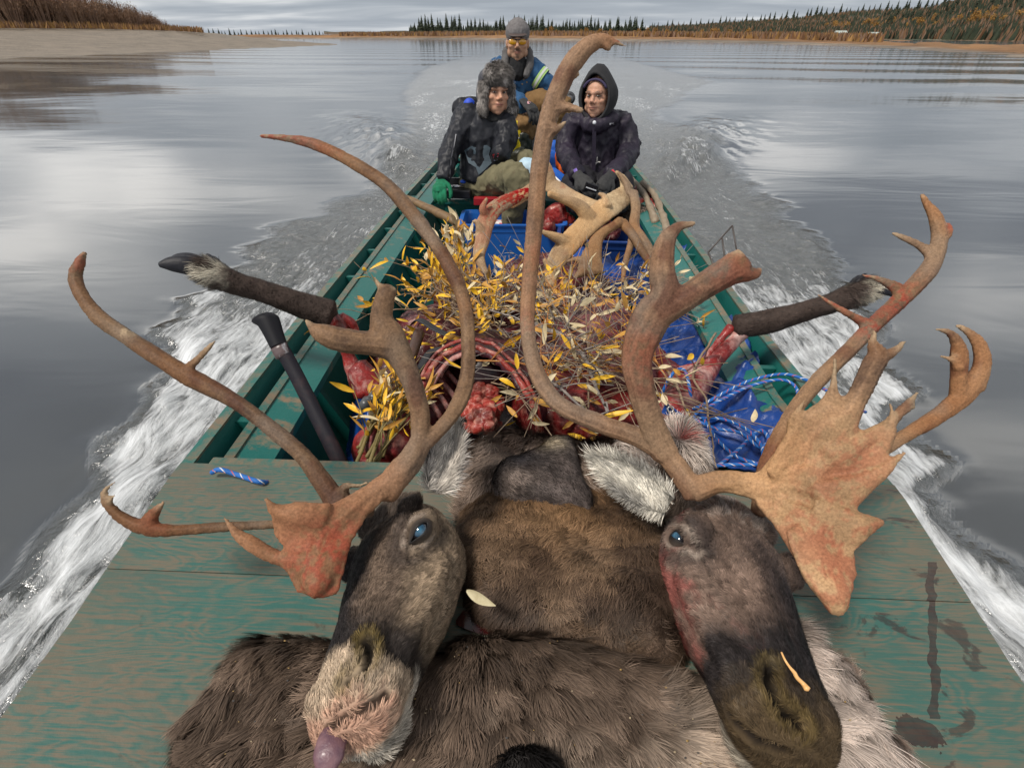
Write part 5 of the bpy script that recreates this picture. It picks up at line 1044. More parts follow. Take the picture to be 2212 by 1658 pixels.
rope([gz([(458, 1020, .53), (475, 1014, .545), (510, 1024, .535), (560, 1040, .53), (585, 1040, .50)])], 'short end of blue flecked rope lying over the left rail end', .0055)
# ---- willow branches with leaves, twigs
M_BARK = mat('twig_bark', (.20, .13, .075), (.30, .22, .15), 30, rough=.75, bump=.0006, bs=200); M_BGREY = mat('grey_bark', (.17, .15, .14), (.30, .26, .23), 30, rough=.8, bump=.0008, bs=150)
M_BOR = mat('orange_bark', (.38, .13, .03), (.45, .22, .06), 30, rough=.7); M_BGRN = mat('olive_bark', (.13, .10, .03), (.20, .15, .05), 20, rough=.6)
M_LYEL = mat('yellow_leaf', (.82, .50, .020), (.64, .34, .015), 40, rough=.5); M_LOCH = mat('ochre_leaf', (.52, .27, .035), (.36, .17, .03), 40, rough=.6); M_LPAL = mat('pale_leaf', (.64, .54, .34), (.50, .40, .23), 60, rough=.6)
def willow(name, label, P, r0, g, leaves, bark, lw=(.7, .15, .15), group='willow branches laid over the meat', twigs=6, cat='branch', tw=.16, Lf=.055):
    b = MB(); C_ = catmull(P, 6); C_ = C_ + np.cumsum(g.normal(0, .0016, C_.shape), 0); n = len(C_); b.tube(C_, np.linspace(r0, r0 * .35, n), 6, 0)
    stems = [C_]
    for k in range(twigs):
        i = int(g.integers(n // 5, n - 2)); d = C_[i + 1] - C_[i]; d /= np.linalg.norm(d); s = g.normal(size=3); s[2] = abs(s[2]) * .9; s -= d * (s @ d); s /= np.linalg.norm(s); l = tw * g.uniform(.5, 1.3)
        q = [C_[i], C_[i] + (d * .7 + s * .55) * l * .5 + (0, 0, .012), C_[i] + (d * .9 + s * .7) * l + (0, 0, g.uniform(-.02, .05))]; T_ = catmull(q, 4); b.tube(T_, np.linspace(r0 * .5, .0009, len(T_)), 5, 0); stems.append(T_)
    for k in range(leaves):
        T_ = stems[int(g.integers(0, len(stems)))]; i = int(g.integers(len(T_) // 3, len(T_) - 1)); d = T_[i] - T_[i - 1]; d /= np.linalg.norm(d) + 1e-9; s = g.normal(size=3); s[2] = s[2] * .6 + .25; dd = d * .8 + s * .75
        leaf_mesh(b, T_[i], dd, g.normal(size=3) * .6 + (0, -.3, .8), Lf * g.uniform(.5, 1.35), Lf * g.uniform(.20, .36), 1 + int(g.choice(3, p=lw)), curl=g.uniform(-.6, .7))
    return tag(b.build(name, [bark, M_LYEL, M_LOCH, M_LPAL], smooth=True), label, cat, group)
rg = np.random.default_rng(21)
HL = (.52, .28, .20)
def zpile(x, y): return float(np.interp(y, [560, 700, 800, 900, 1000], [.42, .47, .49, .47, .43]))
for i in range(21):      # leafy yellow branches, left half
    x0, y0 = rg.uniform(900, 1130), rg.uniform(625, 745); a = rg.uniform(0, 6.3); l = rg.uniform(.14, .32); p = at(x0, y0, zpile(x0, y0) + rg.uniform(-.04, .06)); d = np.array((math.cos(a), math.sin(a), rg.uniform(-.15, .35)))
    willow('willow_branch', 'leafy willow branch with yellow leaves in the left half of the load', [p, p + d * l * .5 + (0, 0, .03), p + d * l], .0032, rg, 18, M_BARK, (.55, .33, .12), 'yellow leafed branches', 5, Lf=.050)
for i in range(6):      # spray at the far left of the pile, going to the left rail
    x0, y0 = rg.uniform(960, 1080), rg.uniform(600, 700); e = (rg.uniform(885, 960), rg.uniform(520, 640)); p = at(x0, y0, .42); q = at(*e, .48)
    willow('willow_branch', 'drooping yellow willow spray reaching up toward the blue tote', [p, (p + q) / 2 + (0, 0, .05), q], .0035, rg, 30, M_BARK, (.45, .45, .10), 'yellow sprays beside the tote', 6, Lf=.060)
for i in range(3):
    x0, y0 = rg.uniform(980, 1050), rg.uniform(540, 640); e = (rg.uniform(930, 985), rg.uniform(485, 560)); p = at(x0, y0, .48); q = at(*e, .56)
    willow('willow_branch', 'willow tip with big pale dry leaves left of the small antler', [p, (p + q) / 2 + (0, 0, .03), q], .003, rg, 14, M_BGREY, (.0, .25, .75), 'pale leafed tips', 3, Lf=.075)
for i in range(28):      # bare pale twigs centre
    x0, y0 = rg.uniform(1020, 1410), rg.uniform(620, 880); a = rg.uniform(0, 6.3); l = rg.uniform(.2, .48); p = at(x0, y0, zpile(x0, y0) + rg.uniform(.0, .07)); d = np.array((math.cos(a), math.sin(a), rg.uniform(-.2, .3)))
    willow('willow_branch', 'thin bare tangled twig over the meat at the centre of the load', [p - d * l * .5, p + (0, 0, .05), p + d * l * .5], .0028, rg, 6, random.choice([M_BARK, M_BGREY, M_BARK, M_BOR]), (.35, .25, .40), 'bare tangled twigs', 9, tw=.2)
for i in range(24):      # right half with pale leaves
    x0, y0 = rg.uniform(1060, 1400), rg.uniform(610, 740); a = rg.uniform(0, 6.3); l = rg.uniform(.13, .28); p = at(x0, y0, zpile(x0, y0) + rg.uniform(-.02, .04)); d = np.array((math.cos(a), math.sin(a) * .6, rg.uniform(-.1, .22)))
    willow('willow_branch', 'twig with cream coloured dry leaves in the right half of the load', [p, p + d * l * .5 + (0, 0, .04), p + d * l], .0026, rg, 13, M_BGREY, (.12, .18, .70), 'cream leafed twigs', 6, Lf=.045)
for i in range(12):      # lower left bundle running along the beam
    x0, y0 = rg.uniform(760, 830), rg.uniform(960, 1020); e = (rg.uniform(850, 930), rg.uniform(790, 860)); p = at(x0, y0, rg.uniform(.44, .50)); q = at(*e, rg.uniform(.46, .54))
    willow('willow_branch', 'green barked branch with curled yellow leaves in the lower left bundle', [p, (p + q) / 2 + (0, 0, .02), q], .0058, rg, 13, M_BGRN, (.45, .40, .15), 'branches bundled at lower left', 4, tw=.09, Lf=.05)
willow('branch', 'thick grey forked branch lying over the meat right of the tall antler', [at(1150, 700, .56), at(1230, 735, .57), at(1262, 780, .57), at(1290, 850, .56), at(1312, 900, .55)], .0095, rg, 2, M_BGREY, HL, None, 5)
willow('branch', 'second grey branch running down from the forked branch', [at(1130, 780, .54), at(1210, 830, .55), at(1265, 880, .55), at(1330, 905, .54)], .0055, rg, 2, M_BGREY, HL, None, 3)
willow('branch', 'crooked bare twig hanging down over the blue tarp on the right', [at(1545, 720, .56), at(1500, 800, .56), at(1535, 860, .55), at(1545, 940, .55), at(1560, 1010, .54)], .0042, rg, 2, M_BARK, HL, None, 5)
willow('branch', 'bent brown twig between the fork antler and the blue tarp', [at(1440, 800, .55), at(1470, 850, .56), at(1490, 910, .55)], .0050, rg, 1, M_BARK, HL, None, 2)
willow('branch', 'orange barked twig lying over the ribs right of the tall antler', [at(1150, 880, .5), at(1180, 830, .54), at(1190, 760, .55)], .003, rg, 2, M_BOR, HL, None, 6)
b = MB(); leaf_mesh(b, U(1498, 765, 1.40), U(1470, 785, 1.37) - U(1498, 765, 1.40), -FW, .04, .018); tag(b.build('willow_leaf', M_LYEL, smooth=True), 'single bright yellow leaf on the twig over the tarp', 'leaf')
# scattered loose leaves
V = MB(); g = np.random.default_rng(77)
for i in range(300):
    x, y = g.uniform(880, 1400), g.uniform(600, 960)
    if 900 < x < 1175 and y > 770 and g.uniform() < .9: continue
    p = at(x, y, zpile(x, y) - .02 + g.uniform(-.04, .05)); a = g.uniform(0, 6.3); leaf_mesh(V, p, (math.cos(a), math.sin(a), g.uniform(-.3, .4)), g.normal(size=3) * .5 + (0, -.2, .8), g.uniform(.03, .06), g.uniform(.010, .018), int(g.choice(3, p=(.5, .25, .25) if x < 1150 else (.2, .3, .5))), seg=3)
tag(V.build('loose_leaves', [M_LYEL, M_LOCH, M_LPAL], smooth=True), 'loose yellow and cream willow leaves strewn over the meat', kind='stuff')
# ---- totes
def tote(label, c, sx, sy, z0, z1, rot, m, group=None, lid=None):
    t = thing('storage_tote', label, 'tote', (c[0], c[1], z0), group); R = np.array(Matrix.Rotation(rot, 3, 'Z'))
    def ringp(k, z, n=6, rr=.04):
        out = []
        for qx, qy, a0 in ((1, 1, 0), (-1, 1, 90), (-1, -1, 180), (1, -1, 270)):
            for j in range(n): a = rad(a0 + 90 * j / (n - 1)); out.append(((sx / 2 * k - rr) * qx + rr * math.cos(a), (sy / 2 * k - rr) * qy + rr * math.sin(a), z))
        return np.array(out) @ R.T + np.array((c[0], c[1], 0))
    rings = [ringp(.86, z0), ringp(.97, z1 - .05), ringp(.99, z1 - .05), ringp(1.0, z1 - .012), ringp(1.05, z1 - .012), ringp(1.055, z1 - .004), ringp(1.045, z1), ringp(.97, z1), ringp(.95, z1 - .02), ringp(.83, z0 + .02)]
    n = len(rings[0]); b = MB(); Fc = [(i * n + k, i * n + (k + 1) % n, (i + 1) * n + (k + 1) % n, (i + 1) * n + k) for i in range(len(rings) - 1) for k in range(n)]
    Fc += [tuple(range(n))[::-1], tuple(range((len(rings) - 1) * n, len(rings) * n))]; b.add(np.vstack(rings), Fc)
    b.build('bin', m, t, bevel=0)
    for s in (-1, 1):
        h = np.array([(s * (sx / 2 * 1.05), -.07, z1 - .03), (s * (sx / 2 * 1.05 + .03), -.06, z1 - .03), (s * (sx / 2 * 1.05 + .03), .06, z1 - .03), (s * (sx / 2 * 1.05), .07, z1 - .03)]) @ R.T + np.array((c[0], c[1], 0)); MB().tube(h, .009, 8).build('handle', m, t, smooth=True)
    return t
M_TOTE = mat('blue_plastic', (.012, .11, .42), (.016, .12, .46), 3, rough=.38, coat=.2); M_TOTED = mat('dark_blue_plastic', (.008, .035, .16), (.010, .045, .2), 3, rough=.4)
c1 = at(1100, 478, .42); tote('blue plastic tote holding small gear behind the yellow leaves', (c1[0] + .02, c1[1] + .06), .62, .30, .10, .43, rad(2), M_TOTE)
c2 = at(1300, 520, .38); tote('darker blue tote full of meat under the pale antlers', (c2[0] + .02, c2[1] + .06), .52, .36, .08, .42, rad(-4), M_TOTED)
tb_ = thing('cardboard_packet', 'grey packet with a printed lid lying in the left tote', 'packet', at(1045, 486, .33)); MB().box(at(1045, 484, .34), (.11, .09, .05), R=np.array(Matrix.Rotation(.3, 3, 'Z'))).build('box', mat('packet_grey', (.12, .12, .15), rough=.6), tb_, bevel=.003)
for i, (dx, cl_) in enumerate([(-.03, (.6, .45, .05)), (.0, (.7, .7, .7)), (.03, (.1, .2, .6))]): MB().box(at(1045, 484, .34) + (dx, 0, .0275), (.02, .06, .003), R=np.array(Matrix.Rotation(.3, 3, 'Z'))).build('printed_band', mat('band' + 'abc'[i], cl_), tb_)
tag(MB().box(at(1080, 484, .35), (.09, .07, .04), R=np.array(Matrix.Rotation(-.5, 3, 'Z'))).build('food_packet', mat('foodp', (.75, .72, .68), (.6, .1, .06), 22, .5, .55, rough=.4), bevel=.008), 'small white and red packet beside the grey one in the tote', 'packet')
blob('heart_meat', 'rounded slab of bright red and black meat standing in the dark blue tote', 'meat', [(at(1200, 470, .44), (.075, .05, .085)), (at(1185, 490, .43), (.04, .05, .06)), (at(1215, 480, .40), (.08, .07, .06))], M_MEATR, .007, (.006, 24), 5, ridges=.004)
blob('tote_meat', 'dark meat piled in the tote behind the pale antler', 'meat', [(at(1290, 500, .38), (.14, .10, .06)), (at(1350, 480, .38), (.07, .07, .07))], M_MEAT, .008, (.010, 22), 15, ridges=.005)
blob('organ', 'maroon lump on the near edge of the dark tote', 'meat', [(at(1238, 505, .42), (.028, .025, .02))], M_MEAT, .004, (.003, 30), 25)
blob('stomach_meat', 'pink honeycombed meat hanging over the front of the dark tote', 'meat', [(at(1280, 560, .36), (.03, .03, .07)), (at(1290, 520, .40), (.035, .03, .04))], M_PINK, .005, (.008, 60), 35, ridges=.006)
# ---- smaller antlers behind
PB = dict(cap=.017, wide=.017, voxel=.0045)
antler('antler', None, [
    [(1190, 640, 2.05, 8), (1190, 600, 2.07, 30), (1205, 560, 2.1, 44), (1235, 520, 2.13, 50), (1275, 480, 2.18, 50), (1310, 450, 2.22, 52), (1345, 425, 2.3, 46), (1362, 412, 2.35, 34)],
    [(1275, 475, 2.18, 40), (1250, 445, 2.14, 30), (1215, 430, 2.1, 20), (1185, 418, 2.06, 14)], [(1225, 525, 2.12, 36), (1195, 510, 2.08, 20), (1170, 500, 2.05, 10)], [(1310, 445, 2.2, 26), (1306, 425, 2.2, 14), (1293, 418, 2.2, 7)], [(1195, 590, 2.07, 26), (1175, 560, 2.05, 10)], [(1355, 410, 2.33, 30), (1345, 385, 2.33, 16), (1330, 370, 2.33, 7)]],
    tone=(.50, .37, .22), dark=(.24, .15, .08), label='pale antler with many tines lying on the dark blue tote', cat='antler', **PB)
antler('antler', None, [[(1100, 440, 2.55, 26), (1170, 400, 2.55, 34), (1200, 405, 2.5, 34), (1240, 425, 2.45, 26), (1290, 445, 2.4, 24), (1330, 440, 2.4, 20)], [(1190, 400, 2.52, 28), (1190, 375, 2.5, 16), (1183, 350, 2.48, 8)]], tone=(.50, .35, .20), dark=(.24, .15, .08), label='pale beam behind the many tined antler, crossing in front of the hooded woman', cat='antler', **PB)
antler('antler', None, [[(1142, 415, 2.1, 24), (1105, 430, 2.08, 30), (1070, 450, 2.05, 36), (1050, 480, 2.02, 40), (1042, 520, 2.0, 32), (1035, 555, 1.98, 26), (1050, 590, 1.96, 12)], [(1052, 470, 2.03, 22), (1043, 450, 2.0, 16), (1052, 428, 2.0, 8)], [(1040, 500, 2.0, 20), (1030, 480, 1.98, 12), (1020, 478, 1.97, 6)]], tone=(.46, .33, .20), dark=(.22, .14, .08), reds=[(1120, 420, 2.09, .13, 1.5), (1080, 445, 2.05, .10, 1.3)], label='bloodstained antler leaning on the front of the blue tote', cat='antler', **PB)
antler('antler', None, [[(1275, 585, 2.05, 60), (1280, 550, 2.08, 44), (1295, 510, 2.12, 24), (1330, 485, 2.16, 20), (1342, 478, 2.2, 26)], [(1342, 480, 2.2, 26), (1365, 505, 2.15, 20), (1385, 540, 2.12, 18), (1410, 575, 2.1, 14)], [(1270, 570, 2.05, 36), (1245, 560, 2.05, 14), (1225, 565, 2.05, 7)], [(1262, 585, 2.04, 26), (1240, 600, 2.02, 8)]], tone=(.24, .15, .08), dark=(.11, .06, .035), label='dark brown antler with a shovel end against the dark tote', cat='antler', **PB)
antler('antler', None, [[(1368, 415, 2.3, 22), (1373, 450, 2.25, 22), (1370, 490, 2.2, 24), (1385, 510, 2.18, 20), (1405, 545, 2.15, 20), (1412, 590, 2.12, 14)], [(1370, 490, 2.2, 22), (1362, 530, 2.16, 16), (1350, 570, 2.12, 14), (1345, 610, 2.1, 8)], [(1360, 420, 2.3, 18), (1352, 395, 2.3, 14), (1335, 372, 2.3, 7)]], tone=(.30, .20, .12), dark=(.13, .08, .05), label='thin forked antler standing in front of the furry scrap on the right', cat='antler', **PB)
# driftwood, furry scrap and meat at the right rear
for i, (L_, r, lb) in enumerate([([(1358, 380, .50), (1385, 410, .50), (1405, 450, .49), (1415, 480, .48)], .022, 'pale curved driftwood stick nearest the seated woman'), ([(1388, 395, .52), (1412, 420, .52), (1430, 460, .50), (1440, 500, .48), (1436, 530, .46)], .022, 'crooked pale driftwood stick against the right rail')]):
    b = MB(); P = catmull(gz(L_), 6); b.tube(P, r * np.linspace(.8, 1, len(P)), 10, jit=.05, seed=i); tag(b.build('driftwood', mat('driftwood' + 'ab'[i], (.30, .24, .17), (.20, .15, .10), 14, rough=.8, bump=.003, bs=60, stretch=(3, 1, 3)), smooth=True), lb, 'stick')
r = thing('hide_scrap', 'matted grey furry scrap of hide in the right rear of the hold', 'hide', at(1390, 480, .40)); b = MB(); b.ell(at(1380, 470, .42), (.11, .07, .06), n=10); b.ell(at(1420, 490, .41), (.07, .06, .06), n=10); V, Fc = fuse(b, .01, 3)
cs = lambda P: np.clip(np.array((.17, .13, .105)) * (1 + .6 * fbm(P, 14, 3, 3))[:, None], 0, 1)
mk('skin', V, Fc, M_SKIN, r, col=cs(V) * .5); fur('coat', V, Fc, r, 5000, .04, .004, lambda P, N: np.stack([.3 + 0 * P[:, 0], -.8 + 0 * P[:, 0], -.6 + 0 * P[:, 0]], 1), cs, lift=.3, clump=.03, cl=.6, seed=3, segs=2)
blob('meat_scrap', 'pinkish meat scraps lying on the furry scrap behind the thin antler', 'meat', [(at(1385, 440, .46), (.07, .05, .03)), (at(1420, 450, .45), (.05, .05, .03)), (at(1378, 415, .47), (.04, .04, .03)), (at(1400, 425, .46), (.03, .03, .04))], M_PINK, .007, (.012, 40), 8, ridges=.006)
# ---- tools on the left
r = thing('pole', 'black metal pole with an open flared end leaning over the left gunwale', 'pole', at(745, 1010, .2)); p0, p1 = U(600, 745, 1.36), U(742, 1015, 1.30)
MB().tube(catmull([U(592, 725, 1.37), U(640, 810, 1.36), U(745, 1020, 1.30)], 6), .0200, 14, flat=(FW, .7)).build('shaft', mat('black_metal', (.014, .013, .018), (.05, .028, .03), 12, .5, .7, rough=.6, spec=.15, bump=.001, bs=60), r, smooth=True)
P = catmull([U(603, 748, 1.368), U(592, 722, 1.372), U(585, 705, 1.375), U(578, 690, 1.378)], 5); n = 16; V1, f1 = tubemesh(P, np.linspace(.022, .030, len(P)), n, cap=False); V1[-n:] += (RT * -.012 + UP * .004) * 1.0; V2, f2 = tubemesh(P, np.linspace(.018, .026, len(P)), n, cap=False); V2[-n:] += (RT * -.012 + UP * .004)
e = (len(P) - 1) * n; k = len(V1); mk('flared_sleeve', np.vstack([V1, V2]), list(f1) + [tuple(i + k for i in f[::-1]) for f in f2] + [(e + i, e + (i + 1) % n, e + (i + 1) % n + k, e + i + k) for i in range(n)], mat('black_rubber', (.010, .010, .013), rough=.6, spec=.2), r)
MB().tube(catmull([U(602, 747, 1.367), U(613, 768, 1.367)], 3), .0225, 14, flat=(FW, .75)).build('tape_wrap', mat('tape', (.10, .07, .07), (.35, .35, .37), 30, .5, .6, rough=.35), r, smooth=True)
r = thing('axe_handle', 'long wooden handle resting across the left rails beside the blue tote', 'handle', at(930, 440, .5)); P = catmull([at(860, 425, .56), at(885, 432, .545), at(930, 452, .52), at(985, 480, .49)], 6)
MB().tube(P, np.interp(np.linspace(0, 1, len(P)), [0, .06, .3, 1], [.016, .020, .022, .026]), 12, jit=.04).build('shaft', mat('handle_wood', (.20, .12, .05), (.13, .075, .035), 10, rough=.55, stretch=(1, 6, 1)), r, smooth=True)
b = MB(); q = at(858, 424, .56); b.tube(catmull([q, q + (-.012, 0, -.03), q + (.004, 0, -.085), q + (.012, 0, -.08), q + (.008, 0, -.02), q + (.01, 0, .01)], 5), .0025, 6); b.build('wrist_loop', mat('cord', (.16, .12, .06)), r, smooth=True)
b = MB(); b.tube([q + (-.004, 0, .012), q + (-.012, 0, -.008)], .006, 8); b.build('tape_knot', mat('pinktape', (.35, .1, .3), (.1, .2, .6), 60, .5, .52), r, smooth=True)
r = thing('rifle', 'dark rifle with black sling half buried under leaves at left', 'rifle', at(910, 740, .45))
MB().tube(catmull([at(905, 720, .52), at(880, 790, .50), at(845, 850, .49)], 6), np.interp(np.linspace(0, 1, 13), [0, .5, 1], [.02, .018, .022]), 10).build('stock', mat('stock_wood', (.09, .045, .025), (.06, .03, .02), 10, rough=.4), r, smooth=True)
MB().tube([at(828, 848, .51), at(800, 868, .51)], [.013, .015], 12).build('scope', mat('scope_black', (.03, .03, .032), rough=.35), r, smooth=True)
for a_, b__ in (((812, 853, .51), (806, 864, .51)), ((796, 866, .51), (788, 878, .51))): MB().tube([at(*a_), at(*b__)], .018, 12).build('scope_ring', mat('ring_grey', (.07, .075, .08), rough=.35), r, smooth=True)
b = MB(); S = catmull([at(890, 700, .53), at(905, 690, .56), at(940, 710, .55), at(985, 735, .54), at(960, 750, .53), at(930, 760, .52), at(905, 800, .51)], 6); b.tube(S, .014, 6, flat=((0, 0, 1), .15)); b.build('sling', mat('sling_black', (.012, .012, .014), rough=.6), r, smooth=True)
r = thing('snare_frame', 'thin bent wire frame standing at the right gunwale', 'wire frame', at(1545, 570, .5))
b = MB()
for a_, b__ in (((1530, 545, 1.95), (1582, 487, 1.95)), ((1548, 572, 1.93), (1594, 545, 1.93)), ((1582, 487, 1.95), (1592, 545, 1.93)), ((1592, 545, 1.93), (1598, 572, 1.92)), ((1530, 545, 1.95), (1548, 590, 1.92)), ((1560, 515, 1.95), (1566, 560, 1.93))): b.tube([U(*a_), U(*b__)], .0035, 6)
b.build('wire', mat('wire_dark', (.06, .05, .045), rough=.5), r, smooth=True)
b = MB(); an = np.linspace(.3, 5.6, 14); q = G(1545, 590, .52); b.tube([q + (math.cos(a) * .035, 0, math.sin(a) * .03 + .01) for a in an], .006, 7); tag(b.build('rope_loop', mat('black_cord', (.01, .01, .012), rough=.5), smooth=True), 'black cord loop tied on the right rail below the wire frame', 'cord')
# ================================================================== PEOPLE
J = lambda x, y, Y: np.array(YP(x, y, Y))
def fabric(name, c, c2=None, rough=.75, sheen=.0, third=None): return mat(name, c, c2 or tuple(v * .6 for v in c), 5, rough=rough, bump=.004, bs=26, sheen=sheen, spec=.3, third=third, stretch=(1, 1, 1))
def folds(V, N, amp, f, seed, st=(1, 1, 1)):
    n = fbm(V * np.array(st), f, 3, seed); return V + N * ((1 - np.abs(n)) ** 2 * amp - amp * .5)[:, None]
def garment(name, parent, prims, m, voxel=.009, amp=.010, f=14, seed=0, st=(1, 1, .6), sm=5, col=None, kids=None):
    b = MB()
    for p in prims:
        if p[0] == 'e': b.ell(p[1], p[2], p[3] if len(p) > 3 else None, 10)
        else: P = catmull(p[1], 6); r = np.interp(np.linspace(0, 1, len(P)), np.linspace(0, 1, len(p[2])), p[2]); b.tube(P, r, 14, flat=((0, 1, .2), p[3]) if len(p) > 3 else None)
    V, Fc = fuse(b, voxel, sm); N = vnormals(V, Fc); V = folds(V, N, amp, f, seed, st); V = folds(V, N, amp * .4, f * 2.6, seed + 9, st)
    return mk(name, V, Fc, m, parent, col=None if col is None else col(V))
def patch(name, parent, src, pts, m, th=.004, off=.003):
    """small flat patch lying on the surface of an object, given by picture points; ray-cast on to the cloth"""
    bpy.context.view_layer.update(); Q = [ray_surface(src, x, y, off) for x, y in pts]; Q = [q for q in Q if q is not None]
    if len(Q) < 3: return None
    b = MB(); b.slab(Q, FW, th); return b.build(name, m, parent)
bpy.context.view_layer.update()
def basis(fwd, up):
    f = np.array(fwd, float); f /= np.linalg.norm(f); u = np.array(up, float); u -= f * (u @ f); u /= np.linalg.norm(u); return f, np.cross(f, u), u     # forward, person's right.., up
def head_prims(b, c, f, s, u, k=1.0):
    R = np.stack([s, f, u], 1)          # local x = side, y = forward, z = up
    P = lambda x, y, z: c + (s * x + f * y + u * z) * k
    def E(x, y, z, rx, ry, rz): b.ell(P(x, y, z), np.array((rx, ry, rz)) * k, R, 10)
    E(0, -.015, .035, .074, .092, .080); E(0, .015, -.02, .068, .070, .082); E(0, .035, -.066, .046, .048, .038); E(0, .058, -.088, .022, .020, .018)
    for q in (-1, 1): E(q * .040, .052, -.015, .024, .024, .018); E(q * .050, .005, -.056, .024, .045, .032); E(q * .028, .074, .030, .024, .014, .009); E(q * .075, -.01, -.005, .010, .020, .030)
    E(0, .080, .028, .016, .014, .014); b.tube([P(0, .078, .022), P(0, .090, .0), P(0, .104, -.018)], [.0085 * k, .010 * k, .0125 * k], 8)
    for q in (-1, 1): E(q * .011, .090, -.022, .010, .011, .008)
    E(0, .080, -.044, .024, .014, .0065); E(0, .078, -.055, .021, .014, .0075)
    return P
def face_col(V, c, f, s, u, k, skin, gaze=0, stache=0, stub=0, brow=(.02, .012, .01)):
    q = (V - c) / k; x, y, z = q @ s, q @ f, q @ u; C = np.repeat([skin], len(V), 0).astype(float); n = fbm(V, 60, 3, 4)
    def mx(C, m, t): m = np.clip(m, 0, 1)[:, None]; return C * (1 - m) + np.array(t) * m
    front = (y > .02)
    C = mx(C, np.exp(-((np.abs(x) - .040) / .022) ** 2 - ((z + .018) / .02) ** 2) * .15 * front, (skin[0] * 1.05, skin[1] * .75, skin[2] * .7)); C = mx(C, np.exp(-(x / .013) ** 2 - ((z + .02) / .012) ** 2) * .3 * front, (skin[0], skin[1] * .7, skin[2] * .65))
    C = mx(C, stub * sst(-.02, -.05, z + n * .006) * front, (skin[0] * .45, skin[1] * .45, skin[2] * .5))
    C = mx(C, np.exp(-((np.abs(x) - .031) / .0165) ** 4 - ((z - .031 - (.03 - np.abs(np.abs(x) - .028)) * .1) / .0055) ** 2) * front * .9, brow)
    C = mx(C, np.exp(-((np.abs(x) - .030) / .016) ** 4 - ((z - .012) / .0068) ** 2) * front * .9, (.035, .02, .018))
    C = mx(C, np.exp(-(x / .023) ** 4 - ((z + .0495) / .0075) ** 2) * front * .75, (.36, .13, .11)); C = mx(C, np.exp(-(x / .022) ** 4 - ((z + .0495) / .0018) ** 2) * front * .8, (.10, .03, .03))
    C = mx(C, np.exp(-((np.abs(x) - .009) / .0035) ** 2 - ((z + .029) / .0028) ** 2) * front * .8, (.08, .03, .025))
    if stache: C = mx(C, np.exp(-(x / .027) ** 4 - ((z + .036 + np.abs(x) * .25) / .0065) ** 2) * front * .9, (.02, .015, .013)); C = mx(C, np.exp(-(x / .012) ** 4 - ((z + .080) / .013) ** 2) * front * .7, (.03, .02, .018))
    return np.clip(C * (1 + .05 * n[:, None]), 0, 1)
M_HUM = mat('skin_tone', 'attr', rough=.5, spec=.3, bump=.0006, bs=200, sub=.08)
M_EYEB = mat('dark_iris', (.012, .008, .006), rough=.1, coat=.6); M_EYEW = mat('eye_white', (.30, .26, .23), rough=.4)
def body(parent, c, f, s, u, k, skin, prims, **kw):
    b = MB(); P = head_prims(b, c, f, s, u, k)
    for p in prims:
        C_ = catmull(p[0], 5); b.tube(C_, np.interp(np.linspace(0, 1, len(C_)), np.linspace(0, 1, len(p[1])), np.array(p[1]) * .62), 12)
    V, Fc = fuse(b, .0042, 3); o = mk('body', V, Fc, M_HUM, parent, col=face_col(V, c, f, s, u, k, skin, **kw))
    for q in (-1, 1):
        e = P(q * .030, .0745, .013); V2, F2 = sphere(8); mk('eye', e + V2 * .0088 * k * np.array((1.15, .9, .55)), F2, M_EYEW, parent); mk('iris', e + (f * .0050 + s * kw.get('gaze', 0) * .003) * k + V2 * np.array((1, 1, .85)) * .0060 * k, F2, M_EYEB, parent)
    return o, P
def hand(parent, w, d, pn, m, size=1.0, curl=.5, name='glove', thumb=1, cuff=None):
    """w wrist, d direction of the palm, pn back-of-hand normal; five curled fingers"""
    d, s_, n = basis(d, pn); s_ = -s_ if False else s_; b = MB(); sz = size
    b.tube([w - d * .03, w, w + d * .045 * sz, w + d * .085 * sz], np.array([.030, .030, .042, .038]) * sz, 12, flat=(n, .48))
    for i in range(4):
        o_ = s_ * ((i - 1.5) * .0205 * sz); L = (.070, .080, .076, .058)[i] * sz; p = w + d * .085 * sz + o_; a0 = curl * (.5 + .1 * i); P = [p - d * .02]; dr = a0
        for q in (.4, .33, .27): P.append(P[-1] + (d * math.cos(dr) - n * math.sin(dr)) * (L * q + (.02 if len(P) == 1 else 0))); dr += curl * .75
        b.tube(catmull(P, 4), np.linspace(.0112, .0088, 13) * sz, 8)
    t = s_ * thumb; P = [w + d * .015 * sz + t * .022 * sz, w + d * .045 * sz + t * .048 * sz - n * .008, w + d * .075 * sz + t * .055 * sz - n * .022 * (1 + curl), w + d * .098 * sz + t * .042 * sz - n * .034 * (1 + curl)]
    b.tube(catmull(P, 4), np.linspace(.0155, .010, 13) * sz, 8)
    V, Fc = fuse(b, .004, 2); N = vnormals(V, Fc); V = V + N * (fbm(V, 60, 2, 3) * .0012)[:, None]; return mk(name, V, Fc, m, parent)
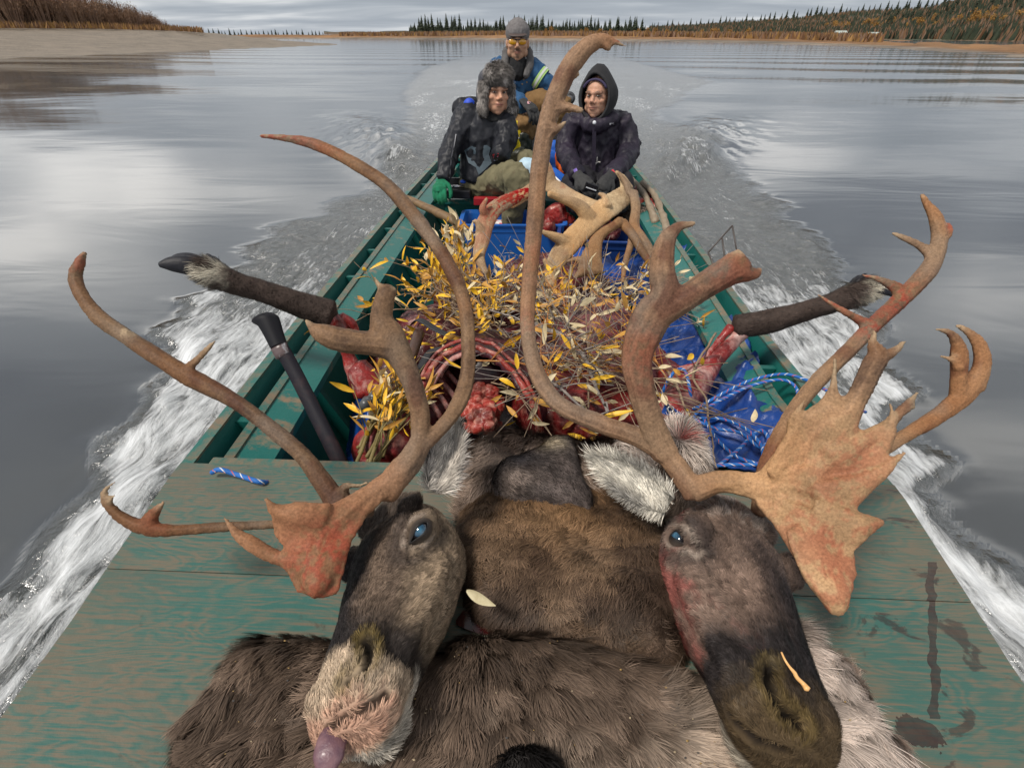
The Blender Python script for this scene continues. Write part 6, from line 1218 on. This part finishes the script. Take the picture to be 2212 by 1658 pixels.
# ---- man in the fur hat (front left)
A = thing('person', 'man in grey fur hat, black jacket and olive trousers, hand on left rail', 'person', (float(J(1060, 430, 3.45)[0]), 3.45, .46))
YA = 3.50; hc = J(1070, 203, YA - .02); f, s, u = basis((.42, -1, .02), (.06, 0, 1))
SK = (.50, .27, .175)
M_BLK = fabric('black_shell', (.008, .009, .013), (.020, .021, .027), rough=.5); M_SLATE = fabric('slate_panel', (.075, .105, .13), rough=.6)
oA, PA = body(A, hc, f, s, u, 1.0, SK, [([hc + (0, .02, -.05), hc + (0, .03, -.14), J(1056, 262, YA + .03), J(1050, 330, YA + .05), J(1045, 385, YA + .02)], [.05, .052, .10, .11, .12]),
    ([J(1010, 250, YA), J(985, 300, YA - .04), J(968, 345, YA - .1), J(955, 400, YA - .2)], [.05, .045, .04, .03]), ([J(1085, 262, YA), J(1092, 300, YA - .05), J(1078, 335, YA - .12)], [.05, .045, .035]),
    ([J(1050, 390, YA), J(1104, 388, YA - .24), J(1112, 434, YA - .28)], [.08, .06, .05]), ([J(1060, 375, YA + .02), J(1140, 352, YA - .06)], [.08, .05])], stub=.12, gaze=1)
jA = garment('jacket', A, [('t', [J(1066, 238, YA + .03), J(1055, 262, YA + .03), J(1048, 305, YA + .03), J(1046, 350, YA + .02), J(1040, 392, YA + .0)], [.070, .135, .152, .156, .150], .78),
    ('e', J(1014, 250, YA + .03), (.095, .09, .075)), ('e', J(1082, 256, YA + .03), (.075, .085, .07)),
    ('t', [J(1010, 248, YA + .02), J(992, 285, YA - .02), J(975, 322, YA - .07), J(965, 355, YA - .13), J(957, 388, YA - .20)], [.075, .070, .066, .056, .046]),
    ('t', [J(1084, 256, YA), J(1095, 292, YA - .05), J(1086, 322, YA - .12), J(1078, 338, YA - .16)], [.072, .068, .06, .055]),
    ('t', [hc + (0, .03, -.105), hc + (0, .03, -.15)], [.072, .09]), ('e', J(1012, 236, YA + .12), (.10, .07, .075))], M_BLK, amp=.016, f=11, seed=3)
patch('side_panel', A, jA, [(1003, 325), (1018, 316), (1052, 314), (1060, 320), (1056, 334), (1062, 352), (1046, 368), (1034, 378), (1028, 362), (1012, 352)], M_SLATE)
patch('seam', A, jA, [(984, 290), (986, 290), (977, 340), (972, 385), (970, 385), (974, 340)], mat('seam_grey', (.25, .25, .27)), .002)
patch('pocket_label', A, jA, [(1064, 334), (1077, 331), (1076, 338), (1066, 341)], mat('label_red', (.55, .02, .03)), .003); patch('pocket_label', A, jA, [(1066, 341.5), (1076, 338.5), (1074, 346), (1067, 348)], mat('label_violet', (.42, .45, .75)), .003)
garment('collar', A, [('t', [hc + (0, .02, -.085), hc + (0, .015, -.12), hc + (-.01, .01, -.15)], [.062, .066, .075])], mat('black_collar', (.006, .006, .007), rough=.8), voxel=.008, amp=.006, f=30, seed=4)
M_OLIVE = fabric('olive_canvas', (.185, .165, .095), (.12, .108, .062), rough=.85, third=((.10, .045, .035), 6, .60, .68))
garment('trousers', A, [('t', [J(1040, 398, YA - .0), J(1080, 390, YA - .14), J(1112, 378, YA - .32)], [.10, .092, .082]), ('t', [J(1112, 378, YA - .32), J(1120, 408, YA - .35), J(1108, 452, YA - .30), J(1105, 480, YA - .28)], [.082, .074, .068, .062]),
    ('t', [J(1060, 378, YA + .05), J(1110, 360, YA - .02), J(1150, 346, YA - .10)], [.10, .078, .066]), ('t', [J(1152, 343, YA - .10), J(1162, 385, YA - .1), J(1160, 440, YA - .1)], [.066, .06, .055]), ('e', J(1035, 396, YA + .03), (.14, .12, .085))], M_OLIVE, amp=.014, f=11, seed=6)
hat = garment('trapper_hat', A, [('e', PA(0, -.028, .058), (.098, .110, .088), np.stack([s, f, u], 1)), ('e', PA(-.075, -.03, .0), (.03, .06, .07), np.stack([s, f, u], 1)), ('e', PA(.075, -.03, .0), (.03, .06, .07), np.stack([s, f, u], 1))], mat('hat_cloth', (.035, .035, .045), rough=.6), voxel=.008, amp=.004, f=20, seed=7)
def furpiece(name, parent, prims, cols, seed, L=.022):
    b = MB()
    for c_, r_, R_ in prims: b.ell(c_, r_, R_, 10)
    V, Fc = fuse(b, .007, 3); cf = lambda P: np.clip(np.array(cols[0]) + (np.array(cols[1]) - np.array(cols[0])) * sst(-.5, .6, fbm(P, 30, 3, seed))[:, None], 0, 1)
    o = mk(name, V, Fc, M_SKIN, parent, col=cf(V) * .6); cen = V.mean(0)
    fur(name.replace('fur_', '') + '_pile', V, Fc, o, 4200, L, .0030, lambda P, N: np.stack([0 * P[:, 0] + .2, 0 * P[:, 0] - .1, -1 + 0 * P[:, 0]], 1) + N * .4, cf, lift=.7, clump=.014, cl=.35, seed=seed, segs=2, root=.45)
Rh = np.stack([s, f, u], 1); GR = ((.15, .135, .125), (.50, .46, .43))
furpiece('fur_brim', A, [(PA(0, .052, .098), (.082, .042, .052), Rh), (PA(0, .03, .125), (.06, .045, .035), Rh)], GR, 71)
sgn = 1 if (PA(1, 0, 0) - PA(0, 0, 0)) @ RT > 0 else -1
furpiece('fur_earflap', A, [(PA(sgn * .082, .005, .0), (.024, .045, .075), Rh), (PA(sgn * .100, -.005, -.075), (.034, .045, .055), Rh)], GR, 72)
furpiece('fur_earflap', A, [(PA(-sgn * .078, .015, .0), (.020, .040, .075), Rh), (PA(-sgn * .080, .015, -.065), (.020, .032, .045), Rh)], GR, 73)
MB().tube(catmull([PA(sgn * .075, .04, -.115), PA(sgn * .08, .05, -.16), PA(sgn * .083, .045, -.24)], 5), .007, 8, flat=(FW, .5)).build('hat_tie', mat('blue_tie', (.03, .035, .25)), A, smooth=True)
MB().ell(PA(-sgn * .13, -.10, -.075), (.04, .03, .045), n=8).build('hood_lining', mat('blue_lining', (.01, .06, .50)), A, smooth=True)
hand(A, J(952, 393, YA - .22), J(948, 412, YA - .34) - J(954, 386, YA - .20), (-.2, -.3, 1), mat('green_glove', (.005, .16, .075), (.004, .11, .05), 40, rough=.95, bump=.002, bs=120), 1.12, .8, thumb=-1)
# ---- man with the yellow glasses (stern)
Bp = thing('person', 'man in grey beanie, yellow glasses, blue work jacket and tan trousers steering at the stern', 'person', (float(J(1120, 225, 4.6)[0]), 4.6, .50))
YB = 4.55; hb = J(1118, 93, YB - .02); f, s, u = basis((.03, -1, -.05), (0, 0, 1)); SKB = (.42, .24, .155)
M_BLUE = fabric('blue_work_cloth', (.014, .060, .145), (.030, .095, .20), rough=.8); M_TAN = fabric('tan_duck', (.20, .115, .045), (.13, .072, .028), rough=.85)
oB, PB_ = body(Bp, hb, f, s, u, 1.04, SKB, [([hb + (0, .02, -.05), hb + (0, .02, -.14), J(1118, 150, YB + .04), J(1120, 190, YB + .06), J(1120, 222, YB + .08)], [.05, .052, .11, .12, .12]),
    ([J(1082, 150, YB), J(1082, 185, YB - .05), J(1105, 212, YB - .15), J(1140, 222, YB - .3)], [.05, .045, .04, .03]), ([J(1152, 150, YB), J(1180, 180, YB), J(1212, 195, YB + .05)], [.05, .045, .035]),
    ([J(1115, 222, YB), J(1128, 250, YB - .45), J(1128, 320, YB - .4)], [.08, .065, .045]), ([J(1140, 222, YB), J(1195, 212, YB - .15)], [.08, .06])], stache=1, stub=.15)
jB = garment('jacket', Bp, [('t', [J(1118, 130, YB + .05), J(1116, 150, YB + .05), J(1118, 180, YB + .06), J(1120, 212, YB + .07)], [.09, .185, .185, .165], .72), ('e', J(1084, 148, YB + .04), (.10, .095, .08)), ('e', J(1148, 150, YB + .04), (.10, .095, .08)),
    ('t', [J(1082, 150, YB + .02), J(1082, 180, YB - .04), J(1098, 212, YB - .22), J(1128, 226, YB - .48)], [.080, .074, .070, .060]), ('t', [J(1150, 150, YB + .02), J(1170, 172, YB), J(1190, 186, YB), J(1205, 194, YB + .02)], [.085, .078, .072, .066])], M_BLUE, amp=.016, f=11, seed=13)
rB = garment('fleece_collar', Bp, [('t', [PB_(-.085, -.02, -.05), PB_(-.088, .03, -.13), PB_(-.055, .09, -.20)], [.026, .032, .022]), ('t', [PB_(.085, -.02, -.05), PB_(.092, .03, -.13), PB_(.13, .085, -.19)], [.026, .036, .024]), ('t', [PB_(-.085, -.02, -.05), PB_(0, -.09, -.04), PB_(.085, -.02, -.05)], [.03, .03, .03])], fabric('grey_fleece', (.12, .115, .115)), voxel=.008, amp=.006, f=30, seed=14)
garment('neck_gaiter', Bp, [('t', [PB_(0, -.005, -.09), PB_(0, .02, -.14), PB_(0, .05, -.21)], [.064, .068, .055])], mat('black_knit', (.005, .005, .006), rough=.9), voxel=.008, amp=.006, f=40, seed=15)
def band(parent, a, b_, r, w=.022):
    a, b_ = np.array(a), np.array(b_); d = (b_ - a) / np.linalg.norm(b_ - a); c = (a + b_) / 2
    for nm, rr, ww, m in (('reflective_band', r, w, M_LIME), ('silver_stripe', r + .003, w * .38, M_SILV2)):
        V, Fc = tubemesh([c - d * ww, c, c + d * ww], rr, 24, cap=False); mk(nm, V, Fc, m, parent)
M_LIME = mat('lime_tape', (.33, .52, .16), rough=.4); M_SILV2 = mat('silver_tape', (.52, .55, .52), rough=.3)
band(Bp, J(1160, 164, YB + .01), J(1174, 176, YB), .086); band(Bp, J(1082, 178, YB - .03), J(1086, 190, YB - .09), .088)
patch('zip_flap', Bp, jB, [(1131, 150), (1136, 150), (1140, 204), (1134, 204)], fabric('blue_flap', (.010, .045, .11)), .004)
for x, y in ((1135, 160), (1138, 178), (1128, 182), (1131, 172)):
    q = ray_surface(jB, x, y, .004)
    if q is not None: MB().ell(q, (.006, .004, .006), n=6).build('snap', mat('brass' + str(x), (.35, .25, .12), rough=.35, metal=.8), Bp, smooth=True)
R_ = np.stack([s, f, u], 1)
be = garment('beanie', Bp, [('e', PB_(0, -.022, .062), (.090, .108, .086), R_), ('e', PB_(0, -.03, .100), (.060, .07, .050), R_), ('e', PB_(0, -.045, -.01), (.090, .075, .075), R_)], mat('grey_knit', (.165, .155, .155), (.12, .11, .11), 60, rough=.95, bump=.002, bs=160), voxel=.007, amp=.004, f=30, seed=16)
b = MB(); b.ell(PB_(0, .072, .052), (.070, .042, .008), np.stack([s, f * .95 + u * -.2, u], 1), 10); b.build('cap_peak', mat('peak_brown', (.07, .05, .045)), Bp, smooth=True)
gl = MB()
for q in (-1, 1): gl.ell(PB_(q * .033, .088, .010), (.031, .006, .018), R_, 10)
gl.build('glasses_lens', mat('amber_lens', (.55, .27, .005), (.42, .18, .003), 20, rough=.12, coat=1), Bp, smooth=True)
b = MB(); b.tube([PB_(-.075, .02, .022), PB_(-.062, .075, .026), PB_(0, .095, .024), PB_(.062, .075, .026), PB_(.075, .02, .022)], .0035, 6); b.build('glasses_frame', mat('black_frame', (.01, .01, .01), rough=.3), Bp, smooth=True)
garment('trousers', Bp, [('t', [J(1112, 236, YB - .0), J(1116, 250, YB - .22), J(1126, 262, YB - .46)], [.10, .095, .105]), ('t', [J(1126, 262, YB - .46), J(1132, 280, YB - .46), J(1132, 300, YB - .44)], [.105, .095, .082]), ('t', [J(1140, 228, YB + .02), J(1168, 222, YB - .1), J(1205, 228, YB - .22)], [.10, .09, .085]), ('t', [J(1205, 220, YB - .22), J(1210, 260, YB - .22), J(1208, 300, YB - .2)], [.10, .085, .075]), ('e', J(1125, 238, YB + .05), (.18, .14, .09))], M_TAN, amp=.020, f=9, seed=17)
M_RUB = mat('rubber_boot', (.018, .022, .016), (.03, .034, .024), 10, rough=.45)
garment('boot', Bp, [('t', [J(1130, 284, YB - .49), J(1130, 312, YB - .48), J(1128, 332, YB - .47)], [.070, .066, .064]), ('t', [J(1130, 330, YB - .45), J(1118, 340, YB - .60)], [.058, .05])], M_RUB, voxel=.008, amp=.008, f=20, seed=18)
garment('boot', Bp, [('t', [J(1208, 290, YB - .2), J(1208, 330, YB - .2)], [.066, .06])], M_RUB, voxel=.009, amp=.006, f=20, seed=19)
M_GLV = mat('black_glove', (.016, .016, .017), (.03, .03, .03), 60, rough=.75, bump=.0015, bs=150)
hB = hand(Bp, J(1134, 222, YB - .52), J(1162, 248, YB - .62) - J(1134, 222, YB - .52), (.45, -.5, .8), M_GLV, 1.15, .7, thumb=-1)
patch('glove_badge', Bp, hB, [(1139, 219), (1144, 217), (1147, 221), (1143, 225), (1139, 224)], mat('badge_pink', (.65, .35, .38)), .003)
hand(Bp, J(1205, 196, YB + .0), J(1225, 210, YB - .05) - J(1205, 196, YB), (0, -.3, 1), M_GLV, 1.1, 1.0, thumb=1)
# ---- woman in the hood (front right)
Cp = thing('person', 'woman in pointed black hood and dark purple parka, holding a phone in her lap', 'person', (float(J(1290, 430, 3.45)[0]), 3.45, .46))
YC = 3.50; hw = J(1291, 210, YC - .02); f, s, u = basis((-.46, -1, .0), (-.03, 0, 1)); SKC = (.50, .275, .185)
M_PRK = fabric('purple_parka', (.010, .009, .016), (.026, .019, .034), rough=.55); M_HOOD = fabric('black_hood', (.020, .020, .022), (.028, .028, .03), rough=.8)
oC, PC = body(Cp, hw, f, s, u, .98, SKC, [([hw + (0, .02, -.05), hw + (0, .03, -.14), J(1292, 275, YC + .04), J(1292, 340, YC + .05), J(1292, 390, YC + .02)], [.045, .048, .10, .11, .12]),
    ([J(1240, 262, YC), J(1228, 315, YC - .05), J(1252, 375, YC - .25)], [.05, .045, .035]), ([J(1345, 262, YC), J(1358, 315, YC - .05), J(1318, 378, YC - .25)], [.05, .045, .035]),
    ([J(1270, 400, YC), J(1245, 415, YC - .3)], [.08, .065]), ([J(1315, 400, YC), J(1330, 410, YC - .3)], [.08, .065])], gaze=-1, brow=(.04, .022, .016))
jC = garment('parka', Cp, [('t', [J(1292, 236, YC + .05), J(1292, 262, YC + .05), J(1291, 310, YC + .05), J(1291, 350, YC + .04), J(1290, 386, YC + .03)], [.085, .150, .158, .160, .175], .74),
    ('e', J(1250, 262, YC + .05), (.08, .08, .06)), ('e', J(1335, 262, YC + .05), (.08, .08, .06)),
    ('t', [J(1243, 264, YC + .03), J(1226, 290, YC), J(1222, 325, YC - .06), J(1234, 355, YC - .24), J(1249, 378, YC - .42)], [.074, .062, .060, .054, .047]),
    ('t', [J(1342, 264, YC + .03), J(1358, 290, YC), J(1360, 325, YC - .06), J(1342, 355, YC - .24), J(1320, 378, YC - .42)], [.074, .062, .060, .054, .047]),
    ('t', [PC(-.11, -.02, -.10), PC(0, .06, -.15), PC(.11, -.02, -.10)], [.04, .045, .04])], M_PRK, amp=.016, f=11, seed=23)
R_ = np.stack([s, f, u], 1)
# hood: a shell with an open face
b = MB(); nu, nv = 26, 30; VV = []
for i in range(nu):
    t = i / (nu - 1)                       # 0 = face opening, 1 = back of the head
    for j in range(nv):
        a = 2 * math.pi * j / nv; ca, sa = math.cos(a), math.sin(a); th = t * math.pi / 2
        rx = .090 + .028 * math.sin(th * 2) ** 1.0 - .0 * t; ry = (.115 if sa > 0 else .125); k = math.cos(th * .98) ** .55 if t > .25 else 1 + .10 * math.sin(t * 4 * math.pi)
        yv = .072 - .205 * math.sin(th) ** 1.1; pk = .055 * max(0, sa) ** 6 * math.exp(-((t - .35) / .28) ** 2)
        VV.append(PC(ca * rx * k, yv - .02 * abs(ca) * (1 - t) - .012 * (sa > 0) * sa * (1 - t), .005 + sa * ry * k + pk))
Fh = [(i * nv + k, i * nv + (k + 1) % nv, (i + 1) * nv + (k + 1) % nv, (i + 1) * nv + k) for i in range(nu - 1) for k in range(nv)]
VV = np.array(VV); VV = VV + (fbm(VV, 14, 3, 5) * .006)[:, None] * u; hd = mk('hood', VV, Fh, M_HOOD, Cp); sm = hd.modifiers.new('s', 'SOLIDIFY'); sm.thickness = .010; sm.offset = 0
b = MB(); b.tube(np.vstack([VV[:nv], VV[:2]]), .009, 8, cap=False); b.build('hood_hem', M_HOOD, Cp, smooth=True)
b = MB(); an = np.linspace(.35, math.pi - .35, 16); b.tube([PC(math.cos(a) * .074, .060, .030 + math.sin(a) * .066) for a in an], .007, 8); b.build('cap_brim', fabric('violet_cap', (.05, .04, .09)), Cp, smooth=True)
b = MB(); b.tube([PC(-.045, .055, -.115), PC(-.005, .080, -.150), PC(.045, .050, -.105)], .006, 6); b.build('white_collar', mat('white_cloth', (.6, .6, .58)), Cp, smooth=True)
patch('chest_logo', Cp, jC, [(1317, 266), (1326, 266), (1326, 270), (1317, 270)], mat('white_print', (.75, .75, .78)), .002, .004)
q = ray_surface(jC, 1284, 265, .004); MB().ell(q, (.011, .006, .011), n=8).build('snap', mat('white_snap', (.7, .72, .76), rough=.3), Cp, smooth=True)
patch('zip_flap', Cp, jC, [(1280, 262), (1288, 262), (1286, 380), (1278, 380)], fabric('parka_flap', (.026, .020, .038)), .005)
q = ray_surface(jC, 1289, 350, .008); b = MB()
if q is not None:
    for dx, dz in ((0, .03), (-.012, -.022), (.022, .0)): b.tube([q, q + (dx, -.004, dz)], [.006, .003], 6)
    b.build('zip_pull', mat('pull_white', (.75, .72, .68), rough=.3), Cp, smooth=True)
garment('trousers', Cp, [('t', [J(1265, 398, YC + .0), J(1252, 402, YC - .2), J(1248, 404, YC - .36)], [.12, .11, .10]), ('t', [J(1318, 398, YC + .0), J(1325, 400, YC - .2), J(1335, 404, YC - .36)], [.12, .11, .10]), ('t', [J(1248, 404, YC - .36), J(1256, 450, YC - .36)], [.098, .08]), ('t', [J(1335, 404, YC - .36), J(1325, 450, YC - .36)], [.098, .08])], fabric('black_trousers', (.018, .017, .022)), amp=.012, f=12, seed=24)
h1 = hand(Cp, J(1251, 382, YC - .46), J(1274, 408, YC - .54) - J(1251, 382, YC - .46), (-.3, -.6, .7), M_GLV, 1.05, .8, thumb=1)
h2 = hand(Cp, J(1318, 382, YC - .46), J(1296, 412, YC - .54) - J(1318, 382, YC - .46), (.3, -.6, .7), M_GLV, 1.05, .7, thumb=-1)
patch('glove_tab', Cp, jC, [(1238, 367), (1245, 363), (1249, 371), (1242, 376)], mat('violet_tab', (.20, .13, .45)), .004, .006); patch('glove_tab', Cp, jC, [(1316, 370), (1324, 366), (1332, 376), (1326, 382)], mat('red_tab', (.65, .03, .05)), .004, .006)
ph = thing('phone', 'small dark phone with a bright edge between the gloves of the seated woman', 'phone', J(1275, 405, YC - .47)); MB().box(J(1277, 405, YC - .575), (.075, .010, .040), R=np.array(Matrix.Rotation(.3, 3, 'Y'))).build('case', mat('phone_black', (.01, .01, .012), rough=.2), ph, bevel=.004)
MB().box(J(1277, 408, YC - .584), (.060, .003, .005), R=np.array(Matrix.Rotation(.3, 3, 'Y'))).build('screen_edge', mat('phone_edge', (.6, .62, .65), rough=.2), ph)
# ---- gear around the people
r = thing('yellow_crate', 'yellow plastic box with white zigzag print below the tan knee', 'box', J(1100, 325, 4.1)); c = J(1097, 300, 4.1)
MB().box(c, (.20, .20, .26)).build('body', mat('yellow_plastic', (.62, .47, .01), rough=.5), r, bevel=.008)
b = MB(); z0 = c[2] + .02; P = [(c[0] - .06 + i * .024, c[1] - .103, z0 + (.022 if i % 2 else 0)) for i in range(7)]; b.tube(P, .006, 6); b.build('printed_zigzag', mat('print_white', (.75, .75, .72)), r)
b = MB()
for i in range(3): b.add([(c[0] - .03 + i * .04, c[1] - .1025, z0 - .015), (c[0] - .01 + i * .04, c[1] - .1025, z0 - .015), (c[0] - .02 + i * .04, c[1] - .1025, z0 - .038)], [(0, 1, 2)])
b.box((c[0] - .01, c[1] - .1025, z0 - .07), (.03, .003, .012)); b.build('printed_mark', mat('print_dark', (.05, .04, .01)), r)
blob('orange_cloth', 'crumpled orange cloth hanging over the yellow box', 'cloth', [(J(1100, 280, 3.97), (.035, .02, .04)), (J(1096, 272, 3.97), (.04, .02, .02))], fabric('orange_cloth', (.55, .17, .06)), .006, (.008, 30), 4, sm=2)
r = thing('outboard_motor', 'black tiller end of the outboard motor beside the steering man', 'motor', (.28, 5.55, .2)); M_MOT = mat('motor_black', (.012, .012, .014), rough=.35, coat=.3)
b = MB(); b.box((.26, 5.72, .62), (.24, .30, .20)); b.ell((.26, 5.70, .74), (.12, .16, .06), n=8); V, Fc = fuse(b, .016, 4); mk('cowl', V, Fc, M_MOT, r)
MB().box((.26, 5.70, .25), (.10, .14, .7)).build('leg', M_MOT, r, bevel=.01)
t0 = J(1230, 213, YB - .1); b = MB(); b.tube([np.array((.26, 5.5, .60)), t0 + (0, .5, -.01), t0 + (0, .12, 0)], [.022, .02, .02], 10); b.build('tiller_arm', M_MOT, r, smooth=True)
for k, rr in enumerate((.040, .046, .040)): MB().tube([t0 + (0, .10 - k * .05, 0), t0 + (0, .065 - k * .05, 0)], rr, 16).build('grip_ring', M_MOT, r, smooth=False)
MB().tube([t0 + (0, -.04, 0), t0 + (0, -.075, 0)], [.026, .018], 14).build('grip_end', mat('grip_grey', (.09, .09, .095), rough=.5), r)
r = thing('tool_case', 'open black tool case on the bench beside the green glove', 'case', J(985, 425, 3.45)); c = J(990, 412, 3.42)
MB().box(c + (0, 0, -.01), (.17, .12, .05)).build('tray', mat('case_black', (.012, .012, .014), rough=.35), r, bevel=.006); MB().box(c + (0, .07, .03), (.16, .015, .07)).build('lid', mat('case_black2', (.014, .014, .016), rough=.35), r, bevel=.004)
b = MB(); b.tube([c + (-.06, -.02, .028), c + (-.01, -.03, .034), c + (.04, 0, .028)], .008, 8); b.build('chrome_tool', mat('chrome', (.6, .6, .62), rough=.2, metal=1), r, smooth=True); MB().ell(c + (.03, .03, .05), (.02, .015, .012), n=6).build('blue_clip', mat('blue_clip', (.02, .1, .6)), r, smooth=True)
tag(MB().box(J(1060, 434, 3.30) + (0, -.0, -.0), (.21, .05, .045)).build('red_block', mat('red_paint', (.33, .012, .018), (.22, .01, .015), 14, rough=.4), bevel=.004), 'red painted block on the front edge of the bench below the olive knee', 'block')
tag(MB().box(J(1290, 437, 3.30), (.14, .05, .04)).build('red_block', mat('red_paint2', (.22, .010, .015), rough=.4), bevel=.004), 'darker red block below the lap of the seated woman', 'block')
r = thing('life_jacket', 'blue and orange life jacket wedged behind the tall antler beside the purple parka', 'life jacket', J(1205, 400, 3.55)); M_LJ = fabric('life_blue', (.012, .09, .42), (.02, .12, .50), rough=.6)
blob('foam_panel', None, None, [(J(1200, 338, 3.75), (.075, .05, .10)), (J(1190, 355, 3.70), (.07, .05, .08))], M_LJ, .009, (.008, 14), 2, parent=r)
blob('orange_panel', None, None, [(J(1214, 340, 3.66), (.045, .04, .09)), (J(1216, 365, 3.62), (.03, .03, .05))], fabric('life_orange', (.75, .13, .02)), .008, (.006, 14), 3, parent=r)
r = thing('blue_cap', 'blue and white peaked cap lying beside the woman behind the antler', 'cap', J(1200, 390, 3.4)); b = MB(); b.slab([J(x, y, YY) for x, y, YY in [(1182, 362, 3.45), (1200, 366, 3.42), (1220, 382, 3.36), (1226, 398, 3.30), (1208, 394, 3.28), (1188, 385, 3.30)]], (0, -.3, 1), .03); V, Fc = fuse(b, .006, 3); mk('peak', V, Fc, M_LJ, r)
MB().tube(catmull([J(1184, 372, 3.34), J(1196, 380, 3.30), J(1210, 393, 3.24)], 5), .006, 6).build('piping', mat('piping_white', (.75, .75, .75)), r, smooth=True)
blob('rolled_bag', 'pale blue and white rolled bag between the olive knee and the tall antler', 'bag', [(J(1140, 362, 3.35), (.075, .06, .06)), (J(1148, 385, 3.33), (.055, .05, .11)), (J(1150, 410, 3.32), (.05, .04, .07))], fabric('pale_blue_cloth', (.46, .60, .68), (.30, .46, .60), rough=.6), .008, (.008, 16), 6)
tag(MB().tube([J(1138, 396, 3.25), J(1162, 393, 3.25)], .012, 8).build('strap', M_LJ, smooth=True), 'blue strap around the pale rolled bag', 'strap')
blob('fuel_jug', 'white plastic jug standing behind the tall antler near the steering man', 'jug', [(J(1172, 290, 4.15), (.09, .08, .10)), (J(1170, 320, 4.1), (.08, .07, .10)), (J(1180, 262, 4.2), (.05, .05, .06))], mat('jug_white', (.62, .66, .66), rough=.4), .01, (.003, 8), 9)
blob('dark_pack', 'black bag under the stern bench right of the white jug', 'bag', [(J(1212, 330, 3.95), (.10, .08, .07)), (J(1200, 300, 4.1), (.09, .08, .08))], fabric('pack_black', (.012, .012, .014)), .01, (.010, 14), 12)
blob('stern_bag', 'blue bag lying under the seated woman in front of the bench', 'bag', [(at(1190, 452, .33), (.14, .07, .09)), (at(1230, 455, .33), (.10, .07, .08))], M_TARP, .01, (.012, 14), 19)
# dried seeds and specks on the wet hide
b = MB(); g = np.random.default_rng(4); top = HVf[HVf[:, 2] > ZD + .035]
for i in range(240):
    p = top[int(g.integers(0, len(top)))] + (0, 0, .008 + g.uniform(0, .006)); r_ = g.uniform(.0006, .0015); b.ell(p, (r_ * g.uniform(1, 2), r_, r_), n=3, m=int(g.integers(0, 3)))
tag(b.build('sand_and_seeds', [mat('seed', (.30, .19, .06)), mat('grit', (.05, .045, .04)), mat('straw_bit', (.36, .28, .17))]), 'sand grains and seed specks caught in the wet fur of the front hide', kind='stuff')
